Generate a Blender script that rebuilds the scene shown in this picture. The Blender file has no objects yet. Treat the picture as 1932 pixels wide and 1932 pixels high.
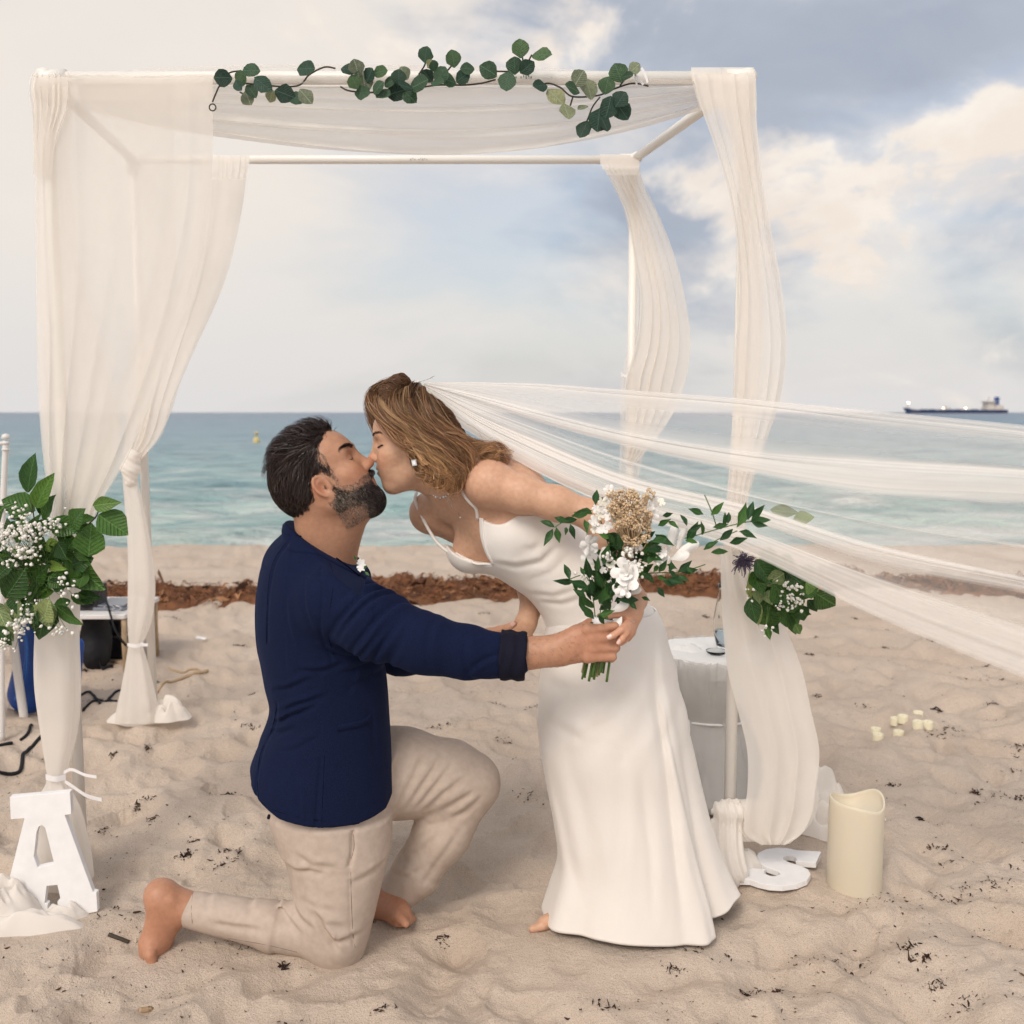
import bpy, math, random
import numpy as np
from mathutils import Matrix, Vector

random.seed(7)
RNG = np.random.default_rng(11)
scene = bpy.context.scene
COL = scene.collection
R = math.radians

# ------------------------------------------------------------------ camera
CAM_H = 1.25                      # eye height of the photographer
PITCH = math.atan(188 / 1837.6)   # looking slightly down
cam_data = bpy.data.cameras.new('camera')
cam = bpy.data.objects.new('camera', cam_data)
COL.objects.link(cam)
cam.location = (0, 0, CAM_H)
cam.rotation_euler = (math.pi / 2 - PITCH, 0, 0)
cam_data.sensor_width = 36
cam_data.lens = 36 * 1837.6 / 1932
cam_data.clip_start = 0.05
cam_data.clip_end = 60000
cam_data.dof.use_dof = True
cam_data.dof.focus_distance = 2.36
cam_data.dof.aperture_fstop = 4.0
scene.camera = cam

# ------------------------------------------------------------------ render settings
scene.render.engine = 'CYCLES'
scene.cycles.use_denoising = True
scene.cycles.use_adaptive_sampling = True
scene.cycles.adaptive_threshold = 0.025
scene.cycles.adaptive_min_samples = 16
scene.cycles.max_bounces = 8
scene.cycles.diffuse_bounces = 3
scene.cycles.transparent_max_bounces = 40
scene.cycles.transmission_bounces = 6
scene.cycles.sample_clamp_indirect = 4
scene.view_settings.view_transform = 'Standard'
scene.view_settings.look = 'None'
scene.view_settings.gamma = 1
scene.view_settings.exposure = EXPOSURE = 0.25
scene.view_settings.use_curve_mapping = False


def P(px, py, Y):
    """A point of the place, Y metres in front of the photographer."""
    x = (px - 966.0) / 1837.6
    u = (966.0 - py) / 1837.6
    cp, sp = math.cos(PITCH), math.sin(PITCH)
    s = Y / (cp + u * sp)
    return np.array([x * s, Y, CAM_H + (u * cp - sp) * s])


def ground(y):
    """The beach falls a little towards the photographer."""
    t = np.clip((y - 2.45) / 1.2, 0, 1)
    return -0.036 * (1 - t * t * (3 - 2 * t))


def PG(px, py, z=0.0):
    """The point of the level z seen at a place of the picture."""
    x = (px - 966.0) / 1837.6
    u = (966.0 - py) / 1837.6
    cp, sp = math.cos(PITCH), math.sin(PITCH)
    zz = z
    for _ in range(6):
        s = (zz - CAM_H) / (u * cp - sp)
        zz = z + ground(s * (cp + u * sp))
    return np.array([x * s, (cp + u * sp) * s, zz])


def direction(px, py):
    d = P(px, py, 1.0) - np.array([0, 0, CAM_H])
    return d / np.linalg.norm(d)


# ------------------------------------------------------------------ nodes
def nd(nt, typ, loc=None, **kw):
    n = nt.nodes.new(typ)
    for k, v in kw.items():
        if k.startswith('i_'):
            key = k[2:].replace('_', ' ')
            n.inputs[key].default_value = v
        else:
            setattr(n, k, v)
    return n


def ramp(nt, stops, interp='LINEAR'):
    n = nt.nodes.new('ShaderNodeValToRGB')
    n.color_ramp.interpolation = interp
    el = n.color_ramp.elements
    while len(el) < len(stops):
        el.new(0.5)
    for e, (p, c) in zip(el, stops):
        e.position = p
        e.color = (*c, 1) if len(c) == 3 else c
    return n


def math_n(nt, op, a, b=None, c=None, clamp=False):
    n = nt.nodes.new('ShaderNodeMath')
    n.operation = op
    n.use_clamp = clamp
    for i, v in enumerate((a, b, c)):
        if v is None:
            continue
        if isinstance(v, (int, float)):
            n.inputs[i].default_value = v
        else:
            nt.links.new(v, n.inputs[i])
    return n.outputs[0]


def vmath(nt, op, a, b=None):
    n = nt.nodes.new('ShaderNodeVectorMath')
    n.operation = op
    for i, v in enumerate((a, b)):
        if v is None:
            continue
        if isinstance(v, (tuple, list)):
            n.inputs[i].default_value = v
        else:
            nt.links.new(v, n.inputs[i])
    return n


def mixc(nt, fac, a, b, typ='MIX'):
    n = nt.nodes.new('ShaderNodeMix')
    n.data_type = 'RGBA'
    n.blend_type = typ
    for sock, v in ((n.inputs[0], fac), (n.inputs[6], a), (n.inputs[7], b)):
        if isinstance(v, (int, float)):
            sock.default_value = v
        elif isinstance(v, tuple):
            sock.default_value = (*v, 1) if len(v) == 3 else v
        else:
            nt.links.new(v, sock)
    return n.outputs[2]


# ------------------------------------------------------------------ world: hazy evening sky with broken cloud
SUN_EL, SUN_AZ = 44.0, 204.0      # low sun behind the photographer's left shoulder (azimuth from +Y to +X)
world = bpy.data.worlds.new('World')
scene.world = world
world.use_nodes = True
wt = world.node_tree
wt.nodes.clear()
w_out = nd(wt, 'ShaderNodeOutputWorld')
sky = nd(wt, 'ShaderNodeTexSky')
sky.sky_type = 'NISHITA'
sky.sun_disc = False
sky.sun_elevation = R(SUN_EL)
sky.sun_rotation = R(SUN_AZ)
sky.dust_density = 3.0
bg_sky = nd(wt, 'ShaderNodeBackground', i_Strength=0.13)
wt.links.new(sky.outputs[0], bg_sky.inputs[0])
tc = nd(wt, 'ShaderNodeTexCoord')
dirn = tc.outputs['Generated']
sep = nd(wt, 'ShaderNodeSeparateXYZ')
wt.links.new(dirn, sep.inputs[0])


def wnoise(scale, detail, rough, stretch, off=(0, 0, 0), dist=0.0):
    m = vmath(wt, 'MULTIPLY', dirn, stretch)
    a = vmath(wt, 'ADD', m.outputs[0], off)
    n = nd(wt, 'ShaderNodeTexNoise', i_Scale=scale, i_Detail=detail, i_Roughness=rough, i_Distortion=dist)
    wt.links.new(a.outputs[0], n.inputs['Vector'])
    return n.outputs['Fac']


def blob(px, py, sx, sy, amp):
    """A cloud bank standing in one direction of the sky: soft elliptical weight."""
    d0 = direction(px, py)
    s = vmath(wt, 'SUBTRACT', dirn, tuple(d0))
    s = vmath(wt, 'MULTIPLY', s.outputs[0], (1837.6 / sx, 1837.6 / sx, 1837.6 / sy))
    l = vmath(wt, 'LENGTH', s.outputs[0]).outputs['Value']
    g = math_n(wt, 'MULTIPLY', math_n(wt, 'MULTIPLY', l, l), -0.5)
    g = math_n(wt, 'EXPONENT', g)
    return math_n(wt, 'MULTIPLY', g, amp)


def wsum(items):
    a = items[0]
    for b in items[1:]:
        a = math_n(wt, 'ADD', a, b)
    return a


def smooth(v, lo, hi):
    n = nd(wt, 'ShaderNodeMapRange')
    n.interpolation_type = 'SMOOTHSTEP'
    n.inputs['From Min'].default_value = lo
    n.inputs['From Max'].default_value = hi
    wt.links.new(v, n.inputs['Value'])
    return n.outputs[0]


n_veil = wnoise(2.2, 6, 0.55, (1, 1, 2.6), (3.1, 0.4, 1.7), 0.4)
n_puff = wnoise(5.5, 9, 0.56, (1, 1, 1.5), (1.3, 2.2, 0.3), 0.5)
n_det = wnoise(17.0, 8, 0.6, (1, 1, 1.3), (5.3, 0.2, 2.3), 0.3)
n_dark = wnoise(3.2, 7, 0.55, (1, 1, 2.0), (7.3, 1.2, 4.4), 0.4)
# thin high veil nearly everywhere, blue showing through in streaks
veil = smooth(wsum([n_veil, math_n(wt, 'MULTIPLY', sep.outputs[2], -0.25),
                    blob(250, 350, 420, 420, 0.22), blob(250, 60, 330, 200, 0.14), blob(700, 450, 260, 70, -0.16), blob(1000, 430, 200, 60, -0.10), blob(600, 530, 200, 40, -0.10)]), 0.30, 0.62)
# slate coloured bank
dark = smooth(wsum([n_dark, blob(1620, 60, 330, 110, 0.42), blob(1340, 400, 170, 130, 0.17), blob(1500, 470, 120, 40, 0.10),
                    blob(930, 30, 180, 60, 0.14), blob(1700, 640, 460, 90, 0.10), blob(330, 350, 420, 420, -0.2)]), 0.52, 0.76)
# cream cumulus
puff = smooth(wsum([n_puff, math_n(wt, 'MULTIPLY', n_det, 0.22), blob(1790, 330, 200, 110, 0.15), blob(1900, 200, 80, 60, 0.10), blob(1180, 70, 120, 60, 0.15),
                    blob(570, 50, 120, 50, 0.15), blob(1700, 480, 200, 40, 0.10), blob(1290, 360, 90, 34, 0.11), blob(1560, 250, 60, 40, 0.08),
                    blob(820, 400, 80, 30, 0.16), blob(600, 390, 90, 26, 0.12), blob(1000, 330, 100, 30, 0.12), blob(700, 560, 180, 24, 0.11), blob(1100, 620, 180, 24, 0.10), blob(1600, 70, 260, 80, -0.3), blob(300, 400, 300, 300, -0.15)]), 0.635, 0.80)
n_fine = wnoise(9, 8, 0.6, (1, 1, 1.6), (0.2, 8.2, 3.3))
veil_col = mixc(wt, n_fine, (0.90, 0.82, 0.735), (0.79, 0.755, 0.72))
low = smooth(sep.outputs[2], 0.20, 0.0)
veil_col = mixc(wt, low, veil_col, (0.745, 0.725, 0.715))
dark_col = mixc(wt, n_puff, (0.32, 0.365, 0.455), (0.54, 0.575, 0.64))
puff_col = mixc(wt, smooth(n_fine, 0.35, 0.68), (0.88, 0.775, 0.685), (0.98, 0.905, 0.82))
c1 = mixc(wt, dark, veil_col, dark_col)
c2 = mixc(wt, math_n(wt, 'MULTIPLY', puff, 0.92), c1, puff_col)
cover = math_n(wt, 'MAXIMUM', math_n(wt, 'MAXIMUM', math_n(wt, 'MULTIPLY', dark, 0.96), puff),
               math_n(wt, 'ADD', math_n(wt, 'MULTIPLY', veil, 0.47), 0.52))
cover = math_n(wt, 'MAXIMUM', cover, math_n(wt, 'MULTIPLY', smooth(sep.outputs[2], 0.16, 0.0), 0.93), clamp=True)
bg_cloud = nd(wt, 'ShaderNodeBackground', i_Strength=0.86)
wt.links.new(c2, bg_cloud.inputs[0])
mx = nd(wt, 'ShaderNodeMixShader')
wt.links.new(cover, mx.inputs[0])
wt.links.new(bg_sky.outputs[0], mx.inputs[1])
wt.links.new(bg_cloud.outputs[0], mx.inputs[2])
wt.links.new(mx.outputs[0], w_out.inputs[0])

# ------------------------------------------------------------------ sun: low, veiled by cloud, behind the photographer
sun_data = bpy.data.lights.new('sun', 'SUN')
sun_data.energy = 1.5
sun_data.angle = R(23)
sun_data.color = (1.0, 0.925, 0.83)
sun = bpy.data.objects.new('sun', sun_data)
COL.objects.link(sun)
sd = Vector((math.sin(R(SUN_AZ)) * math.cos(R(SUN_EL)), math.cos(R(SUN_AZ)) * math.cos(R(SUN_EL)), math.sin(R(SUN_EL))))
sun.rotation_euler = sd.to_track_quat('Z', 'Y').to_euler()
sun.location = (-2, -3, 6)

# ------------------------------------------------------------------ scene helpers
ORG = {}


def mesh_obj(name, verts, faces, mat=None, parent=None, smooth=True, loc=None, colors=None):
    """One mesh object. verts are world coordinates; the object's origin is loc or its parent's origin."""
    me = bpy.data.meshes.new(name)
    verts = np.asarray(verts, dtype=np.float64).reshape(-1, 3)
    if parent is not None:
        o0 = ORG[parent.name]
    else:
        o0 = np.array(loc if loc is not None else (0, 0, 0), dtype=float)
    v = verts - o0
    if isinstance(faces, np.ndarray):
        n, k = faces.shape
        me.vertices.add(len(v))
        me.vertices.foreach_set('co', v.astype(np.float32).ravel())
        me.loops.add(n * k)
        me.loops.foreach_set('vertex_index', faces.astype(np.int32).ravel())
        me.polygons.add(n)
        me.polygons.foreach_set('loop_start', np.arange(0, n * k, k, dtype=np.int32))
        me.polygons.foreach_set('loop_total', np.full(n, k, dtype=np.int32))
        me.update(calc_edges=True)
        me.validate()
    else:
        me.from_pydata([tuple(p) for p in v], [], [tuple(int(i) for i in f) for f in faces])
        me.update()
    if smooth:
        me.polygons.foreach_set('use_smooth', np.ones(len(me.polygons), dtype=bool))
    if colors is not None:
        at = me.color_attributes.new('tint', 'FLOAT_COLOR', 'POINT')
        c = np.ones((len(v), 4), dtype=np.float32)
        c[:, :3] = colors
        at.data.foreach_set('color', c.ravel())
    ob = bpy.data.objects.new(name, me)
    COL.objects.link(ob)
    if mat is not None:
        me.materials.append(mat)
    if parent is not None:
        ob.parent = parent
    else:
        ob.location = tuple(o0)
    ORG[ob.name] = o0
    return ob


def thing(name, loc, label, cat, group=None):
    o = bpy.data.objects.new(name, None)
    COL.objects.link(o)
    o.location = tuple(float(a) for a in loc)
    o.empty_display_size = 0.05
    ORG[o.name] = np.array(loc, dtype=float)
    return tag(o, label, cat, group)


def tag(o, label, cat, group=None):
    o['label'] = label
    o['category'] = cat
    if group:
        o['group'] = group
    return o


def kind(o, k):
    o['kind'] = k
    return o


class MB:
    """Collects polygons into one mesh."""

    def __init__(self):
        self.v, self.f, self.n, self.c = [], [], 0, []

    def add(self, v, f, color=None):
        v = np.asarray(v, dtype=float).reshape(-1, 3)
        self.v.append(v)
        for q in f:
            self.f.append(tuple(int(i) + self.n for i in q))
        if color is not None:
            self.c.append(np.tile(np.asarray(color, float), (len(v), 1)) if np.ndim(color) == 1 else np.asarray(color))
        self.n += len(v)
        return self

    def tube(self, pts, r, n=8, caps=True, color=None, flat=None):
        v, f = tube_mesh(pts, r, n, caps)
        return self.add(v, f, color)

    def box(self, c, s, rot=None):
        h = np.array(s, float) / 2
        v = np.array([[x, y, z] for x in (-1, 1) for y in (-1, 1) for z in (-1, 1)]) * h
        if rot is not None:
            v = v @ np.array(rot).T
        f = [(0, 1, 3, 2), (4, 6, 7, 5), (0, 4, 5, 1), (2, 3, 7, 6), (0, 2, 6, 4), (1, 5, 7, 3)]
        return self.add(v + np.array(c), f)

    def build(self, name, mat, parent=None, smooth=True, loc=None):
        cols = np.concatenate(self.c) if self.c else None
        return mesh_obj(name, np.concatenate(self.v), self.f, mat, parent, smooth, loc, cols)


def tube_mesh(pts, r, n=8, caps=True):
    pts = np.asarray(pts, float)
    m = len(pts)
    r = np.broadcast_to(np.asarray(r, float), (m,)) if np.ndim(r) < 2 else r
    t = np.gradient(pts, axis=0)
    t /= np.maximum(np.linalg.norm(t, axis=1, keepdims=True), 1e-9)
    ref = np.array([0, 0, 1.0]) if abs(t[0][2]) < 0.9 else np.array([0, 1.0, 0])
    a = np.cross(t[0], ref)
    a /= np.linalg.norm(a)
    ang = np.arange(n) * 2 * math.pi / n
    ca, sa = np.cos(ang), np.sin(ang)
    V = []
    for i in range(m):
        a = a - t[i] * np.dot(a, t[i])
        a /= max(np.linalg.norm(a), 1e-9)
        b = np.cross(t[i], a)
        V.append(pts[i] + r[i] * (ca[:, None] * a + sa[:, None] * b))
    V = np.concatenate(V)
    F = []
    for i in range(m - 1):
        for j in range(n):
            k = (j + 1) % n
            F.append((i * n + j, i * n + k, (i + 1) * n + k, (i + 1) * n + j))
    if caps:
        F.append(tuple(range(n - 1, -1, -1)))
        F.append(tuple(range((m - 1) * n, m * n)))
    return V, F


def spline(pts, n):
    """Catmull-Rom through rows of pts (any dimension), n samples."""
    pts = np.asarray(pts, float)
    m = len(pts)
    t = np.linspace(0, m - 1, n)
    i = np.clip(t.astype(int), 0, m - 2)
    u = (t - i)[:, None]
    p0 = pts[np.clip(i - 1, 0, m - 1)]
    p1, p2 = pts[i], pts[i + 1]
    p3 = pts[np.clip(i + 2, 0, m - 1)]
    return 0.5 * ((2 * p1) + (-p0 + p2) * u + (2 * p0 - 5 * p1 + 4 * p2 - p3) * u ** 2 + (-p0 + 3 * p1 - 3 * p2 + p3) * u ** 3)


def table(rows, q):
    """Smooth interpolation of table rows (first column is the key) at keys q."""
    rows = np.asarray(rows, float)
    k = rows[:, 0]
    q = np.asarray(q, float)
    out = np.zeros((len(q), rows.shape[1] - 1))
    i = np.clip(np.searchsorted(k, q) - 1, 0, len(k) - 2)
    u = np.clip((q - k[i]) / (k[i + 1] - k[i]), 0, 1)[:, None]
    d = np.gradient(rows[:, 1:], k, axis=0)
    h = (k[i + 1] - k[i])[:, None]
    a, b = rows[i, 1:], rows[i + 1, 1:]
    return (2 * u ** 3 - 3 * u ** 2 + 1) * a + (u ** 3 - 2 * u ** 2 + u) * h * d[i] + (-2 * u ** 3 + 3 * u ** 2) * b + (u ** 3 - u ** 2) * h * d[i + 1]


def grid_faces(nu, nv, closed=False):
    i = np.arange(nu - 1)[:, None]
    j = np.arange(nv if closed else nv - 1)[None, :]
    k = (j + 1) % nv
    f = np.stack([i * nv + j + 0 * k, i * nv + k + 0 * j, (i + 1) * nv + k, (i + 1) * nv + j], axis=-1)
    return f.reshape(-1, 4)


# ------------------------------------------------------------------ noise on arrays
def _hash(ix, iy, iz, seed):
    h = (ix.astype(np.int64) * 374761393 + iy.astype(np.int64) * 668265263 + iz.astype(np.int64) * 2147483647 + seed * 974711) & 0xFFFFFFFF
    h = ((h ^ (h >> 13)) * 1274126177) & 0xFFFFFFFF
    h = ((h ^ (h >> 16)) * 2246822519) & 0xFFFFFFFF
    return ((h ^ (h >> 15)) & 0xFFFF) / 65535.0


def vnoise(p, seed=0):
    """Smooth value noise in -1..1 on points (N,3)."""
    p = np.asarray(p, float)
    i = np.floor(p).astype(np.int64)
    f = p - i
    f = f * f * f * (f * (f * 6 - 15) + 10)
    r = 0
    for a in (0, 1):
        for b in (0, 1):
            for c in (0, 1):
                w = (f[:, 0] if a else 1 - f[:, 0]) * (f[:, 1] if b else 1 - f[:, 1]) * (f[:, 2] if c else 1 - f[:, 2])
                r = r + w * _hash(i[:, 0] + a, i[:, 1] + b, i[:, 2] + c, seed)
    return r * 2 - 1


def fbm(p, octaves=4, seed=0, rough=0.5):
    a, s, r = 1.0, 1.0, 0
    for o in range(octaves):
        r = r + a * vnoise(p * s + o * 17.3, seed + o)
        a *= rough
        s *= 2.03
    return r


# ------------------------------------------------------------------ implicit bodies: smooth unions meshed on a sparse grid
class Body:
    def __init__(self):
        self.ops = []

    def _add(self, fn, lo, hi, k, mode):
        self.ops.append((fn, np.asarray(lo, float), np.asarray(hi, float), k, mode))
        return self

    def cone(self, a, b, ra, rb, k=0.02, mode='u', squash=None, flat=False):
        """Round cone a-b. squash=(axis, factor): thinner or thicker along a world axis. flat=True: ends cut straight."""
        a, b = np.asarray(a, float), np.asarray(b, float)
        if squash is not None:
            ax = np.asarray(squash[0], float)
            ax /= np.linalg.norm(ax)
            fac = squash[1]
        d = b - a
        L2 = d @ d
        L = math.sqrt(L2)

        def fn(p):
            q = p - a
            if squash is not None:
                c = q @ ax
                t = np.clip((q @ d) / L2, 0, 1)
                q2 = q - t[:, None] * d
                s = q2 @ ax
                q2 = q2 + ((1 / fac - 1) * s)[:, None] * ax
                dist = np.linalg.norm(q2, axis=1)
                r = ra + (rb - ra) * t
                out = (dist - r) * min(1, fac)
            else:
                t = np.clip((q @ d) / L2, 0, 1)
                dist = np.linalg.norm(q - t[:, None] * d, axis=1)
                out = dist - (ra + (rb - ra) * t)
            if flat:
                tt = (q @ d) / L
                out = np.maximum(out, np.maximum(-tt, tt - L))
            return out
        m = max(ra, rb) * (1 if squash is None else max(1, squash[1])) + 0.005
        return self._add(fn, np.minimum(a, b) - m, np.maximum(a, b) + m, k, mode)

    def chain(self, pts, rs, k=0.02, mode='u', squash=None):
        for i in range(len(pts) - 1):
            self.cone(pts[i], pts[i + 1], rs[i], rs[i + 1], k, mode, squash)
        return self

    def ell(self, c, r, rot=None, k=0.02, mode='u'):
        c, r = np.asarray(c, float), np.asarray(r, float)
        M = np.eye(3) if rot is None else np.asarray(rot, float)      # columns: local axes

        def fn(p):
            q = (p - c) @ M
            k0 = np.linalg.norm(q / r, axis=1)
            k1 = np.linalg.norm(q / (r * r), axis=1)
            return k0 * (k0 - 1.0) / np.maximum(k1, 1e-6)
        m = np.abs(M) @ r + 0.005
        return self._add(fn, c - m, c + m, k, mode)

    def stack(self, rows, yaw=0.0, k=0.02, mode='u', power=2.0):
        """Upright lofted volume. rows: z, cx, cy, half a (along yaw), half b."""
        rows = np.asarray(rows, float)
        rows = rows[np.argsort(rows[:, 0])]
        c, s = math.cos(yaw), math.sin(yaw)
        z0, z1 = rows[0, 0], rows[-1, 0]

        def fn(p):
            t = table(rows, np.clip(p[:, 2], z0, z1))
            x, y = p[:, 0] - t[:, 0], p[:, 1] - t[:, 1]
            u, v = x * c + y * s, -x * s + y * c
            a, b = np.maximum(t[:, 2], 1e-3), np.maximum(t[:, 3], 1e-3)
            q = (np.abs(u / a) ** power + np.abs(v / b) ** power) ** (1 / power)
            g = np.sqrt((u / a ** 2) ** 2 + (v / b ** 2) ** 2)
            d = np.where(q > 1e-4, (q - 1) * q / np.maximum(g, 1e-6), -np.minimum(a, b))
            d = np.maximum(d, -np.minimum(a, b))
            dz = np.maximum(z0 - p[:, 2], p[:, 2] - z1)
            return np.maximum(d, dz)
        m = max(rows[:, 3].max(), rows[:, 4].max()) + 0.01
        lo = np.array([rows[:, 1].min() - m, rows[:, 2].min() - m, z0 - 0.005])
        hi = np.array([rows[:, 1].max() + m, rows[:, 2].max() + m, z1 + 0.005])
        return self._add(fn, lo, hi, k, mode)

    def warp(self, fn, lo, hi):
        """Adds fn(p) to the field inside a box: folds, creases."""
        return self._add(fn, lo, hi, 0.0, 'w')

    def cut(self, fn, k=0.004):
        return self._add(fn, (-9,) * 3, (9,) * 3, k, 'i')

    def field(self, p, near=0.03, ops=None):
        f = np.full(len(p), 0.25)
        for fn, lo, hi, k, mode in (self.ops if ops is None else ops):
            pad = k + 0.004 if mode != 'w' else 0.0
            l_, h_ = lo - pad, hi + pad
            m = (p[:, 0] >= l_[0]) & (p[:, 0] <= h_[0])
            m &= (p[:, 1] >= l_[1]) & (p[:, 1] <= h_[1])
            m &= (p[:, 2] >= l_[2]) & (p[:, 2] <= h_[2])
            idx = np.nonzero(m)[0]
            if not len(idx):
                continue
            if mode == 'w':
                idx = idx[np.abs(f[idx]) < near]
                if not len(idx):
                    continue
            d = fn(p[idx])
            a = f[idx]
            if mode == 'w':
                f[idx] = a + d
            elif mode == 'u':
                h = np.maximum(k - np.abs(a - d), 0) / k if k > 0 else 0
                f[idx] = np.minimum(a, d) - h * h * k * 0.25
            elif mode == 's':
                h = np.maximum(k - np.abs(a + d), 0) / k if k > 0 else 0
                f[idx] = np.maximum(a, -d) + h * h * k * 0.25
            else:
                h = np.maximum(k - np.abs(a - d), 0) / k if k > 0 else 0
                f[idx] = np.maximum(a, d) + h * h * k * 0.25
        return f

    def bounds(self):
        lo = np.min([o[1] for o in self.ops if o[4] == 'u'], axis=0) - 0.03
        hi = np.max([o[2] for o in self.ops if o[4] == 'u'], axis=0) + 0.03
        return lo, hi

    def mesh(self, h=0.003, smooth_it=1):
        lo, hi = self.bounds()
        B = 8
        bs = B * h
        nb = np.ceil((hi - lo) / bs).astype(int)
        g = np.stack(np.meshgrid(*[np.arange(n) for n in nb], indexing='ij'), -1).reshape(-1, 3)
        f = self.field(lo + (g + 0.5) * bs, 0.0)
        keep = g[np.abs(f) < bs * 1.35]
        ar = np.arange(B + 1)
        loc = np.stack(np.meshgrid(ar, ar, ar, indexing='ij'), -1).reshape(-1, 3)
        vals = np.empty((len(keep), B + 1, B + 1, B + 1), dtype=np.float32)
        sup = keep // 4
        key_ = (sup[:, 0] * 4096 + sup[:, 1]) * 4096 + sup[:, 2]
        keep = keep[np.argsort(key_, kind='stable')]
        key_ = np.sort(key_)
        cuts = np.concatenate([[0], np.nonzero(np.diff(key_))[0] + 1, [len(keep)]])
        for s, e in zip(cuts[:-1], cuts[1:]):
            kb = keep[s:e]
            pts = (kb[:, None, :] * B + loc[None]).reshape(-1, 3) * h + lo
            p0, p1 = pts.min(0), pts.max(0)
            sub = [o for o in self.ops if np.all(o[1] - o[3] - 0.004 <= p1) and np.all(o[2] + o[3] + 0.004 >= p0)]
            vals[s:e] = self.field(pts, h * 3.0, sub).reshape(-1, B + 1, B + 1, B + 1)
        N = nb * B + 2
        neg = vals < 0
        cnt = np.zeros((len(keep), B, B, B), dtype=np.int8)
        for a in (0, 1):
            for b in (0, 1):
                for c in (0, 1):
                    cnt += neg[:, a:a + B, b:b + B, c:c + B]
        act = (cnt > 0) & (cnt < 8)
        bi, ci, cj, ck = np.nonzero(act)
        cell = keep[bi] * B + np.stack([ci, cj, ck], 1)
        cv = np.stack([vals[bi, ci + a, cj + b, ck + c] for a in (0, 1) for b in (0, 1) for c in (0, 1)], 1).astype(np.float64)
        corner = np.array([(a, b, c) for a in (0, 1) for b in (0, 1) for c in (0, 1)], float)
        acc = np.zeros((len(bi), 3))
        num = np.zeros(len(bi))
        for i in range(8):
            for j in range(i + 1, 8):
                if np.abs(corner[i] - corner[j]).sum() != 1:
                    continue
                m = (cv[:, i] < 0) != (cv[:, j] < 0)
                t = cv[:, i] / np.where(m, cv[:, i] - cv[:, j], 1)
                pt = corner[i] + t[:, None] * (corner[j] - corner[i])
                acc[m] += pt[m]
                num[m] += 1
        V = lo + (cell + acc / num[:, None]) * h
        key = (cell[:, 0] * N[1] + cell[:, 1]) * N[2] + cell[:, 2]
        order = np.argsort(key)
        skey = key[order]

        def find(c):
            q = (c[:, 0] * N[1] + c[:, 1]) * N[2] + c[:, 2]
            i = np.clip(np.searchsorted(skey, q), 0, len(skey) - 1)
            return np.where(skey[i] == q, order[i], -1)
        F = []
        own = neg[:, :B, :B, :B]
        for ax in range(3):
            sl = [slice(0, B)] * 3
            sl[ax] = slice(1, B + 1)
            nx = neg[:, sl[0], sl[1], sl[2]]
            b_, i_, j_, k_ = np.nonzero(own != nx)
            base = keep[b_] * B + np.stack([i_, j_, k_], 1)
            o = np.eye(3, dtype=int)[(ax + 1) % 3]
            q = np.eye(3, dtype=int)[(ax + 2) % 3]
            quad = np.stack([find(base - o - q), find(base - q), find(base), find(base - o)], 1)
            flip = ~own[b_, i_, j_, k_]
            quad[flip] = quad[flip][:, ::-1]
            F.append(quad[(quad >= 0).all(1)])
        F = np.concatenate(F)
        for _ in range(smooth_it):
            s = np.zeros_like(V)
            n = np.zeros(len(V))
            for a in range(4):
                i, j = F[:, a], F[:, (a + 1) % 4]
                for c in range(3):
                    s[:, c] += np.bincount(i, V[j, c], len(V)) + np.bincount(j, V[i, c], len(V))
                n += np.bincount(i, minlength=len(V)) + np.bincount(j, minlength=len(V))
            V = V * 0.5 + 0.5 * s / np.maximum(n, 1)[:, None]
        return V, F

    def grad(self, p, e=0.002):
        g = np.zeros_like(p)
        for a in range(3):
            d = np.zeros(3)
            d[a] = e
            g[:, a] = self.field(p + d) - self.field(p - d)
        return g / np.maximum(np.linalg.norm(g, axis=1, keepdims=True), 1e-9)

    def project(self, p, it=3):
        for _ in range(it):
            p = p - self.field(p)[:, None] * self.grad(p)
        return p


def frame_rot(f, u):
    """Columns forward, left, up."""
    f = np.asarray(f, float) / np.linalg.norm(f)
    u = np.asarray(u, float)
    u = u - f * (u @ f)
    u /= np.linalg.norm(u)
    return np.stack([f, np.cross(u, f), u], 1)


# ------------------------------------------------------------------ materials
def principled(name, color=(0.8, 0.8, 0.8), rough=0.6, spec=0.5, **kw):
    m = bpy.data.materials.new(name)
    m.use_nodes = True
    b = m.node_tree.nodes['Principled BSDF']
    b.inputs['Base Color'].default_value = (*color, 1)
    b.inputs['Roughness'].default_value = rough
    b.inputs['Specular IOR Level'].default_value = spec
    for k, v in kw.items():
        b.inputs[k.replace('_', ' ')].default_value = v
    return m


def bump_noise(m, scale, strength, dist=0.002, detail=4, stretch=(1, 1, 1), coord='Object'):
    nt = m.node_tree
    b = nt.nodes['Principled BSDF']
    t = nd(nt, 'ShaderNodeTexCoord')
    mp = nd(nt, 'ShaderNodeMapping')
    mp.inputs['Scale'].default_value = stretch
    nt.links.new(t.outputs[coord], mp.inputs[0])
    n = nd(nt, 'ShaderNodeTexNoise', i_Scale=scale, i_Detail=detail)
    nt.links.new(mp.outputs[0], n.inputs['Vector'])
    bm = nd(nt, 'ShaderNodeBump', i_Strength=strength, i_Distance=dist)
    nt.links.new(n.outputs['Fac'], bm.inputs['Height'])
    nt.links.new(bm.outputs[0], b.inputs['Normal'])
    return n


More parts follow.
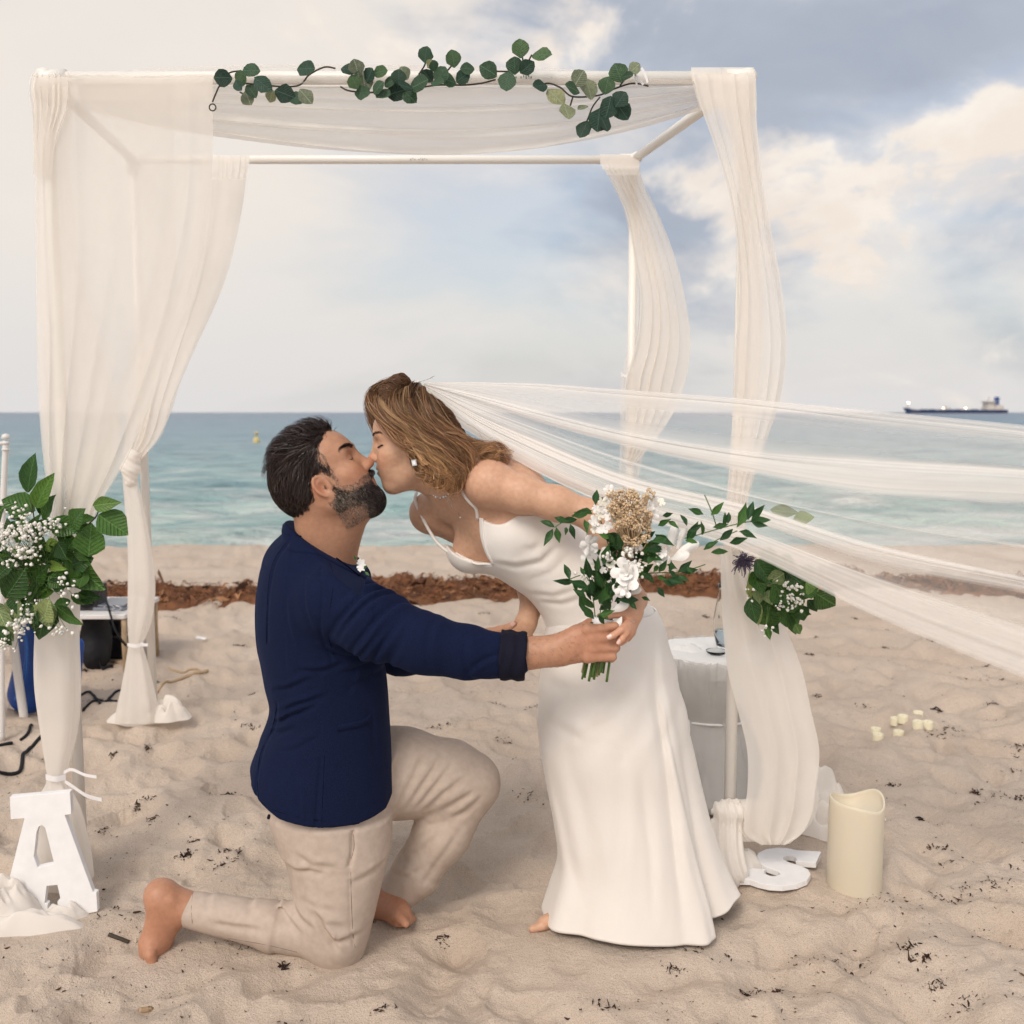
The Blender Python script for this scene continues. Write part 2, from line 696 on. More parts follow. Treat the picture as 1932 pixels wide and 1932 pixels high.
def vary(m, c1, c2, scale, detail=4, lo=0.3, hi=0.7, coord='Object'):
    nt = m.node_tree
    b = nt.nodes['Principled BSDF']
    t = nd(nt, 'ShaderNodeTexCoord')
    n = nd(nt, 'ShaderNodeTexNoise', i_Scale=scale, i_Detail=detail)
    nt.links.new(t.outputs[coord], n.inputs['Vector'])
    r = ramp(nt, [(lo, c1), (hi, c2)])
    nt.links.new(n.outputs['Fac'], r.inputs[0])
    nt.links.new(r.outputs[0], b.inputs['Base Color'])
    return r


def tint_color(m, gain=1.0):
    """Base colour from the mesh's own colour attribute."""
    nt = m.node_tree
    a = nd(nt, 'ShaderNodeAttribute')
    a.attribute_name = 'tint'
    nt.links.new(a.outputs['Color'], nt.nodes['Principled BSDF'].inputs['Base Color'])
    return a


def sheer(name, color, opacity, transl=0.5, rough=0.8, weave=0.0, by_mesh=False):
    """Thin woven cloth: light passes between the threads (transparent) and through them (translucent)."""
    m = bpy.data.materials.new(name)
    m.use_nodes = True
    nt = m.node_tree
    nt.nodes.clear()
    out = nd(nt, 'ShaderNodeOutputMaterial')
    d = nd(nt, 'ShaderNodeBsdfDiffuse')
    d.inputs[0].default_value = (*color, 1)
    t = nd(nt, 'ShaderNodeBsdfTranslucent')
    t.inputs[0].default_value = (*color, 1)
    mix = nd(nt, 'ShaderNodeMixShader')
    mix.inputs[0].default_value = transl
    nt.links.new(d.outputs[0], mix.inputs[1])
    nt.links.new(t.outputs[0], mix.inputs[2])
    tr = nd(nt, 'ShaderNodeBsdfTransparent')
    m2 = nd(nt, 'ShaderNodeMixShader')
    m2.inputs[0].default_value = opacity
    if weave > 0:
        tc_ = nd(nt, 'ShaderNodeTexCoord')
        n = nd(nt, 'ShaderNodeTexNoise', i_Scale=14.0, i_Detail=5.0)
        nt.links.new(tc_.outputs['Object'], n.inputs['Vector'])
        v = math_n(nt, 'MULTIPLY_ADD', n.outputs['Fac'], weave, opacity - weave * 0.5)
        nt.links.new(v, m2.inputs[0])
    if by_mesh:                     # closeness of the gathered threads, stored on the mesh
        at = nd(nt, 'ShaderNodeAttribute')
        at.attribute_name = 'tint'
        nt.links.new(at.outputs['Fac'], m2.inputs[0])
    nt.links.new(tr.outputs[0], m2.inputs[1])
    nt.links.new(mix.outputs[0], m2.inputs[2])
    nt.links.new(m2.outputs[0], out.inputs[0])
    return m
# ================================================================== the beach
def cells(x, y, size, seed, jitter=0.9):
    """Distance to the nearest scattered centre (hollows trodden into sand), plus that centre's own number."""
    gx, gy = x / size, y / size
    ix, iy = np.floor(gx).astype(np.int64), np.floor(gy).astype(np.int64)
    best = np.full(x.shape, 9.0)
    rid = np.zeros(x.shape)
    z0 = np.zeros_like(ix)
    for a in (-1, 0, 1):
        for b in (-1, 0, 1):
            cx, cy = ix + a, iy + b
            hx = _hash(cx, cy, z0, seed)
            hy = _hash(cx, cy, z0, seed + 5)
            hr = _hash(cx, cy, z0, seed + 9)
            dx = gx - (cx + 0.5 + (hx - 0.5) * jitter)
            dy = gy - (cy + 0.5 + (hy - 0.5) * jitter)
            th = hr * 6.28
            u, v = dx * np.cos(th) + dy * np.sin(th), -dx * np.sin(th) + dy * np.cos(th)
            d = np.sqrt((u * 0.75) ** 2 + (v * 1.25) ** 2)
            m = d < best
            best = np.where(m, d, best)
            rid = np.where(m, hr, rid)
    return best, rid


FLAT = []          # (x, y, radius, z): places where something presses the sand


def sand_h(x, y):
    x, y = np.asarray(x, float), np.asarray(y, float)
    p = np.stack([x, y, 0 * x], 1)
    wx = x + 0.06 * vnoise(p * 4.0, 3)
    wy = y + 0.06 * vnoise(p * 4.0, 4)
    d1, r1 = cells(wx, wy, 0.34, 1)
    d2, r2 = cells(wx + 3.3, wy + 1.7, 0.17, 2)
    d3, r3 = cells(x + 9.1, y + 4.2, 0.075, 6)
    pit1 = -(0.018 + 0.026 * r1) * np.exp(-(d1 / 0.40) ** 2.6)
    pit2 = -(0.014 + 0.028 * r2) * np.exp(-(d2 / 0.42) ** 2.6)
    pit3 = -(0.004 + 0.0105 * r3) * np.exp(-(d3 / 0.42) ** 2.4)
    h = pit1 + pit2 + pit3 + 0.016 * fbm(p * 1.6, 3, 21) + 0.0055 * fbm(p * 11, 3, 31) + 0.010
    far = np.clip((y - 4.5) / 2.5, 0, 1)
    h = h + ground(y) * 1.0
    h = h * (1 - 0.35 * far) + 0.02 * far
    # crest of the berm, then down to the water
    k = np.clip((y - 8.9 - 0.15 * vnoise(p * np.array([0.7, 0.3, 1]), 8)) / 4.0, 0, 1)
    h = h - 0.75 * k ** 1.15
    for (fx, fy, fr, fz) in FLAT:
        w = np.exp(-(((x - fx) ** 2 + (y - fy) ** 2) / (fr * fr)) ** 2)
        h = h * (1 - 0.72 * w) + (fz + ground(y)) * 0.72 * w
    return h


def Zs(x, y):
    return float(sand_h(np.array([x]), np.array([y]))[0])


def build_sand():
    s_near = 1 / np.linspace(0.25, 1.85, 30)[:-1]
    s_far = np.arange(1 / 1.85, 1 / 15.0, -1.85 / (974 * 1.25))
    yy = 1 / np.concatenate([s_near, s_far])
    t = np.arange(-0.66, 0.66001, 0.0022)
    side = 0.66 + np.cumsum(np.geomspace(0.004, 5.0, 40))
    t = np.concatenate([-side[::-1], t, side])
    X = (np.maximum(yy, 0.9)[:, None] * t[None, :])
    Y = np.repeat(yy[:, None], len(t), 1)
    Z = sand_h(X.ravel(), Y.ravel())
    V = np.stack([X.ravel(), Y.ravel(), Z], 1)
    m = bpy.data.materials.new('dry_sand')
    m.use_nodes = True
    nt = m.node_tree
    b = nt.nodes['Principled BSDF']
    b.inputs['Roughness'].default_value = 0.95
    b.inputs['Specular IOR Level'].default_value = 0.12
    g = nd(nt, 'ShaderNodeTexCoord').outputs['Object']

    def nz(scale, detail, rough=0.5):
        n = nd(nt, 'ShaderNodeTexNoise', i_Scale=scale, i_Detail=detail, i_Roughness=rough)
        nt.links.new(g, n.inputs['Vector'])
        return n.outputs['Fac']
    big = ramp(nt, [(0.3, SAND_A), (0.7, SAND_B)])
    nt.links.new(nz(2.3, 5), big.inputs[0])
    grain = ramp(nt, [(0.28, (0.55, 0.52, 0.5)), (0.5, (1, 1, 1)), (0.75, (1.18, 1.18, 1.18))])
    nt.links.new(nz(420, 2, 0.7), grain.inputs[0])
    c = mixc(nt, 0.75, big.outputs[0], grain.outputs[0], 'MULTIPLY')
    sp = ramp(nt, [(0.69, (1, 1, 1)), (0.745, (0.42, 0.34, 0.30))])
    nt.links.new(nz(150, 3, 0.6), sp.inputs[0])
    c = mixc(nt, 0.55, c, sp.outputs[0], 'MULTIPLY')
    # damp, slightly darker strip where the berm falls to the water
    sepn = nd(nt, 'ShaderNodeSeparateXYZ')
    nt.links.new(g, sepn.inputs[0])
    damp = nd(nt, 'ShaderNodeMapRange')
    damp.inputs['From Min'].default_value = 9.2
    damp.inputs['From Max'].default_value = 11.0
    nt.links.new(sepn.outputs[1], damp.inputs['Value'])
    c = mixc(nt, damp.outputs[0], c, (0.27, 0.20, 0.145))
    nt.links.new(c, b.inputs['Base Color'])
    h1 = math_n(nt, 'MULTIPLY', nz(260, 3, 0.65), 0.55)
    h2 = math_n(nt, 'ADD', h1, nz(45, 4, 0.6))
    bm = nd(nt, 'ShaderNodeBump', i_Strength=0.9, i_Distance=0.010)
    nt.links.new(h2, bm.inputs['Height'])
    nt.links.new(bm.outputs[0], b.inputs['Normal'])
    o = mesh_obj('sand', V, grid_faces(len(yy), len(t)), m)
    kind(o, 'structure')
    o['label'] = 'pale trodden beach sand with soft hollows'
    return o


SAND_A, SAND_B = (0.575, 0.468, 0.377), (0.65, 0.545, 0.452)


def build_sea():
    s = np.concatenate([np.arange(1 / 9.5, 1 / 400.0, -0.00036), 1 / np.geomspace(420, 30000, 30)])
    yy = 1 / s
    t = np.concatenate([-np.geomspace(4, 0.8, 14)[:-1], np.linspace(-0.8, 0.8, 300), np.geomspace(0.8, 4, 14)[1:]])
    X = (yy[:, None] * t[None, :]).ravel()
    Y = np.repeat(yy, len(t))
    p = np.stack([X, Y, 0 * X], 1)
    fade = np.clip(1.1 - np.log10(np.maximum(Y / 12, 1)) * 0.55, 0.12, 1)
    z = 0.14 * fbm(p * np.array([0.16, 0.5, 1]), 3, 51) + 0.06 * fbm(p * np.array([0.8, 1.9, 1]), 3, 61)
    # one small wave standing up before it breaks
    wv = 19.5 + 1.1 * vnoise(np.stack([X * 0.10, 0 * X, 0 * X], 1), 71)
    amp = 0.24 + 0.22 * vnoise(np.stack([X * 0.16 + 5, 0 * X, 0 * X], 1), 72)
    z = z + np.clip(amp, 0, 1) * np.exp(-((Y - wv) / 0.9) ** 2)
    wv2 = 28 + 1.8 * vnoise(np.stack([X * 0.07 + 9, 0 * X, 0 * X], 1), 75)
    z = z + 0.20 * np.clip(vnoise(np.stack([X * 0.12 + 1, 0 * X, 0 * X], 1), 76) + 0.4, 0, 1) * np.exp(-((Y - wv2) / 1.2) ** 2)
    V = np.stack([X, Y, -0.55 + z * fade], 1)
    m = bpy.data.materials.new('sea_water')
    m.use_nodes = True
    nt = m.node_tree
    b = nt.nodes['Principled BSDF']
    b.inputs['Roughness'].default_value = 0.28
    b.inputs['IOR'].default_value = 1.33
    b.inputs['Specular IOR Level'].default_value = 0.40
    g = nd(nt, 'ShaderNodeTexCoord').outputs['Object']
    sp = nd(nt, 'ShaderNodeSeparateXYZ')
    nt.links.new(g, sp.inputs[0])
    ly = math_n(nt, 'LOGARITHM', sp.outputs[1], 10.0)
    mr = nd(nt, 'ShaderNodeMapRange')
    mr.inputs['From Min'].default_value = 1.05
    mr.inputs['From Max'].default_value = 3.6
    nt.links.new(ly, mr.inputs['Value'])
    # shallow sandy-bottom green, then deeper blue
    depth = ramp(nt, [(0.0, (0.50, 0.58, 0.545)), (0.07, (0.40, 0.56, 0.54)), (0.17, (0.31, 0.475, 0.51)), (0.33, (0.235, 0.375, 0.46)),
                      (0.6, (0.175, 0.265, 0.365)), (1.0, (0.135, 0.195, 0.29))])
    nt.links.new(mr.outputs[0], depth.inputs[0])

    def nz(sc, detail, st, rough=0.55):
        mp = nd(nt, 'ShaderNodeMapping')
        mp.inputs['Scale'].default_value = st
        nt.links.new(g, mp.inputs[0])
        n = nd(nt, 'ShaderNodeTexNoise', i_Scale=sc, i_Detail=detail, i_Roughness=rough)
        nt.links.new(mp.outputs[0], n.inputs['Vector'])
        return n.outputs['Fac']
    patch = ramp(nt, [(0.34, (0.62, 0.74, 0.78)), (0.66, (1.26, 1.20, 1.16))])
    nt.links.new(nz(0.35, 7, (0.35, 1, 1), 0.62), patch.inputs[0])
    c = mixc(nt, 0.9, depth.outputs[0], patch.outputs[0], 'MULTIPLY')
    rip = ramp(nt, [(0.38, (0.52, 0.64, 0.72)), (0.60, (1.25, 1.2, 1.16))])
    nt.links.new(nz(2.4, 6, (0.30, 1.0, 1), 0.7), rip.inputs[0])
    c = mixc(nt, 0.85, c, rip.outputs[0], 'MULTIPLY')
    # foam lace, thick near the shore
    fm = math_n(nt, 'ADD', nz(0.9, 8, (0.45, 1.2, 1), 0.65), math_n(nt, 'MULTIPLY', mr.outputs[0], -0.62))
    fr = ramp(nt, [(0.44, (0, 0, 0)), (0.60, (0.8, 0.8, 0.8))])
    nt.links.new(fm, fr.inputs[0])
    c = mixc(nt, fr.outputs[0], c, (0.74, 0.76, 0.74))
    nt.links.new(c, b.inputs['Base Color'])
    hb = math_n(nt, 'ADD', math_n(nt, 'MULTIPLY', nz(2.6, 6, (0.4, 1, 1), 0.65), 0.35), nz(0.5, 7, (0.3, 1, 1), 0.65))
    bm = nd(nt, 'ShaderNodeBump', i_Strength=1.0, i_Distance=1.3)
    nt.links.new(hb, bm.inputs['Height'])
    nt.links.new(bm.outputs[0], b.inputs['Normal'])
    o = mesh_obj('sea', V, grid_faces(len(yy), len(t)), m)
    kind(o, 'structure')
    o['label'] = 'turquoise sea with small waves running to the horizon'
    return o


def strips(n, pos_fn, size, mat_cols, rng, curl=1.0, segs=3, flat=False):
    """Loose curled scraps: thin bent three-sided twigs, as one big vertex array."""
    c = pos_fn(n)
    n = len(c)
    L = rng.lognormal(math.log(size), 0.55, n)
    th = rng.uniform(0, 6.283, n)
    el = rng.normal(0, 0.22, n)
    d = np.stack([np.cos(th) * np.cos(el), np.sin(th) * np.cos(el), np.sin(el)], 1)
    side = np.cross(d, rng.normal(0, 1, (n, 3)))
    side /= np.linalg.norm(side, axis=1, keepdims=True)
    up = np.cross(side, d)
    r = L * rng.uniform(0.10, 0.28, n)
    rings = []
    for i in range(segs + 1):
        t = i / segs - 0.5
        mid = c + d * (L * t)[:, None] + side * (L * curl * 0.5 * (t * t * 4 - 0.5))[:, None] * rng.uniform(-1, 1, n)[:, None]
        w = r * (1 - 0.75 * abs(t) * 2)
        for k in range(2 if flat else 3):
            a = 2.094 * k if not flat else 3.14159 * k
            rings.append(mid + (side * math.cos(a) + up * math.sin(a)) * w[:, None])
    V = np.stack(rings, 1)
    nv = V.shape[1]
    q = []
    for i in range(segs):
        if flat:
            q.append((i * 2, i * 2 + 1, i * 2 + 3, i * 2 + 2))
        for k in range(0 if flat else 3):
            q.append((i * 3 + k, i * 3 + (k + 1) % 3, (i + 1) * 3 + (k + 1) % 3, (i + 1) * 3 + k))
    q = np.array(q)
    F = (q[None] + (np.arange(n) * nv)[:, None, None]).reshape(-1, 4)
    col = np.asarray(mat_cols)[rng.integers(0, len(mat_cols), n)] * rng.uniform(0.7, 1.3, (n, 1))
    return V.reshape(-1, 3), F, np.repeat(col, nv, 0)


def build_weed():
    rng = np.random.default_rng(5)
    m = principled('dried_seaweed', rough=0.8, spec=0.25)
    tint_color(m)
    # wrack line: bank of rust-brown sargassum
    xs = np.linspace(-6.5, 6.5, 420)

    def line(x):
        return 6.75 + 0.055 * x + 0.12 * np.sin(x * 1.3 + 0.5) + 0.10 * np.sin(x * 3.1)

    nv = 36
    u = np.linspace(-1, 1, nv)
    X = np.repeat(xs, nv)
    U = np.tile(u, len(xs))
    half = 0.34 + 0.10 * np.sin(X * 0.9 + 2) + 0.07 * np.sin(X * 4.3)
    Y = line(X) + U * half
    p = np.stack([X, Y, 0 * X], 1)
    hump = np.clip(1 - U ** 2, 0, 1) ** 0.8
    h = hump * (0.075 + 0.06 * fbm(p * 3.0, 3, 81) + 0.035 * fbm(p * 14, 3, 82))
    Z = sand_h(X, Y) + h - 0.012
    cols = np.array([(0.15, 0.064, 0.03)]) * (1 + 0.5 * fbm(p * 20, 2, 83))[:, None]
    bank = kind(mesh_obj('seaweed_bank', np.stack([X, Y, Z], 1), grid_faces(len(xs), nv), m, colors=np.clip(cols, 0.01, 1)), 'stuff')
    bank['label'] = 'bank of rust brown seaweed washed up along the shore'

    def pos(n):
        x = rng.uniform(-6.0, 6.0, n)
        w = rng.uniform(-1, 1, n) * rng.uniform(0.6, 1.1, n)
        hf = 0.34 + 0.10 * np.sin(x * 0.9 + 2) + 0.07 * np.sin(x * 4.3)
        y = line(x) + w * hf
        q = np.stack([x, y, 0 * x], 1)
        hh = np.clip(1 - w ** 2, 0, 1) ** 0.8 * (0.075 + 0.06 * fbm(q * 3.0, 3, 81) + 0.035 * fbm(q * 14, 3, 82))
        return np.stack([x, y, sand_h(x, y) + hh + rng.uniform(-0.005, 0.02, n)], 1)
    pal = [(0.23, 0.105, 0.05), (0.16, 0.07, 0.035), (0.31, 0.16, 0.08), (0.08, 0.038, 0.024), (0.23, 0.095, 0.045)]
    V, F, C = strips(21000, pos, 0.023, pal, rng, 1.8, flat=True)
    kind(mesh_obj('seaweed_fronds', V, F, m, colors=C, parent=bank), 'stuff')

    # scraps scattered over the trodden sand
    def pos2(n):
        y = 1.5 * (7.0 / 1.5) ** rng.uniform(0, 1, n)
        x = y * rng.uniform(-0.75, 0.75, n)
        q = np.stack([x, y, 0 * x], 1)
        k = fbm(q * 2.2, 3, 91) + 0.22 * (x / y) + rng.uniform(-0.5, 0.25, n)
        s = k > 0.10
        x, y = x[s], y[s]
        return np.stack([x, y, sand_h(x, y) + 0.002], 1)
    pal2 = [(0.035, 0.022, 0.018), (0.06, 0.032, 0.022), (0.10, 0.05, 0.03), (0.025, 0.018, 0.016)]
    V, F, C = strips(9000, pos2, 0.0040, pal2, rng, 1.2, segs=2)

    # small tangled heaps
    def pos3(n):
        k = 150
        y = 1.75 * (6.0 / 1.75) ** rng.uniform(0, 1, k)
        x = y * (0.62 - 1.2 * rng.uniform(0, 1, k) ** 1.5)
        i = rng.integers(0, k, n)
        sz = (0.006 + 0.016 * rng.uniform(0, 1, k) ** 2)[i]
        stretch = rng.uniform(0.6, 3.0, k)[i]
        X_ = x[i] + rng.normal(0, 1, n) * sz * stretch
        Y_ = y[i] + rng.normal(0, 1, n) * sz
        return np.stack([X_, Y_, sand_h(X_, Y_) + np.abs(rng.normal(0, 0.004, n))], 1)
    V3, F3, C3 = strips(4600, pos3, 0.0068, pal2, rng, 2.0)
    V_ = np.concatenate([V, V3])
    o = kind(mesh_obj('seaweed_scraps', V_, np.concatenate([F, F3 + len(V)]), m, colors=np.concatenate([C, C3])), 'stuff')
    o['label'] = 'dark dried seaweed scraps scattered over the sand'


# ================================================================== wedding arch of white pipe
YF, YR = 2.64, 3.88
WHITE_PIPE = principled('white_pipe', (0.80, 0.77, 0.72), 0.35, 0.4)
TUB = 0.0165
FL = P(86, 152, YF)
FR = P(1409, 142, YF)
RL = P(250, 300, YR)
RR = P(1196, 302, YR)
FR[2] = FL[2] = (FL[2] + FR[2]) / 2
RR[2] = RL[2] = (RL[2] + RR[2]) / 2


def pipe(a, b, r, n=16):
    a, b = np.array(a, float), np.array(b, float)
    pts = [a + (b - a) * t for t in (0, 0.5, 1)]
    return MB().tube(pts, r, n)


def foot(c):
    return np.array([c[0], c[1], Zs(c[0], c[1]) - 0.06])


arch = thing('wedding_arch', ((FL[0] + FR[0]) / 2, (YF + YR) / 2, 0.0), 'square white pipe wedding arch standing over the couple on the sand', 'arch')
pipe(FL, FR, TUB).build('front_bar', WHITE_PIPE, arch)
rb = pipe(RL, RR, TUB).build('rear_bar', WHITE_PIPE, arch)
for a, b in ((FL, RL), (FR, RR)):
    pipe(a, b, TUB).build('side_bar', WHITE_PIPE, arch)
for c in (FL, FR, RL, RR):
    pipe(c, foot(c), TUB).build('post', WHITE_PIPE, arch)
for c, s, q in ((FL, 1, 1), (FR, -1, 1), (RL, 1, -1), (RR, -1, -1)):
    mb = MB()
    ex = np.array([s * 0.055, 0, 0])
    ey = np.array([0, q * 0.05, 0.0])
    ez = np.array([0, 0, -0.055])
    if q > 0:
        d = (RL if s > 0 else RR) - c
    else:
        d = (FL if s > 0 else FR) - c
    ey = d / np.linalg.norm(d) * 0.055
    for e in (ex, ey, ez):
        mb.tube([c - e * 0.33, c, c + e], TUB + 0.005, 16)
    mb.build('corner_fitting', WHITE_PIPE, arch)
# printed line of small type on the pipes (unreadable dark marks)
ink = principled('pipe_print', (0.18, 0.17, 0.16), 0.6)
for (x0, x1, Y, py, c) in ((776, 806, YR, 303, RL), (964, 1002, YF, 147, FL)):
    mb = MB()
    for i in range(9):
        if i in (3,):
            continue
        xx = x0 + (x1 - x0) * i / 8
        a = P(xx, py, Y)
        a[2] = c[2] - 0.004 + (0.003 if i % 2 else 0)
        h = 0.0045 if i % 3 else 0.008
        ang = math.asin(min(0.9, max(-0.9, (a[2] - c[2]) / TUB)))
        a[1] = Y - math.cos(ang) * TUB - 0.0006
        mb.box(a, (0.0026, 0.0012, h))
    mb.build('printed_marks', ink, arch, smooth=False)

# ================================================================== drapes
CLOTH = (0.965, 0.92, 0.865)
SHEER = sheer('sheer_voile', CLOTH, 0.50, 0.5, weave=0.05)
SHEER_D = sheer('voile_gathered', CLOTH, 0.72, 0.5, weave=0.05)
SHEER_T = sheer('voile_thin', CLOTH, 0.28, 0.5, weave=0.06)
OPAQUE_CLOTH = sheer('bunched_voile', CLOTH, 0.93, 0.35)
RIBBON = principled('white_satin_ribbon', (0.82, 0.80, 0.80), 0.4, 0.5)


def drape(name, rows, mat, parent, folds=6, amp=0.03, over=0.0, n_u=90, n_v=120, seed=0, loc=None, closed=False, wave=1.0, fine=0.004):
    """Hanging cloth. rows: py, x left, x right, Y, gather (0 flat .. 1 bunched). Cloth folds back on itself where gathered."""
    rows = np.asarray(rows, float)
    q = np.linspace(rows[0, 0], rows[-1, 0], n_u)
    t = table(rows, q)
    v = np.linspace(0, 1, n_v)
    pts = np.zeros((n_u, n_v, 3))
    ph = RNG.uniform(0, 6.28, 6)
    sd_ = int(RNG.integers(0, 900))
    # uneven gathers: fold spacing and depth wander across the cloth
    nz = vnoise(np.stack([v * 4.0, 0 * v + sd_, 0 * v], 1), sd_)
    dep = 0.55 + 0.45 * vnoise(np.stack([v * folds * 0.9 + 7, 0 * v + sd_, 0 * v], 1), sd_ + 1)
    for i in range(n_u):
        xl, xr, Y, ga = t[i]
        ga = min(max(ga, 0), 1)
        tw_ = vnoise(np.stack([v * 3.0, 0 * v + q[i] * 0.004 + sd_, 0 * v], 1), sd_ + 2)
        if closed:
            a = v * 2 * math.pi
            per = vnoise(np.stack([np.cos(a) * 1.3, np.sin(a) * 1.3, 0 * a + q[i] * 0.003 + sd_], 1), sd_ + 3)
            cx, hw = (xl + xr) / 2, (xr - xl) / 2
            w = 1 + (0.03 + 0.07 * ga) * np.sin(folds * a + ph[0] + 1.6 * per + 0.8 * math.sin(q[i] * 0.006 + ph[1]) * wave) + 0.05 * per
            px = cx + hw * np.cos(a) * w / 1.06
            mpp = Y / 1837.6
            yy = Y + hw * mpp * 0.8 * np.sin(a) * w
        else:
            px = xl + (xr - xl) * (v + 0.03 * nz * np.clip(np.minimum(v, 1 - v) * 8, 0, 1))
            ovr = over * (0.22 + 0.7 * ga) * (xr - xl)
            swing = 0.8 * math.sin(q[i] * 0.004 * wave + ph[1])
            ph_ = folds * 2 * math.pi * (v + 0.10 * nz) + ph[0] + swing + 0.9 * tw_
            px = px + ovr * dep * np.sin(ph_) * np.clip(np.minimum(v, 1 - v) * 6, 0, 1)
            yy = Y + (0.11 + 0.25 * ga) * amp * dep * np.cos(ph_ + 0.4) + 0.004 * tw_
        for j in range(n_v):
            pts[i, j] = P(px[j], q[i], yy[j])
    if closed:
        F = grid_faces(n_u, n_v - 1, True)
        pts = pts[:, :-1]
    else:
        F = grid_faces(n_u, n_v)
    return mesh_obj(name, pts.reshape(-1, 3), F, mat, parent, loc=loc)


def ribbon(path, w, name, parent, mat=None, up=(0, 0, 1)):
    path = spline(path, 24)
    up = np.array(up, float)
    V = np.concatenate([path + up * w / 2, path - up * w / 2])
    n = len(path)
    F = [(i, i + 1, n + i + 1, n + i) for i in range(n - 1)]
    return mesh_obj(name, V, F, mat or RIBBON, parent)


def rumple(name, c, rx, ry, rz, mat, parent, seed, amp=0.25, freq=9.0):
    """A heap of cloth lying on the sand: a low mound thrown into soft winding folds."""
    nu, nv = 46, 90
    rho = np.linspace(0.01, 1.0, nu)
    ph = np.linspace(0, 2 * math.pi, nv, endpoint=False)
    Rr, Ph = np.meshgrid(rho, ph, indexing='ij')
    edge = 1 + 0.22 * vnoise(np.stack([np.cos(Ph.ravel()) * 1.6, np.sin(Ph.ravel()) * 1.6, 0 * Ph.ravel() + seed], 1), seed)
    x = Rr.ravel() * np.cos(Ph.ravel()) * edge
    y = Rr.ravel() * np.sin(Ph.ravel()) * edge
    q = np.stack([x, y, 0 * x + seed * 1.7], 1)
    w = q + 0.35 * np.stack([vnoise(q * 2.1, seed + 1), vnoise(q * 2.1, seed + 2), 0 * x], 1)
    rot = seed * 1.1
    u = w[:, 0] * math.cos(rot) + w[:, 1] * math.sin(rot)
    v = -w[:, 0] * math.sin(rot) + w[:, 1] * math.cos(rot)
    fold = 1 - 2.6 * vnoise(np.stack([u * 2.2, v * 0.9, 0 * u + seed], 1), seed + 3) ** 2
    fold2 = 1 - 2.6 * vnoise(np.stack([u * 1.2 + 5, v * 3.4, 0 * u + seed], 1), seed + 4) ** 2
    r2 = np.clip(Rr.ravel(), 0, 1)
    h = (1 - r2 ** 2.2) * (0.55 + 0.32 * fold + 0.16 * fold2) + 0.05 * fold * (1 - r2 ** 6)
    V = np.stack([c[0] + x * rx, c[1] + y * ry, c[2] - 0.006 + np.maximum(h, 0) * rz], 1)
    return mesh_obj(name, V, grid_faces(nu, nv, True), mat, parent)


# --- front left curtain: broad sheer panel pulled in to the post, tied low
c1 = thing('curtain', (FL[0], YF, 0), 'wide sheer cream curtain tied to the post behind the white letter A', 'curtain')
drape('sheer_panel', [(146, 66, 401, 2.60, 0.05), (200, 62, 402, 2.60, 0.08), (320, 65, 400, 2.60, 0.12), (450, 67, 384, 2.60, 0.2), (600, 69, 345, 2.60, 0.32),
      (750, 72, 291, 2.61, 0.5), (880, 83, 232, 2.62, 0.75), (960, 94, 186, 2.62, 0.95), (1050, 88, 158, 2.62, 1)], SHEER, c1, folds=5, amp=0.022, over=0.04, n_v=170)
drape('inner_fold', [(160, 66, 140, 2.625, 0.8), (300, 66, 132, 2.625, 0.8), (500, 68, 150, 2.625, 0.7), (700, 72, 205, 2.63, 0.7), (850, 82, 222, 2.63, 0.8), (960, 95, 180, 2.63, 1), (1050, 90, 156, 2.63, 1)],
      SHEER, c1, folds=5, amp=0.02, over=0.09)
drape('edge_fold', [(152, 318, 400, 2.615, 0.9), (320, 332, 399, 2.615, 0.8), (450, 305, 383, 2.615, 0.7), (600, 268, 343, 2.62, 0.7), (750, 215, 289, 2.625, 0.8), (880, 150, 230, 2.63, 0.9), (960, 110, 184, 2.63, 1), (1050, 90, 156, 2.63, 1)],
      SHEER_T, c1, folds=4, amp=0.018, over=0.10)
drape('back_layer', [(150, 90, 330, 2.66, 0.1), (400, 92, 330, 2.66, 0.2), (600, 85, 330, 2.66, 0.3), (750, 82, 282, 2.66, 0.5), (880, 88, 226, 2.66, 0.8), (960, 96, 182, 2.65, 1), (1050, 92, 156, 2.65, 1)],
      SHEER, c1, folds=5, amp=0.02, over=0.08)
mb = drape('bar_sleeve', [(137, 58, 402, 2.632, 0.3), (146, 60, 402, 2.618, 0.3), (170, 62, 402, 2.612, 0.3), (188, 62, 402, 2.614, 0.2)], SHEER, c1, folds=13, amp=0.008, over=0.012, n_u=20, n_v=160)
drape('corner_wrap', [(137, 60, 132, 2.62, 0.6), (160, 54, 132, 2.60, 0.9), (200, 58, 128, 2.595, 1.0), (250, 62, 110, 2.60, 1), (330, 62, 98, 2.61, 1)], SHEER, c1, folds=6, amp=0.018, over=0.1, n_u=50)
drape('lower_tail', [(1020, 82, 160, 2.63, 1), (1120, 66, 152, 2.62, 0.9), (1200, 62, 150, 2.61, 0.7), (1290, 62, 153, 2.60, 0.6), (1380, 74, 146, 2.60, 0.8), (1440, 84, 130, 2.60, 1), (1464, 88, 122, 2.60, 1)],
      SHEER_D, c1, folds=5, closed=True, n_v=80)
drape('lower_flare', [(1462, 89, 121, 2.60, 1), (1480, 86, 126, 2.60, 1), (1500, 74, 140, 2.60, 0.9), (1580, 40, 168, 2.60, 0.7), (1660, 24, 180, 2.60, 0.6), (1720, 4, 178, 2.60, 0.6), (1748, -10, 182, 2.60, 0.6)],
      SHEER_D, c1, folds=6, closed=True, n_v=90)
rumple('heap', PG(50, 1746, 0.0), 0.155, 0.05, 0.05, OPAQUE_CLOTH, c1, 3)
rumple('heap', PG(-10, 1728, 0.0), 0.12, 0.07, 0.11, OPAQUE_CLOTH, c1, 4)
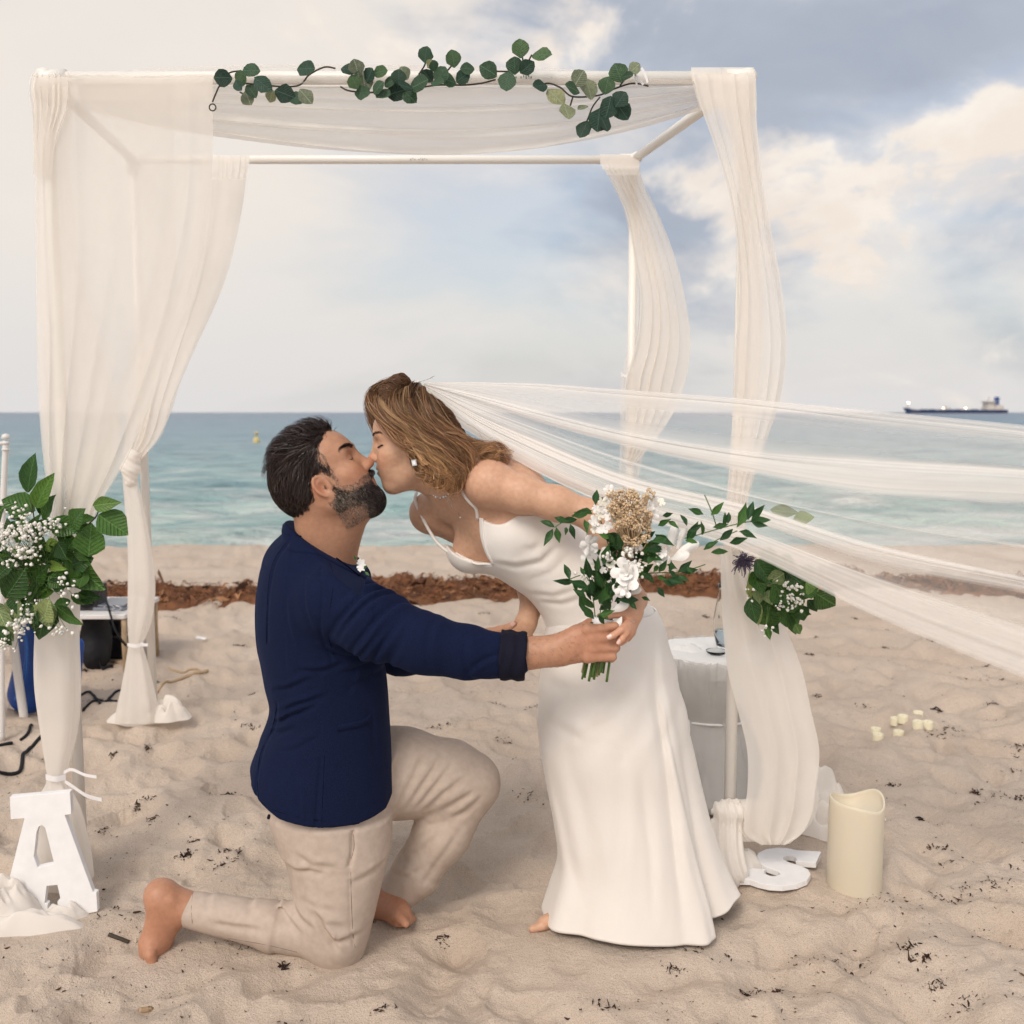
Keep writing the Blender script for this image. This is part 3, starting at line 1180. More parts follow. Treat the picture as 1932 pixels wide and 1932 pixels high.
rumple('heap', PG(120, 1722, 0.0), 0.06, 0.045, 0.035, OPAQUE_CLOTH, c1, 6)
ribbon([P(86, 1466, 2.575), P(104, 1470, 2.565), P(124, 1466, 2.575)], 0.016, 'tie_band', c1)
ribbon([P(120, 1458, 2.575), P(135, 1452, 2.56), P(160, 1462, 2.55), P(182, 1466, 2.54)], 0.009, 'tie_ribbon', c1)
ribbon([P(122, 1474, 2.575), P(140, 1486, 2.56), P(165, 1502, 2.55), P(192, 1509, 2.54)], 0.011, 'tie_ribbon', c1)

# --- rear left curtain: knotted
c2 = thing('curtain', (RL[0], YR, 0), 'knotted cream curtain at the left rear post beside the equipment table', 'curtain')
drape('sheer_panel', [(296, 250, 470, 3.85, 0.2), (400, 255, 456, 3.85, 0.25), (520, 258, 428, 3.84, 0.35), (650, 255, 372, 3.84, 0.5), (760, 248, 325, 3.83, 0.7), (830, 236, 300, 3.83, 0.9), (872, 230, 262, 3.83, 1)],
      SHEER, c2, folds=6, amp=0.03, over=0.09)
drape('inner_fold', [(300, 380, 468, 3.87, 0.5), (420, 370, 452, 3.87, 0.5), (560, 330, 412, 3.87, 0.6), (700, 262, 348, 3.86, 0.8), (820, 236, 302, 3.85, 1), (872, 232, 262, 3.84, 1)], SHEER_D, c2, folds=5, amp=0.02, over=0.08)
drape('bar_sleeve', [(293, 396, 471, 3.735, 0.5), (312, 396, 470, 3.725, 0.4), (338, 396, 466, 3.725, 0.4)], SHEER_D, c2, folds=7, amp=0.01, over=0.03, n_u=14)
kb = Body()
kc = P(246, 886, 3.79)
kb.ell(kc, (0.038, 0.034, 0.026), k=0.01)
kb.ell(kc + np.array([-0.016, -0.008, 0.01]), (0.024, 0.026, 0.02), k=0.008)
kb.cone(kc + np.array([0.0, 0, -0.045]), kc, 0.022, 0.03, 0.01)
kb.cone(kc + np.array([0.008, 0, 0.05]), kc, 0.030, 0.028, 0.01)
kb.warp(lambda p: 0.002 * np.sin((p[:, 0] * 0.7 + p[:, 2]) * 260), kc - 0.1, kc + 0.1)
V, F = kb.mesh(0.004)
mesh_obj('knot', V, F, OPAQUE_CLOTH, c2)
drape('lower_tail', [(898, 231, 258, 3.81, 1), (960, 235, 272, 3.81, 0.7), (1050, 240, 288, 3.81, 0.5), (1120, 239, 293, 3.81, 0.5), (1180, 239, 283, 3.81, 0.8), (1216, 242, 268, 3.81, 1)], SHEER_D, c2, folds=5, closed=True, n_v=70)
drape('lower_flare', [(1214, 243, 268, 3.81, 1), (1240, 239, 276, 3.81, 0.8), (1300, 228, 292, 3.81, 0.6), (1345, 218, 302, 3.81, 0.5), (1366, 216, 304, 3.81, 0.5)], SHEER_D, c2, folds=6, closed=True, n_v=80)
hp = PG(316, 1352, 0.03)
rumple('heap', PG(258, 1358, 0.0), 0.105, 0.07, 0.075, OPAQUE_CLOTH, c2, 8)
rumple('heap', hp, 0.09, 0.07, 0.10, OPAQUE_CLOTH, c2, 5, 0.22, 7)
ribbon([P(240, 1216, 3.76), P(256, 1219, 3.75), P(271, 1214, 3.76)], 0.014, 'tie_band', c2)
ribbon([P(266, 1214, 3.76), P(272, 1217, 3.74), P(279, 1216, 3.73)], 0.012, 'tie_ribbon', c2)

# --- rear right curtain: blown outwards, tied half way
c3 = thing('curtain', (RR[0], YR, 0), 'narrow cream curtain billowing from the right rear post behind the veil', 'curtain')
drape('sheer_panel', [(297, 1134, 1202, 3.85, 0.7), (340, 1152, 1212, 3.85, 0.8), (400, 1180, 1240, 3.84, 0.8), (470, 1194, 1268, 3.84, 0.7), (560, 1208, 1292, 3.83, 0.5), (650, 1200, 1303, 3.83, 0.5), (720, 1180, 1293, 3.84, 0.6),
      (780, 1180, 1270, 3.85, 0.7), (830, 1178, 1236, 3.85, 0.8), (872, 1176, 1202, 3.85, 1)], SHEER_D, c3, folds=5, amp=0.035, over=0.10)
drape('back_fold', [(305, 1145, 1200, 3.88, 0.7), (400, 1178, 1222, 3.88, 0.8), (500, 1192, 1248, 3.88, 0.7), (620, 1190, 1282, 3.88, 0.6), (720, 1172, 1270, 3.88, 0.7), (830, 1170, 1222, 3.88, 0.9), (900, 1168, 1206, 3.88, 1), (1100, 1172, 1206, 3.88, 1), (1330, 1165, 1215, 3.88, 1)],
      SHEER, c3, folds=4, amp=0.03, over=0.1)
drape('bar_sleeve', [(291, 1132, 1206, 3.86, 0.5), (312, 1134, 1206, 3.722, 0.5), (330, 1146, 1206, 3.722, 0.6)], SHEER_D, c3, folds=6, amp=0.01, over=0.04, n_u=14)
ribbon([P(1172, 706, 3.85), P(1182, 709, 3.84), P(1194, 705, 3.86)], 0.012, 'tie_band', c3)

# --- front right curtain: long panel that bows out, drawn in at the flowers, then blown out again and tied at the post's foot
c4 = thing('curtain', (FR[0], YF, 0), 'long cream curtain bowing from the right front post down behind the tall candle', 'curtain')
drape('long_panel', [(140, 1306, 1424, 2.60, 0.5), (200, 1322, 1426, 2.59, 0.6), (280, 1350, 1432, 2.585, 0.7), (360, 1374, 1442, 2.58, 0.6), (450, 1389, 1458, 2.58, 0.5), (550, 1394, 1476, 2.58, 0.4), (650, 1388, 1485, 2.58, 0.4),
      (740, 1384, 1475, 2.585, 0.4), (850, 1378, 1440, 2.59, 0.6), (950, 1370, 1410, 2.60, 0.8), (1040, 1364, 1404, 2.60, 1)], SHEER_D, c4, folds=4, amp=0.03, over=0.06)
drape('post_layer', [(142, 1340, 1426, 2.62, 0.7), (250, 1375, 1428, 2.615, 0.8), (330, 1392, 1428, 2.615, 0.8), (420, 1392, 1432, 2.615, 0.8), (600, 1388, 1440, 2.615, 0.7), (800, 1382, 1425, 2.615, 0.8), (1040, 1366, 1402, 2.615, 1)], SHEER_D, c4, folds=4, amp=0.015, over=0.08)
drape('bar_sleeve', [(127, 1304, 1422, 2.635, 0.4), (140, 1304, 1425, 2.615, 0.4), (170, 1310, 1427, 2.61, 0.4), (208, 1322, 1428, 2.61, 0.5)], SHEER_D, c4, folds=9, amp=0.01, over=0.02, n_u=18)
drape('lower_panel', [(1030, 1360, 1410, 2.60, 1), (1100, 1360, 1432, 2.59, 0.7), (1180, 1364, 1480, 2.58, 0.5), (1260, 1372, 1512, 2.57, 0.4), (1340, 1392, 1530, 2.56, 0.4), (1420, 1410, 1546, 2.555, 0.4), (1490, 1410, 1538, 2.55, 0.5),
      (1545, 1404, 1528, 2.55, 0.6), (1580, 1412, 1505, 2.55, 0.7), (1594, 1436, 1482, 2.55, 0.9)], SHEER_D, c4, folds=3, amp=0.035, over=0.05)
drape('lower_back', [(1040, 1362, 1408, 2.63, 1), (1150, 1364, 1460, 2.62, 0.6), (1300, 1388, 1510, 2.61, 0.5), (1450, 1440, 1540, 2.60, 0.5), (1560, 1425, 1525, 2.59, 0.6), (1592, 1440, 1490, 2.58, 0.8)], SHEER_D, c4, folds=4, amp=0.03, over=0.08)
# swept up from the loop to the knot at the foot of the post
drape('knot_sweep', [(1508, 1366, 1452, 2.585, 0.8), (1530, 1360, 1446, 2.58, 0.8), (1560, 1384, 1440, 2.57, 0.9), (1588, 1402, 1470, 2.565, 0.9)], SHEER_D, c4, folds=4, amp=0.03, over=0.08, n_u=30)
kb = Body()
kc = P(1382, 1528, 2.60)
kb.ell(kc, (0.045, 0.04, 0.028), k=0.01)
kb.ell(kc + np.array([-0.03, -0.01, 0.005]), (0.03, 0.028, 0.022), k=0.01)
kb.cone(kc + np.array([-0.01, -0.01, -0.02]), kc + np.array([-0.012, -0.03, -0.155]), 0.026, 0.052, 0.02)
kb.cone(kc + np.array([-0.03, -0.01, 0]), kc + np.array([-0.055, -0.015, -0.12]), 0.02, 0.034, 0.015)
kb.warp(lambda p: 0.0035 * np.sin(p[:, 0] * 300 + p[:, 2] * 40 + 2 * np.sin(p[:, 2] * 30)), kc - 0.3, kc + 0.3)
V, F = kb.mesh(0.004)
mesh_obj('knot', V, F, OPAQUE_CLOTH, c4)
rumple('trailing_end', PG(1396, 1632, 0.012), 0.075, 0.045, 0.055, OPAQUE_CLOTH, c4, 31)
g0 = PG(1566, 1562, 0.0)
rumple('heap', g0, 0.11, 0.09, 0.085, OPAQUE_CLOTH, c4, 9, 0.5, 11)
rumple('heap', PG(1540, 1512, 0.0), 0.10, 0.08, 0.13, OPAQUE_CLOTH, c4, 12, 0.45, 10)
rumple('heap', PG(1640, 1540, 0.0), 0.055, 0.045, 0.05, OPAQUE_CLOTH, c4, 14, 0.5, 10)

# --- swag slung under the top of the arch
c5 = thing('top_swag', (0, YF, FL[2]), 'cream cloth swag sagging beneath the front bar of the arch', 'drapery')
xs = np.linspace(0, 1, 130)
nv = 60
pts = np.zeros((len(xs), nv, 3))
low_ = np.array([(0, 150, 205), (0.12, 300, 238), (0.25, 450, 262), (0.4, 640, 286), (0.55, 840, 297), (0.68, 1000, 287), (0.8, 1140, 262), (0.92, 1270, 226), (1.0, 1345, 200)])
lw = table(low_, xs)
v = np.linspace(0, 1, nv)
for i, u in enumerate(xs):
    px, pl = lw[i]
    top = 152
    w = v + 0.035 * np.sin(v * 21 + 3 * u) * np.sin(math.pi * u) + 0.02 * np.sin(v * 38 - 4 * u + 1)
    py = top + (pl - top) * w
    Yv = 2.665 + 0.05 * v ** 1.2 + 0.016 * np.sin(v * 24 + 2.2 * u + np.sin(u * 7)) + 0.008 * np.sin(v * 51 + 5 * u)
    for j in range(nv):
        pts[i, j] = P(px, py[j], Yv[j])
mesh_obj('swag', pts.reshape(-1, 3), grid_faces(len(xs), nv), SHEER_D, c5)
# the part of the cloth that goes over the bar and lifts in the wind
top_ = np.array([(0, 150, 146), (0.15, 250, 126), (0.3, 400, 115), (0.45, 600, 110), (0.6, 800, 114), (0.75, 1000, 119), (0.9, 1200, 134), (1.0, 1330, 144)])
tw = table(top_, xs)
nv = 26
pts = np.zeros((len(xs), nv, 3))
v = np.linspace(0, 1, nv)
for i, u in enumerate(xs):
    px, pt = tw[i]
    lift = (152 - pt) * 0.9
    for j in range(nv):
        a = v[j]
        Yv = 2.60 + 0.14 * a + 0.01 * math.sin(a * 14 + u * 9)
        py = 160 - (lift + 8) * math.sin(math.pi * min(1, a * 0.9 + 0.02)) ** 0.8 * (0.55 + 0.45 * a) - 4 * a
        pts[i, j] = P(px, min(py, 168), Yv)
mesh_obj('wind_lifted_edge', pts.reshape(-1, 3), grid_faces(len(xs), nv), SHEER_T, c5)
# ================================================================== people: shared anatomy
EX, EZ = 0.018, -0.008            # the ear stands a little in front of the origin


class Head:
    """Head-local coordinates: origin between the ear canals, x forward, y to the person's left, z up (metres for scale 1)."""

    def __init__(self, nose_px, nose_Y, fwd, up, scale, nose_local):
        self.M = frame_rot(fwd, up)
        self.s = scale
        self.O = P(nose_px[0], nose_px[1], nose_Y) - self.M @ (np.array(nose_local) * scale)

    def w(self, x, y, z):
        return self.O + self.M @ (np.array([x, y, z]) * self.s)

    def local(self, p):
        return ((p - self.O) @ self.M) / self.s

    def ell(self, b, c, r, k=0.012, mode='u', rot=None):
        Rm = self.M if rot is None else self.M @ rot
        b.ell(self.w(*c), np.array(r) * self.s, Rm, k * self.s, mode)

    def cone(self, b, a, c, ra, rb, k=0.012, mode='u'):
        b.cone(self.w(*a), self.w(*c), ra * self.s, rb * self.s, k * self.s, mode)


def rot_axis(axis, deg):
    return np.array(Matrix.Rotation(R(deg), 3, Vector(axis)))


def add_head(b, H, male=True, pucker=0.0):
    e, c = H.ell, H.cone
    e(b, (-0.006, 0, 0.046), (0.098, 0.075, 0.086), k=0.01)                  # cranium
    e(b, (-0.040, 0, 0.020), (0.062, 0.064, 0.060), k=0.03)                  # occiput
    e(b, (0.032, 0, 0.052), (0.066, 0.064, 0.062), k=0.03)                   # frontal bone
    e(b, (0.046, 0, -0.018), (0.052, 0.055, 0.070), k=0.03)                  # middle face
    jw = 0.052 if male else 0.046
    for s in (-1, 1):
        c(b, (0.006, s * jw, -0.048), (0.070, s * 0.016, -0.088), 0.017, 0.017, k=0.03)    # jaw
        c(b, (0.0, s * 0.060, 0.0), (0.006, s * jw, -0.05), 0.016, 0.017, k=0.03)          # ramus
        e(b, (0.062, s * 0.044, -0.006), (0.026, 0.021, 0.018), k=0.025)                    # cheekbone
        e(b, (0.070, s * 0.030, -0.030), (0.024, 0.022, 0.026), k=0.03)                     # cheek
    e(b, (0.052, 0, -0.062), (0.038, 0.040, 0.036), k=0.03)
    e(b, (0.080, 0, -0.089), (0.0165, 0.021, 0.0165), k=0.022)               # chin
    e(b, (0.078, 0, -0.046), (0.021, 0.029, 0.026), k=0.025)                 # muzzle
    bz = 0.010 if male else 0.006
    for s in (-1, 1):
        c(b, (0.088, s * 0.012, 0.045), (0.074, s * 0.043, 0.043), bz, bz, k=0.02)          # brow
        e(b, (0.099, s * 0.031, 0.026), (0.013, 0.016, 0.010), k=0.014, mode='s')           # socket
        e(b, (0.0775, s * 0.031, 0.0245), (0.0135, 0.0145, 0.0125), k=0.005)                # lidded eye
    # nose
    c(b, (0.090, 0, 0.037), (0.1145, 0, -0.008), 0.0075, 0.0095, k=0.016)
    e(b, (0.1170, 0, -0.0105), (0.0105, 0.0105, 0.0095), k=0.008)
    for s in (-1, 1):
        e(b, (0.1065, s * 0.0115, -0.0145), (0.0105, 0.0072, 0.0082), k=0.007)
        e(b, (0.1085, s * 0.0065, -0.0205), (0.0055, 0.0032, 0.0045), k=0.003, mode='s')
    # lips
    pu = pucker
    for s in (-1, 1):
        c(b, (0.0995 + pu, s * 0.003, -0.0375), (0.084 + pu * 0.3, s * (0.023 - pu), -0.0445), 0.0062, 0.003, k=0.008)
        c(b, (0.0975 + pu, s * 0.003, -0.0505), (0.084 + pu * 0.3, s * (0.022 - pu), -0.0455), 0.0068, 0.003, k=0.008)
    c(b, (0.103 + pu, -0.012, -0.0440), (0.103 + pu, 0.012, -0.0440), 0.0016, 0.0016, k=0.004, mode='s')
    # ears: shell, rim, bowl, lobe
    for s in (-1, 1):
        y0 = s * 0.072
        rt = rot_axis((0, 0, 1), -s * 22) @ rot_axis((0, 1, 0), -14)
        e(b, (EX - 0.016, y0 + s * 0.004, EZ + 0.003), (0.0175, 0.0055, 0.029), k=0.006, rot=rt)
        n = 11
        prev = None
        for i in range(n):
            a = R(-35 + i * 27)
            q = rt @ np.array([math.cos(a) * 0.0165, s * 0.0045, math.sin(a) * 0.0275 + 0.001])
            q = q + np.array([EX - 0.016, y0 + s * 0.004, EZ + 0.003])
            if prev is not None:
                c(b, prev, q, 0.0040, 0.0040, k=0.002)
            prev = q
        e(b, (EX - 0.013, y0 + s * 0.010, EZ + 0.001), (0.0095, 0.0085, 0.0150), k=0.004, mode='s', rot=rt)
        e(b, (EX - 0.010, y0 + s * 0.003, EZ - 0.0225), (0.008, 0.0055, 0.0085), k=0.006)
        e(b, (EX - 0.002, y0 + s * 0.002, EZ - 0.001), (0.004, 0.005, 0.006), k=0.005)


def add_finger(b, pts, r0, r1, k=0.006):
    rs = np.linspace(r0, r1, len(pts))
    for i in range(len(pts) - 1):
        b.cone(pts[i], pts[i + 1], rs[i], rs[i + 1], k if i == 0 else 0.003)


def nail(parent, tip, along, out, w, l, mat):
    """Small curved plate on a fingertip."""
    along = along / np.linalg.norm(along)
    out = out - along * (out @ along)
    out /= np.linalg.norm(out)
    side = np.cross(along, out)
    V, F = [], []
    n = 5
    for i in range(n):
        for j in range(n):
            u, v = i / (n - 1) - 0.5, j / (n - 1) - 0.5
            V.append(tip + along * u * l + side * v * w * (1 - 0.25 * (u > 0.3)) + out * (-0.9 * v * v * w))
    for i in range(n - 1):
        for j in range(n - 1):
            F.append((i * n + j, i * n + j + 1, (i + 1) * n + j + 1, (i + 1) * n + j))
    return mesh_obj('nail', V, F, mat, parent)


def skin_material(name, base, sss=0.12, rough=0.48):
    m = principled(name, base, rough, 0.35)
    b = m.node_tree.nodes['Principled BSDF']
    b.inputs['Subsurface Weight'].default_value = sss
    b.inputs['Subsurface Radius'].default_value = (1.0, 0.35, 0.2)
    b.inputs['Subsurface Scale'].default_value = 0.006
    nt = m.node_tree
    a = nd(nt, 'ShaderNodeAttribute')
    a.attribute_name = 'tint'
    t = nd(nt, 'ShaderNodeTexCoord')
    n = nd(nt, 'ShaderNodeTexNoise', i_Scale=95.0, i_Detail=6.0)
    nt.links.new(t.outputs['Object'], n.inputs['Vector'])
    r = ramp(nt, [(0.3, (0.92, 0.88, 0.86)), (0.7, (1.06, 1.05, 1.04))])
    nt.links.new(n.outputs['Fac'], r.inputs[0])
    c = mixc(nt, 1.0, a.outputs['Color'], r.outputs[0], 'MULTIPLY')
    nt.links.new(c, b.inputs['Base Color'])
    n2 = nd(nt, 'ShaderNodeTexNoise', i_Scale=320.0, i_Detail=3.0)
    nt.links.new(t.outputs['Object'], n2.inputs['Vector'])
    bm = nd(nt, 'ShaderNodeBump', i_Strength=0.25, i_Distance=0.001)
    nt.links.new(n2.outputs['Fac'], bm.inputs['Height'])
    nt.links.new(bm.outputs[0], b.inputs['Normal'])
    return m


def strand_mesh(paths, r, cols, taper=0.25, sides=2, tip=None):
    """paths (N, S, 3) -> one mesh array of thin tapering strands."""
    N, S, _ = paths.shape
    t = np.gradient(paths, axis=1)
    t /= np.maximum(np.linalg.norm(t, axis=2, keepdims=True), 1e-9)
    ref = np.array([0.31, 0.62, 0.72])
    a = np.cross(t, ref)
    a /= np.maximum(np.linalg.norm(a, axis=2, keepdims=True), 1e-9)
    b = np.cross(t, a)
    r = np.broadcast_to(np.asarray(r, float), (N,))
    w = np.minimum(1, np.linspace(1, taper, S) * 1.0)
    rad = r[:, None] * w[None, :]
    if sides == 2:                                        # flat ribbons, each turned its own way
        tw = (np.arange(N) * 2.399)[:, None, None]
        w_ = np.cos(tw) * a + np.sin(tw) * b
        rings = [paths - rad[..., None] * w_ * 1.25, paths + rad[..., None] * w_ * 1.25]
    else:
        rings = [paths + rad[..., None] * (math.cos(2 * math.pi * k / sides) * a + math.sin(2 * math.pi * k / sides) * b) for k in range(sides)]
    V = np.stack(rings, 2)                                # N,S,sides,3
    base = np.arange(S - 1)[:, None] * sides
    k = np.arange(sides)[None]
    k2 = (k + 1) % sides
    if sides == 2:
        k, k2 = k[:, :1], k2[:, :1]
    q = np.stack([base + k, base + k2, base + sides + k2, base + sides + k], -1).reshape(-1, 4)
    F = (q[None] + (np.arange(N) * S * sides)[:, None, None]).reshape(-1, 4)
    C = np.repeat(np.asarray(cols), S * sides, 0)
    if tip is not None:                                   # sun-bleached ends
        C = C * np.tile(np.repeat(np.linspace(tip[0], tip[1], S), sides), N)[:, None]
    return V.reshape(-1, 3), F, C


def hair_material(name, rough=0.5):
    m = principled(name, (0.1, 0.06, 0.03), rough, 0.35)
    tint_color(m)
    return m


def seg_dist2(x, z, pts):
    best = np.full(len(x), 9.0)
    tt = np.zeros(len(x))
    n = len(pts) - 1
    for i in range(n):
        ax, az = pts[i]
        bx, bz = pts[i + 1]
        dx, dz = bx - ax, bz - az
        t = np.clip(((x - ax) * dx + (z - az) * dz) / (dx * dx + dz * dz), 0, 1)
        d = (x - ax - t * dx) ** 2 + (z - az - t * dz) ** 2
        m = d < best
        best = np.where(m, d, best)
        tt = np.where(m, (i + t) / n, tt)
    return best, tt


def creases(b, lines, Y, y_to, wid=0.006, dep=0.006):
    """Soft folds pressed into a garment along lines drawn on its near side: a valley with a ridge beside it."""
    for ln in lines:
        path, k = ln[0], (ln[1] if len(ln) > 1 else 1.0)
        pts = np.array([P(x, y, Y) for x, y in path])[:, [0, 2]]
        d_ = pts[-1] - pts[0]
        nrm = np.array([-d_[1], d_[0]]) / np.linalg.norm(d_)
        if nrm[1] < 0:
            nrm = -nrm
        off = pts + nrm * wid * 1.7

        def fn(p, pts=pts, off=off, k=k):
            d0, t0 = seg_dist2(p[:, 0], p[:, 2], pts)
            d1, t1 = seg_dist2(p[:, 0], p[:, 2], off)
            e0 = np.clip(np.minimum(t0, 1 - t0) * 3.2, 0, 1) ** 0.7
            e1 = np.clip(np.minimum(t1, 1 - t1) * 3.2, 0, 1) ** 0.7
            w = dep * k * (np.exp(-d0 / wid ** 2) * e0 - 0.75 * np.exp(-d1 / (1.3 * wid) ** 2) * e1)
            return np.where(p[:, 1] < y_to, w, 0)
        lo = np.array([pts[:, 0].min() - 0.03, Y - 0.4, pts[:, 1].min() - 0.03])
        hi = np.array([pts[:, 0].max() + 0.03, y_to, pts[:, 1].max() + 0.03])
        b.warp(fn, lo, hi)
# ================================================================== the kneeling man
man = thing('person', PG(640, 1796, 0.0), 'person kneeling on one knee in navy blazer and beige trousers, holding out the bouquet', 'person')
tm = R(30)
yaw_m = R(4)
fm = np.array([math.cos(tm) * math.cos(yaw_m), math.cos(tm) * math.sin(yaw_m), math.sin(tm)])
um = np.array([-math.sin(tm), 0, math.cos(tm)])
NOSE = (0.1275, 0, -0.0105)
HM = Head((705, 870), 2.325, fm, um, 1.0, NOSE)
yaw_t = R(20)                                     # chest turned a little away from the camera
ft = np.array([math.cos(yaw_t), math.sin(yaw_t), 0])
rt_ = np.array([math.sin(yaw_t), -math.cos(yaw_t), 0])

S_R = P(628, 1128, 2.225)                          # near (right) shoulder
S_L = P(560, 1120, 2.555)
E_R = P(800, 1214, 2.13)
W_R = P(1046, 1228, 2.115)
E_L = P(760, 1225, 2.54)
W_L = P(915, 1222, 2.42)
HIP_R = P(632, 1490, 2.27)
HIP_L = P(650, 1470, 2.47)
K_R = P(640, 1765, 2.26)
A_R = P(345, 1712, 2.27)
K_L = P(890, 1468, 2.47)
A_L = P(742, 1690, 2.46)

sk = Body()
add_head(sk, HM, True)
# neck
nb = P(612, 1062, 2.366)
sk.cone(HM.w(-0.030, 0, -0.02), nb, 0.062, 0.064, 0.03)
sk.cone(HM.w(0.03, 0, -0.075), P(628, 1050, 2.37), 0.046, 0.052, 0.04)
# trunk and covered limbs (inside the clothes)
sk.cone(nb, P(606, 1140, 2.37), 0.060, 0.05, 0.03)
sk.cone(P(606, 1140, 2.37), P(620, 1430, 2.36), 0.05, 0.05, 0.03)
sk.cone(P(606, 1120, 2.37), S_R + np.array([-.02, .03, 0]), 0.035, 0.035, 0.03)
sk.cone(P(606, 1120, 2.37), S_L + np.array([0, -.03, 0]), 0.035, 0.035, 0.03)
sk.chain([S_R, E_R, P(960, 1236, 2.12), W_R], [0.032, 0.03, 0.036, 0.029], 0.02)
sk.chain([S_L, E_L, W_L], [0.032, 0.03, 0.028], 0.02)
sk.cone(P(620, 1430, 2.36), (HIP_R + HIP_L) / 2, 0.05, 0.05, 0.04)
sk.cone(HIP_R, HIP_L, 0.04, 0.04, 0.03)
sk.chain([HIP_R, K_R, A_R], [0.04, 0.032, 0.036], 0.03)
sk.chain([HIP_L, K_L, A_L], [0.04, 0.032, 0.036], 0.03)
# forearm seen from the rolled cuff to the wrist
sk.cone(P(985, 1233, 2.118), P(1056, 1227, 2.113), 0.035, 0.030, 0.015, squash=((0, 1, 0), 0.85))
# right hand: back of the hand to the camera, fingers closed round the stems
sk.ell(P(1092, 1216, 2.105), (0.042, 0.017, 0.040), k=0.02, rot=rot_axis((0, 1, 0), 4))
sk.cone(P(1058, 1226, 2.112), P(1088, 1213, 2.106), 0.028, 0.028, 0.02, squash=((0, 1, 0), 0.7))
FING = [((1112, 1188), (1160, 1182)), ((1118, 1206), (1165, 1203)), ((1117, 1224), (1162, 1222)), ((1110, 1241), (1156, 1240))]
for i, (k0, k1) in enumerate(FING):
    r = (0.0105, 0.0108, 0.0102, 0.0094)[i]
    a = P(*k0, 2.092)
    m_ = P(*k1, 2.098)
    d_ = P(k1[0] - 2, k1[1] + 3, 2.128)
    e_ = P(k1[0] - 28, k1[1] + 4, 2.148)
    sk.ell(a + np.array([0, 0.002, 0]), (r * 1.25, r * 1.0, r * 1.12), k=0.012)
    add_finger(sk, [a, m_, d_, e_], r * 1.02, r * 0.82, 0.010)
add_finger(sk, [P(1088, 1192, 2.115), P(1112, 1176, 2.135), P(1140, 1172, 2.150)], 0.013, 0.0095, 0.012)
# left hand, holding hers behind the sleeve
sk.ell(P(935, 1208, 2.41), (0.040, 0.018, 0.032), k=0.02, rot=rot_axis((0, 1, 0), -6))
sk.cone(W_L, P(925, 1210, 2.415), 0.028, 0.028, 0.02)
add_finger(sk, [P(918, 1196, 2.40), P(942, 1189, 2.385), P(959, 1184, 2.375), P(970, 1177, 2.372)], 0.0125, 0.0085, 0.012)
for i in range(4):
    a = P(958, 1196 + i * 10, 2.42)
    add_finger(sk, [a, P(992, 1198 + i * 10, 2.435), P(1000, 1199 + i * 10, 2.46)], 0.0098, 0.008, 0.008)
# near foot: heel up, toes dug in
sk.ell(P(303, 1683, 2.262), (0.034, 0.031, 0.030), k=0.02)
sk.cone(P(303, 1690, 2.262), P(345, 1710, 2.268), 0.034, 0.036, 0.02)
sk.cone(P(308, 1700, 2.262), P(292, 1775, 2.255), 0.034, 0.031, 0.025, squash=((0, 1, 0), 1.25))
sk.cone(P(330, 1715, 2.265), P(300, 1785, 2.258), 0.030, 0.024, 0.025)
sk.cone(P(289, 1778, 2.25), P(283, 1812, 2.245), 0.030, 0.022, 0.02, squash=((0, 1, 0), 1.4))
for i in range(5):
    yy = 2.205 + 0.021 * i
    add_finger(sk, [P(283, 1802, yy), P(290, 1822, yy), P(310, 1828, yy)], 0.012 if i else 0.014, 0.009, 0.008)
sk.ell(P(322, 1700, 2.236), (0.011, 0.009, 0.012), k=0.012)                     # ankle bone
# far foot flat on the sand
sk.ell(P(712, 1706, 2.46), (0.032, 0.034, 0.036), k=0.02)
sk.cone(P(716, 1705, 2.455), P(755, 1727, 2.385), 0.034, 0.026, 0.03)
sk.cone(P(735, 1690, 2.45), P(752, 1722, 2.39), 0.034, 0.022, 0.03)
for i in range(5):
    a = P(752 - 0 + i * 3, 1729 - i * 1.0, 2.36 + i * 0.014)
    add_finger(sk, [a, a + np.array([0.022, -0.03 + 0.004 * i, -0.004])], 0.0115 if i else 0.014, 0.009, 0.01)
V, F = sk.mesh(0.0032)


def paint_skin(V, base, H, male, hands=()):
    col = np.tile(np.array(base, float), (len(V), 1))
    L = H.local(V)
    near = np.linalg.norm(L - np.array([0.05, 0, 0]), axis=1) < 0.2

    def spot(c, r, tint, k=1.0):
        d = np.linalg.norm((L - np.array(c)) / np.array(r), axis=1)
        w = (np.clip(1.3 - d, 0, 1) ** 1.0 * k)[:, None]
        w[~near] = 0
        col[:] = col * (1 - w) + np.array(tint) * w
    b = np.array(base)
    red = b * np.array([1.08, 0.72, 0.66])
    for s in (-1, 1):
        spot((0.075, s * 0.04, -0.018), (0.03, 0.03, 0.025), red, 0.45)
        spot((-0.015, s * 0.078, 0.0), (0.025, 0.02, 0.035), red, 0.5)
        spot((0.082, s * 0.033, 0.036), (0.014, 0.02, 0.011), b * np.array([0.88, 0.66, 0.55]), 0.45 if not male else 0.25)
    spot((0.115, 0, -0.012), (0.016, 0.018, 0.016), red, 0.6)
    spot((0.098, 0, -0.0435), (0.018, 0.019, 0.0085), (0.42, 0.13, 0.10) if not male else (0.36, 0.14, 0.11), 0.95)
    for (c, r, w0) in hands:
        d = np.linalg.norm(V - np.asarray(c), axis=1) / r
        w = (np.clip(1.3 - d, 0, 1) * w0)[:, None]
        col[:] = col * (1 - w) + red * w
    return np.clip(col, 0, 1)


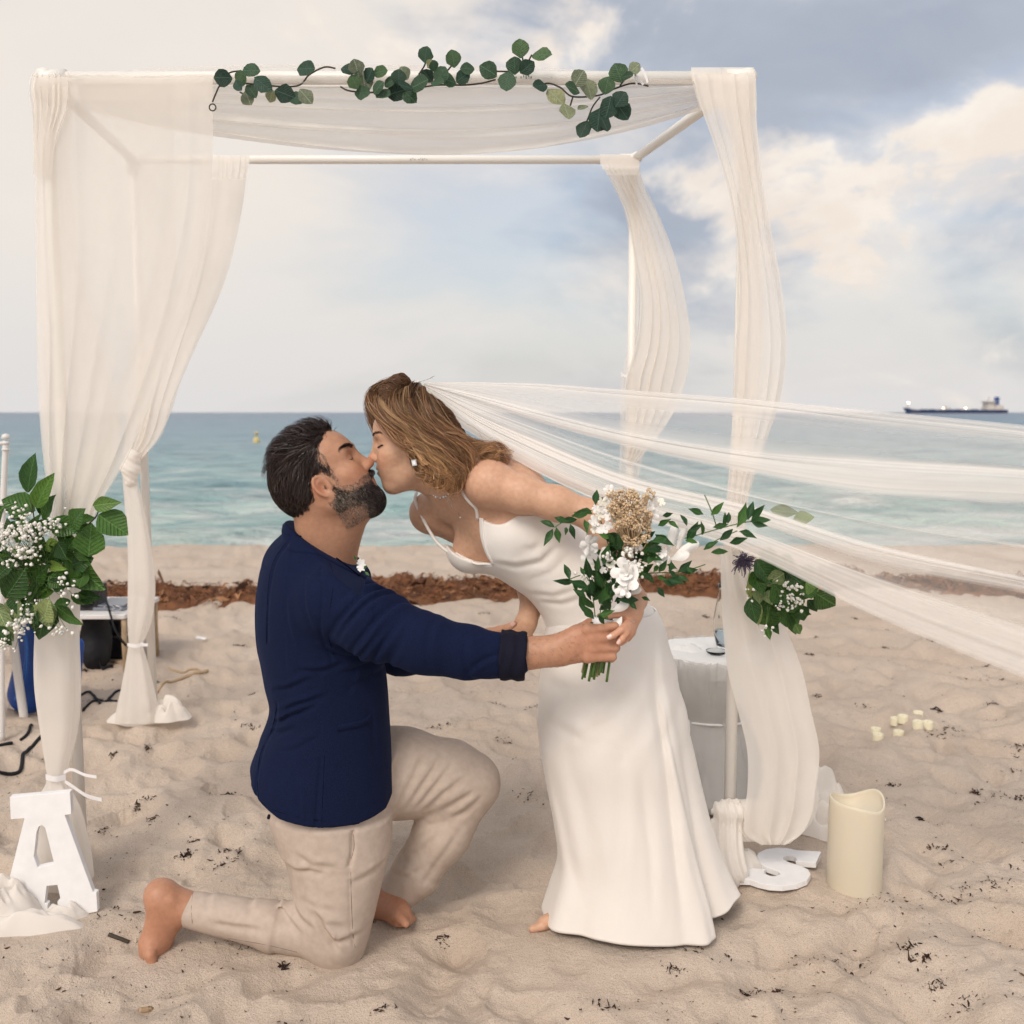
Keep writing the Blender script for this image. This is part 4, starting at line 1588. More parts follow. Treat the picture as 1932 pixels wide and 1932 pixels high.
SKIN_M = skin_material('tanned_skin', (0.5, 0.28, 0.18))
man_base = (0.465, 0.250, 0.158)
cols = paint_skin(V, man_base, HM, True, [(P(300, 1740, 2.25), 0.11, 0.22), (P(735, 1715, 2.4), 0.1, 0.2), (P(1110, 1215, 2.1), 0.07, 0.2)])
mesh_obj('body', V, F, SKIN_M, man, colors=cols)
NAIL = principled('nail', (0.62, 0.40, 0.33), 0.25, 0.5)
nail(man, P(967, 1176.5, 2.3625), P(972, 1174, 2.37) - P(960, 1184, 2.375), np.array([-0.1, -1, 0.5]), 0.011, 0.012, NAIL)

# ---- face details
lash = principled('lash', (0.02, 0.014, 0.012), 0.6)
HAIR_M = hair_material('dark_hair', 0.38)
rng_m = np.random.default_rng(3)


def eyebrow(H, parent, s, n, col, length, thick, r, y0, y1, z0, arch, name='eyebrow'):
    t = rng_m.uniform(0, 1, n)
    off = rng_m.normal(0, thick, n)
    base = np.stack([0.0975 - 0.024 * t ** 1.5, s * (y0 + (y1 - y0) * t), z0 + arch * np.sin(t * 2.2) + off], 1)
    pts = []
    for i in range(4):
        q = base + np.stack([-0.002 * i * t, s * np.full(n, length * i / 3), 0.0012 * i * (1 - 2 * t)], 1)
        pts.append(q)
    L = np.stack(pts, 1)
    W = H.O + (L * H.s) @ H.M.T
    return W


def snap(b, W, lift):
    s = W.shape
    q = b.project(W.reshape(-1, 3), 3)
    q = q + b.grad(q) * lift
    return q.reshape(s)


for s in (-1, 1):
    bw = snap(sk, eyebrow(HM, man, s, 150, None, 0.009, 0.0017, 0, 0.012, 0.040, 0.0465, 0.005), 0.0012)
    Vb, Fb, Cb = strand_mesh(bw, 0.00055, np.tile((0.025, 0.018, 0.016), (len(bw), 1)), 0.3)
    mesh_obj('eyebrow', Vb, Fb, HAIR_M, man, colors=Cb)
for s in (-1, 1):
    mb = MB()
    a = np.array([HM.w(0.0895 - 0.0105 * t, s * (0.021 + 0.021 * t), 0.0205 + 0.001 * math.sin(t * 3.14)) for t in np.linspace(0, 1, 8)])
    a = snap(sk, a[None], 0.0004)[0]
    mb.tube(a, np.interp(np.linspace(0, 1, 8), [0, 0.5, 1], [0.0005, 0.0012, 0.0007]), 6)
    mb.build('eyelashes', lash, man)

# ---- hair: short, brushed back, fading into the beard
cap = Body()
HM.ell(cap, (-0.008, 0, 0.046), (0.103, 0.081, 0.090), k=0.01)
HM.ell(cap, (-0.046, 0, 0.016), (0.068, 0.072, 0.070), k=0.03)
HM.ell(cap, (0.030, 0, 0.076), (0.050, 0.056, 0.050), k=0.03)
HM.ell(cap, (0.006, 0, 0.104), (0.068, 0.054, 0.036), k=0.03)


def hairline(p):
    """Positive where there is no hair."""
    L = HM.local(p)
    x, y, z = L[:, 0], np.abs(L[:, 1]), L[:, 2]
    zz = np.array([-0.09, -0.06, -0.035, -0.012, 0.010, 0.030, 0.050, 0.072, 0.090, 0.110, 0.14])
    xx = np.array([-0.048, -0.040, -0.026, -0.006, 0.030, 0.036, 0.030, 0.034, 0.052, 0.072, 0.085])
    lim = np.interp(z, zz, xx)
    lim = lim + np.where(z > 0.06, 0.016 * np.clip(1 - y / 0.03, 0, 1), 0)
    front = x - lim
    nape = (-0.066 - z) + 0.15 * (x + 0.07)
    ear = 0.025 - np.sqrt((x - EX + 0.014) ** 2 + ((z - EZ) * 0.70) ** 2)
    return np.maximum(np.maximum(front, nape), np.where(y > 0.05, ear, -1)) * 0.8


cap.cut(lambda p: hairline(p) * HM.s, 0.012)
cap.warp(lambda p: 0.0016 * np.sin(HM.local(p)[:, 1] * 420 + 3 * np.sin(HM.local(p)[:, 0] * 40)), HM.O - 0.25, HM.O + 0.25)
Vc, Fc = cap.mesh(0.003, 1)
hair = mesh_obj('hair', Vc, Fc, HAIR_M, man, colors=np.tile((0.018, 0.012, 0.012), (len(Vc), 1)))


def flow(b, roots, dirs, steps, step, lift, wob=0.0, rng=None, droop=0.0):
    """Strands combed over a surface."""
    p = roots.copy()
    d = dirs.copy()
    out = [p.copy()]
    for i in range(steps):
        g = b.grad(p, 0.003)
        d = d - g * np.sum(d * g, 1, keepdims=True)
        d = d / np.maximum(np.linalg.norm(d, axis=1, keepdims=True), 1e-6)
        if rng is not None and wob:
            d = d + rng.normal(0, wob, d.shape)
        p = p + d * step
        f = b.field(p)
        p = p - (f - lift * (0.3 + i / steps))[:, None] * g
        p[:, 2] -= droop * i
        out.append(p.copy())
    return np.stack(out, 1)


def on_surface(V, F, n, rng, keep=None):
    i = rng.integers(0, len(F), n)
    w = rng.dirichlet((1, 1, 1, 1), n)
    p = (V[F[i]] * w[..., None]).sum(1)
    return p if keep is None else p[keep(p)]


roots = on_surface(Vc, Fc, 15000, rng_m, lambda p: cap.field(p) > -0.02)
Lr = HM.local(roots)
up_top = np.clip((Lr[:, 2] - 0.06) / 0.04, 0, 1)
dl = np.stack([-0.9 - 0 * up_top, Lr[:, 1] * 2.0, -1.1 * (1 - up_top) + 0.15 * up_top], 1)
dirs = dl @ HM.M.T
st = flow(cap, roots, dirs, 5, 0.0058, 0.004, 0.10, rng_m)
L0 = Lr
fade = np.clip((L0[:, 0] + 0.00) / 0.03, 0, 1) * np.clip((0.05 - L0[:, 2]) / 0.05, 0, 1)
c_h = np.array((0.027, 0.017, 0.014)) * rng_m.uniform(0.5, 2.2, (len(st), 1))
V_, F_, C_ = strand_mesh(st, 0.0007, c_h, 0.2)
mesh_obj('hair_strands', V_, F_, HAIR_M, hair, colors=C_)
# wind-lifted quiff
q0 = roots[(Lr[:, 2] > 0.10) & (rng_m.uniform(0, 1, len(roots)) < 0.35)][:900]
dl = np.tile(np.array([-0.8, 0.0, 0.5]), (len(q0), 1)) + rng_m.normal(0, 0.25, (len(q0), 3))
st = flow(cap, q0, dl @ HM.M.T, 6, 0.0065, 0.016, 0.12, rng_m)
V_, F_, C_ = strand_mesh(st, 0.0008, np.array((0.028, 0.018, 0.018)) * rng_m.uniform(0.5, 1.8, (len(st), 1)), 0.15)
mesh_obj('hair_strands', V_, F_, HAIR_M, hair, colors=C_)

# ---- beard: full at the chin, grey along the jaw
bd = Body()
for s in (-1, 1):
    HM.cone(bd, (0.010, s * 0.050, -0.050), (0.070, s * 0.020, -0.089), 0.0195, 0.023, k=0.02)
    HM.cone(bd, (0.012, s * 0.058, -0.010), (0.010, s * 0.051, -0.052), 0.0165, 0.021, k=0.02)
    HM.ell(bd, (0.070, s * 0.026, -0.060), (0.030, 0.024, 0.026), k=0.02)
    HM.ell(bd, (0.044, s * 0.0385, -0.052), (0.034, 0.0200, 0.031), k=0.02)
    HM.cone(bd, (0.104, s * 0.004, -0.030), (0.086, s * 0.027, -0.048), 0.0085, 0.008, k=0.01)
HM.ell(bd, (0.079, 0, -0.088), (0.0275, 0.030, 0.028), k=0.02)
HM.ell(bd, (0.064, 0, -0.101), (0.029, 0.028, 0.021), k=0.02)
bd.cut(lambda p: (np.interp(HM.local(p)[:, 0], [0.0, 0.02, 0.05, 0.075, 0.088, 0.1, 0.12], [0.02, -0.008, -0.035, -0.038, -0.03, -0.026, -0.026]) - HM.local(p)[:, 2]) * -0.8, 0.006)
HM.ell(bd, (0.102, 0, -0.0445), (0.014, 0.015, 0.0065), k=0.005, mode='s')
bd.cut(lambda p: -(HM.local(p)[:, 0] + 0.002), 0.008)
Vd, Fd = bd.mesh(0.003, 1)


def beard_col(p, n, rng, dim=1.0):
    L = HM.local(p)
    grey = np.clip((0.082 - L[:, 0]) / 0.035, 0, 1) * np.clip((-0.018 - L[:, 2]) / 0.03, 0.25, 1)
    g = rng.uniform(0, 1, len(p)) < (grey * 0.42 + 0.04)
    dark = np.array((0.024, 0.016, 0.015)) * rng.uniform(0.5, 2.0, (len(p), 1))
    pale = np.array((0.27, 0.215, 0.165)) * rng.uniform(0.5, 1.2, (len(p), 1))
    return np.where(g[:, None], pale, dark) * dim


Lc = HM.local(Vd)
cb = np.tile((0.03, 0.021, 0.019), (len(Vd), 1)) + (np.clip((0.082 - Lc[:, 0]) / 0.035, 0, 1) * 0.09)[:, None] * np.array((1, 0.75, 0.58))
beard = mesh_obj('beard', Vd, Fd, HAIR_M, man, colors=cb)
roots = on_surface(Vd, Fd, 15000, rng_m)
Lr = HM.local(roots)
dl = np.stack([0.25 + 0 * Lr[:, 0], np.sign(Lr[:, 1]) * 0.15, -0.9 + 0 * Lr[:, 0]], 1) + rng_m.normal(0, 0.35, Lr.shape)
st = flow(bd, roots, dl @ HM.M.T, 3, 0.0036, 0.0035, 0.1, rng_m)
V_, F_, C_ = strand_mesh(st, 0.0006, beard_col(roots, 0, rng_m), 0.2)
mesh_obj('beard_strands', V_, F_, HAIR_M, beard, colors=C_)
# stubble where hair and beard fade into the cheek, temple and neck
rr = on_surface(V, F, 400000, rng_m, lambda p: np.linalg.norm(HM.local(p) - np.array([0.03, 0, -0.02]), axis=1) < 0.14)
L = HM.local(rr)
side = np.abs(L[:, 1]) > 0.02
cheek = side & (L[:, 2] < np.interp(L[:, 0], [0, 0.02, 0.05, 0.075, 0.09], [0.03, 0.0, -0.028, -0.032, -0.028])) & (L[:, 0] > -0.005) & (L[:, 2] > -0.12)
temple = side & (L[:, 2] > -0.01) & (L[:, 2] < 0.075) & (L[:, 0] > 0.0) & (L[:, 0] < 0.042 - 0.1 * np.maximum(0, L[:, 2] - 0.05))
on_ear = (np.abs(L[:, 1]) > 0.066) & (np.hypot(L[:, 0] - EX + 0.012, (L[:, 2] - EZ) * 0.75) < 0.026)
rr = rr[(cheek | temple) & ~on_ear & (rng_m.uniform(0, 1, len(rr)) < 0.9)][:9000]
Lr = HM.local(rr)
dl = np.stack([-0.1 + 0 * Lr[:, 0], 0 * Lr[:, 0], -0.9 + 0 * Lr[:, 0]], 1) + rng_m.normal(0, 0.4, Lr.shape)
st = flow(sk, rr, dl @ HM.M.T, 2, 0.0026, 0.0012, 0.1, rng_m)
V_, F_, C_ = strand_mesh(st, 0.00026, beard_col(rr, 0, rng_m) * 1.6 + 0.03, 0.3)
mesh_obj('stubble', V_, F_, HAIR_M, man, colors=C_)
# dark hair on the forearm
rr = on_surface(V, F, 500000, rng_m, lambda p: (p[:, 0] > P(985, 1230, 2.1)[0]) & (p[:, 0] < P(1100, 1230, 2.1)[0]) & (p[:, 2] > 0.6) & (p[:, 1] < 2.13))[:420]
dl = np.tile((0.7, 0, -0.5), (len(rr), 1)) + rng_m.normal(0, 0.5, (len(rr), 3))
st = flow(sk, rr, dl, 3, 0.0028, 0.001, 0.15, rng_m)
V_, F_, C_ = strand_mesh(st, 0.00018, np.tile((0.2, 0.11, 0.07), (len(st), 1)), 0.3)
mesh_obj('arm_hair', V_, F_, HAIR_M, man, colors=C_)

# ---- blazer
NAVY = principled('navy_cloth', (0.0055, 0.0105, 0.04), 0.9, 0.12, Sheen_Weight=0.06, Sheen_Roughness=0.5)
NAVY.node_tree.nodes['Principled BSDF'].inputs['Sheen Tint'].default_value = (0.12, 0.2, 0.6, 1)
bump_noise(NAVY, 900, 0.35, 0.0008, 2)
vary(NAVY, (0.0032, 0.006, 0.022), (0.0078, 0.0138, 0.047), 520, 3, 0.3, 0.7)
LINING = principled('dark_lining', (0.008, 0.008, 0.018), 0.85, 0.15)
jk = Body()
rows = []
for py, xl, xr, Yc, b in ((996, 541, 632, 2.38, 0.075), (1010, 535, 650, 2.385, 0.10), (1024, 520, 662, 2.388, 0.125), (1045, 502, 672, 2.39, 0.155), (1080, 488, 688, 2.39, 0.185), (1120, 481, 702, 2.39, 0.20), (1200, 482, 716, 2.385, 0.195),
                          (1290, 498, 730, 2.38, 0.185), (1340, 508, 733, 2.375, 0.18), (1400, 491, 736, 2.37, 0.185), (1450, 473, 738, 2.365, 0.195), (1500, 470, 739, 2.36, 0.20), (1570, 472, 739, 2.36, 0.205)):
    a, c = P(xl, py, Yc), P(xr, py, Yc)
    half = (c[0] - a[0]) / 2
    aa = math.sqrt(max((half ** 2 - (b * math.sin(yaw_t)) ** 2), 1e-4)) / math.cos(yaw_t)
    rows.append((a[2], (a[0] + c[0]) / 2, Yc, aa, b))
jk.stack(rows, yaw_t, 0.02, power=2.25)
jk.cone(P(585, 1052, 2.36), S_R + np.array([-0.01, 0.03, 0.0]), 0.060, 0.075, 0.05)
jk.cone(P(560, 1055, 2.42), S_L + np.array([0.0, -0.02, 0.0]), 0.055, 0.065, 0.05)
jk.chain([P(640, 1135, 2.215), P(712, 1180, 2.165), E_R, P(880, 1230, 2.125)], [0.086, 0.074, 0.0625, 0.0570], 0.035)
jk.cone(P(880, 1230, 2.125), P(962, 1237, 2.12), 0.0570, 0.0520, 0.02, flat=False)
jk.chain([S_L, E_L, P(880, 1228, 2.45)], [0.075, 0.062, 0.05], 0.04)


# folds: pulled from the armpit and the waist
def along(p, a, b):
    d = b - a
    t = ((p - a) @ d) / (d @ d)
    return t


SA, SB = P(640, 1135, 2.215), P(960, 1237, 2.12)


def sleeve_folds(p):
    t = along(p, SA, SB)
    ax = (SB - SA) / np.linalg.norm(SB - SA)
    rel = p - SA
    perp = rel - (rel @ ax)[:, None] * ax
    ang = np.arctan2(perp[:, 2], -perp[:, 1])
    n = fbm(p * np.array([9, 9, 9]), 2, 101)
    def crease(t0, slope, wid, dep, a0, aw):
        # one crease crossing the sleeve at a slant, deep on one side and dying out on the other
        u = t - t0 - slope * (ang - a0) - 0.025 * n
        return dep * np.exp(-(u / wid) ** 2) * np.exp(-((ang - a0) / aw) ** 2)
    w = 0
    for c_ in ((0.14, 0.085, 0.018, 0.008, 0.1, 1.0), (0.21, 0.10, 0.016, 0.009, 0.3, 0.9), (0.29, 0.09, 0.018, 0.008, 0.0, 1.1), (0.36, 0.07, 0.014, 0.006, -0.5, 0.8), (0.25, 0.12, 0.012, 0.006, -0.9, 0.7),
               (0.43, 0.05, 0.02, 0.004, -0.7, 0.9), (0.60, -0.06, 0.02, 0.003, 0.2, 0.9), (0.84, -0.08, 0.016, 0.0045, -0.4, 0.8), (0.90, 0.10, 0.014, 0.004, -0.2, 0.7), (0.17, 0.11, 0.014, 0.008, 1.2, 0.6), (0.25, 0.08, 0.013, 0.008, 1.35, 0.5), (0.33, 0.08, 0.013, 0.006, 1.4, 0.5)):
        w = w + crease(*c_) - 0.55 * crease(c_[0] + 0.035, *c_[1:])
    return w * 1.15 + 0.003 * fbm(p * 8, 3, 103)


jk.warp(sleeve_folds, np.minimum(SA, SB) - 0.12, np.maximum(SA, SB) + np.array([0.02, 0.06, 0.12]))
jk.warp(lambda p: 0.0045 * fbm(p * np.array([5, 5, 3.5]), 3, 107), P(460, 1580, 2.2) - np.array([0, 0.2, 0]), P(745, 1050, 2.5) + np.array([0, 0.15, 0]))
creases(jk, [([(508, 1382), (545, 1352), (604, 1324)], 1.2), ([(518, 1354), (560, 1328), (622, 1306)], 1.0), ([(498, 1400), (520, 1392), (560, 1370)], 0.7), ([(505, 1310), (540, 1300), (600, 1270)], 0.8),
             ([(560, 1260), (610, 1262), (660, 1246)], 0.7), ([(600, 1215), (640, 1236), (690, 1248)], 0.9), ([(640, 1270), (680, 1262), (725, 1258)], 0.9), ([(655, 1300), (690, 1286), (728, 1284)], 0.5),
             ([(540, 1120), (545, 1170), (560, 1220)], 0.5), ([(580, 1080), (585, 1130), (600, 1180)], 0.5), ([(520, 1420), (560, 1410), (610, 1380)], 0.4), ([(690, 1330), (700, 1390), (705, 1450)], 0.35), ([(560, 1450), (570, 1490), (575, 1530)], 0.35)],
        2.22, 2.40, 0.0062, 0.0072)


# grooves: seams of back, side, sleeve head and pocket
def groove(path, w, dep, Ylim):
    pts = np.array([P(x, y, Ylim) for x, y in path])
    pts = spline(pts, 60)

    def fn(p):
        best = np.full(len(p), 9.0)
        for i in range(len(pts)):
            best = np.minimum(best, (p[:, 0] - pts[i, 0]) ** 2 + (p[:, 2] - pts[i, 2]) ** 2)
        return np.where(p[:, 1] < Ylim + 0.22, dep * np.exp(-best / (w * w)), 0)
    lo = pts.min(0) - 0.02
    hi = pts.max(0) + 0.02
    lo[1], hi[1] = Ylim - 0.3, Ylim + 0.22
    return fn, lo, hi


for path in ([(553, 1002), (535, 1030), (516, 1060), (507, 1100), (504, 1160), (503, 1210)], [(522, 1330), (512, 1380), (490, 1420), (484, 1470), (486, 1505)],
             [(612, 1070), (625, 1100), (621, 1150), (618, 1200), (632, 1240)], [(612, 1420), (610, 1480), (607, 1552)], [(548, 1005), (580, 1020), (620, 1048), (662, 1072), (690, 1080)]):
    jk.warp(*groove(path, 0.0035, 0.0042, 2.24))


def hem(p):
    # hem dips from back to front
    x0, x1 = P(470, 1500, 2.3)[0], P(738, 1500, 2.3)[0]
    u = np.clip((p[:, 0] - x0) / (x1 - x0), -0.2, 1.2)
    z = np.interp(u, [-0.2, 0.0, 0.1, 0.3, 0.55, 0.8, 0.97, 1.0, 1.2], [P(470, y, 2.185)[2] for y in (1492, 1502, 1520, 1544, 1556, 1561, 1556, 1545, 1540)])
    return z - p[:, 2]


jk.cut(hem, 0.006)
# the standing neck of the blazer, cut off slanting round the neck
NKA, NKB = P(605, 955, 2.362), P(620, 1075, 2.372)
jk.cone(NKA, NKB, 0.0735, 0.092, 0.03)
CPA, CPB = P(543, 983, 2.36), P(694, 1080, 2.36)
cn = np.array([-(CPB - CPA)[2], 0, (CPB - CPA)[0]])
cn /= np.linalg.norm(cn)
jk.cut(lambda p: np.where(p[:, 0] < CPB[0] + 0.02, (p - CPA) @ cn + 0.004, -0.2), 0.004)
# open front: chest behind the lapel
Vj, Fj = jk.mesh(0.0038, 1)
blazer = mesh_obj('blazer', Vj, Fj, NAVY, man)
# collar standing round the neck and running into the lapel
cl = Body()
cl.ops = [o for o in jk.ops if o[4] != 'i']                 # lies on the blazer, a cloth's thickness proud of it
cl.warp(lambda p: 0 * p[:, 0] - 0.0065, (-9, -9, -9), (9, 9, 9))
cl.cut(lambda p: np.maximum((p - CPA) @ cn, -((p - CPA) @ cn) - 0.034 + 0.004 * np.sin(p[:, 0] * 40)), 0.005)


def near_neck(p):
    d = NKB - NKA
    t = ((p - NKA) @ d) / (d @ d)
    q = p - NKA - t[:, None] * d
    return np.linalg.norm(q, axis=1) - 0.118


cl.cut(near_neck, 0.004)
cp = np.array([NKA, NKB])
cl.warp(lambda p: 0.0012 * fbm(p * 22, 2, 133), cp.min(0) - 0.05, cp.max(0) + 0.05)
Vc_, Fc_ = cl.mesh(0.0034, 2)
mesh_obj('collar', Vc_, Fc_, NAVY, blazer)
# rolled cuff, lining out
cu = Body()
ca, cb_ = P(944, 1236, 2.12), P(993, 1239, 2.118)
cu.cone(ca, cb_, 0.0575, 0.0545, 0.004, flat=True)
cu.cone(P(990, 1239, 2.118), P(1005, 1240, 2.117), 0.046, 0.045, 0.004, mode='s', flat=True)
cu.warp(lambda p: 0.0022 * fbm(p * 26, 3, 111) + 0.0016 * np.sin(p[:, 0] * 240 + 2 * np.sin(p[:, 2] * 40)), ca - 0.12, cb_ + 0.12)
Vu, Fu = cu.mesh(0.0034, 2)
mesh_obj('rolled_cuff', Vu, Fu, LINING, blazer)


def ray_hit(b, px, py, y0=1.95, y1=2.62):
    """First point of a garment met when looking at that place."""
    ys = np.arange(y0, y1, 0.0015)
    pts_ = np.array([P(px, py, y) for y in ys])
    f = b.field(pts_)
    i = int(np.argmax(f < 0)) if (f < 0).any() else None
    return None if i is None else pts_[i]


def seam(b, path, parent, mat, r=0.0008, name='seam', out=0.0):
    q = [ray_hit(b, *c) for c in spline(np.array(path, float), 44)]
    q = np.array([c for c in q if c is not None])
    if len(q) > 4:
        for _ in range(3):
            q[1:-1] = (q[:-2] + q[1:-1] * 2 + q[2:]) / 4
        q = q + b.grad(q) * out
        MB().tube(q + np.array([0, 0.0005 - r, 0]), r, 6).build(name, mat, parent)


SEAM_AND_SHADE = principled('navy_seam_and_shade', (0.002, 0.003, 0.012), 0.95, 0.05)  # for the stitched seams and for the shade drawn under the collar
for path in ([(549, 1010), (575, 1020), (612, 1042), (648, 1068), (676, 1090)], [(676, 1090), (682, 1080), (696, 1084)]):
    seam(jk, path, blazer, SEAM_AND_SHADE, 0.0016, 'collar_shade_line', 0.0060)  # shadow line below the collar, painted as a thin dark tube
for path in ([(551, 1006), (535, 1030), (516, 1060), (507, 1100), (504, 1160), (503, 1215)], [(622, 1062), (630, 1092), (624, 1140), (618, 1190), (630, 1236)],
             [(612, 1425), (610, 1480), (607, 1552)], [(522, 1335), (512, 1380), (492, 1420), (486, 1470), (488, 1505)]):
    seam(jk, path, blazer, SEAM_AND_SHADE)
seam(jk, [(480, 1502), (512, 1526), (560, 1541), (620, 1550), (680, 1554), (730, 1549)], blazer, SEAM_AND_SHADE, 0.0008)
# pocket welt
wp = spline(np.array([P(651, 1377, 2.18), P(690, 1375, 2.18), P(725, 1370, 2.18), P(742, 1362, 2.19)]), 16)
g_ = [jk.project(wp, 4)]
wp = g_[0]
mb = MB()
ups = np.array([0, 0, 1.0])
for q, (z, o) in enumerate([(0, 0)]):
    n = len(wp)
    nrm = jk.grad(wp)
    A = wp + ups * 0.006 + nrm * 0.002
    B_ = wp - ups * 0.008 + nrm * 0.0035
    C2 = wp - ups * 0.009 - nrm * 0.004
    D = wp + ups * 0.007 - nrm * 0.004
    Vw = np.stack([A, B_, C2, D], 1).reshape(-1, 3)
mesh_obj('pocket_welt', Vw, grid_faces(n, 4, True), NAVY, blazer)
# ---- trousers
BEIGE = principled('beige_linen', (0.50, 0.40, 0.32), 0.85, 0.15)
vary(BEIGE, (0.465, 0.378, 0.315), (0.53, 0.437, 0.37), 60)
bump_noise(BEIGE, 420, 0.4, 0.0008, 3)
tr = Body()
rows = []
for py, xl, xr, Yc, b in ((1440, 508, 735, 2.36, 0.16), (1500, 506, 737, 2.35, 0.165), (1540, 512, 736, 2.34, 0.16), (1580, 528, 733, 2.325, 0.14)):
    a, c = P(xl, py, Yc), P(xr, py, Yc)
    rows.append((a[2], (a[0] + c[0]) / 2, Yc, (c[0] - a[0]) / 2, b))
tr.stack(rows, R(8), 0.03)
rows = []
for py, xl, xr, Yc, b in ((1540, 518, 736, 2.30, 0.115), (1600, 536, 732, 2.285, 0.110), (1650, 549, 724, 2.275, 0.103), (1700, 557, 713, 2.265, 0.094), (1740, 562, 704, 2.26, 0.086), (1775, 578, 694, 2.257, 0.076), (1805, 592, 684, 2.255, 0.062)):
    a, c = P(xl, py, Yc), P(xr, py, Yc)
    rows.append((a[2], (a[0] + c[0]) / 2, Yc, (c[0] - a[0]) / 2, b))
tr.stack(rows, 0, 0.03)
CUFF_A = P(349, 1714, 2.27)
tr.cone(P(630, 1768, 2.256), P(520, 1748, 2.262), 0.062, 0.058, 0.03)
tr.cone(P(520, 1748, 2.262), CUFF_A, 0.0585, 0.0430, 0.02, flat=True)
tr.cone(P(351, 1714, 2.27), P(335, 1712, 2.27), 0.039, 0.039, 0.004, mode='s', flat=True)
# far leg: thigh out, shin back down
tr.chain([P(665, 1455, 2.45), P(760, 1458, 2.47), P(850, 1465, 2.475), P(888, 1476, 2.475)], [0.125, 0.112, 0.092, 0.0735], 0.03)
tr.chain([P(886, 1480, 2.475), P(835, 1570, 2.468), P(790, 1640, 2.462)], [0.0700, 0.0700, 0.062], 0.03)
A2, B2 = P(790, 1640, 2.462), P(741, 1694, 2.458)
tr.cone(A2, B2, 0.062, 0.0520, 0.02, flat=True)
tr.cone(B2 + (A2 - B2) * 0.04, B2 - (A2 - B2) * 0.3, 0.046, 0.046, 0.004, mode='s', flat=True)


def tr_folds(p):
    w = 0
    return w + 0.0028 * fbm(p * 7, 3, 123)


tr.warp(tr_folds, (-2, 1.9, -0.2), (1, 2.8, 0.75))
creases(tr, [([(552, 1612), (590, 1632), (640, 1636)], 0.8), ([(550, 1652), (585, 1642), (612, 1650)], 0.8), ([(655, 1668), (690, 1662), (722, 1650)], 0.7), ([(560, 1700), (600, 1712), (640, 1716)], 0.4),
             ([(592, 1718), (606, 1742), (628, 1776), (640, 1796)], 1.5), ([(604, 1742), (625, 1766), (660, 1782)], 1.0), ([(585, 1716), (615, 1738), (650, 1748)], 0.8), ([(620, 1780), (650, 1772), (688, 1770)], 0.8),
             ([(424, 1694), (440, 1722), (470, 1750)], 1.1), ([(470, 1700), (510, 1742), (570, 1772)], 1.1), ([(380, 1758), (430, 1764), (500, 1770)], 0.9), ([(520, 1712), (560, 1740), (600, 1756)], 0.7), ([(360, 1688), (372, 1712), (374, 1736)], 0.6)],
        2.18, 2.36, 0.008, 0.0055)
creases(tr, [([(752, 1516), (780, 1462), (806, 1410)], 0.9), ([(764, 1522), (802, 1470), (838, 1424)], 1.2), ([(785, 1520), (822, 1478), (858, 1436)], 1.2), ([(800, 1528), (840, 1490), (880, 1462)], 1.1), ([(830, 1530), (862, 1510), (900, 1490)], 1.0),
             ([(745, 1500), (752, 1450), (762, 1395)], 0.7), ([(850, 1546), (880, 1530), (912, 1502)], 1.3), ([(745, 1640), (790, 1610), (840, 1560)], 0.8), ([(735, 1660), (770, 1655), (812, 1628)], 0.8), ([(775, 1600), (810, 1560), (850, 1548)], 0.7),
             ([(790, 1680), (830, 1620), (880, 1550)], 0.7), ([(740, 1600), (760, 1580), (790, 1560)], 0.5)],
        2.40, 2.60, 0.009, 0.0045)
for path in ([(664, 1575), (662, 1660), (664, 1740), (668, 1780)],):
    tr.warp(*groove(path, 0.003, 0.0035, 2.2))
tr.warp(*groove([(666, 1570), (667, 1600), (660, 1628)], 0.0045, 0.007, 2.2))
Vt, Ft = tr.mesh(0.0036, 1)
trs = mesh_obj('trousers', Vt, Ft, BEIGE, man)
SEAM_B = principled('beige_seam', (0.27, 0.21, 0.17), 0.9, 0.1)
for path, r_ in (([(664, 1572), (662, 1640), (663, 1700), (666, 1760), (670, 1788)], 0.0009), ([(667, 1572), (668, 1600), (660, 1628)], 0.0014), ([(364, 1684), (361, 1712), (363, 1742)], 0.0008), ([(430, 1770), (500, 1782), (560, 1796)], 0.0009)):
    seam(tr, path, trs, SEAM_B, r_)
# button at the back pocket
mb = MB()
bc = tr.project(np.array([P(517, 1541, 2.27)]), 4)[0]
mb.tube([bc, bc + tr.grad(bc[None])[0] * 0.004], 0.006, 12)
mb.build('button', LINING, trs)

# ---- small flower pinned to the lapel
bt = thing('boutonniere', P(684, 1072, 2.235), 'tiny white boutonniere with green leaves pinned on the blazer lapel', 'boutonniere')
PETAL_W = principled('white_petal', (0.84, 0.82, 0.80), 0.6, 0.3)
mb = MB()
for i in range(7):
    a = i * 0.9
    c0 = P(678, 1066, 2.225)
    d = np.array([math.cos(a) * 0.7 + 0.3, -0.2, math.sin(a)])
    s_ = np.cross(d, (0, 1, 0))
    mb.add([c0, c0 + d * 0.010 + s_ * 0.006, c0 + d * 0.017, c0 + d * 0.010 - s_ * 0.006], [(0, 1, 2, 3)])
mb.build('petal_cluster', PETAL_W, bt)
GREEN_S = principled('small_leaf', (0.05, 0.13, 0.03), 0.5)
for (x, y, x2, y2) in ((672, 1058, 668, 1048), (686, 1074, 692, 1066), (688, 1078, 697, 1086)):
    a, b2 = P(x, y, 2.22), P(x2, y2, 2.215)
    d = b2 - a
    s_ = np.cross(d, (0, 1, 0)) * 0.25
    mesh_obj('leaf', [a, a + d * 0.5 + s_, b2, a + d * 0.5 - s_], [(0, 1, 2, 3)], GREEN_S, bt)
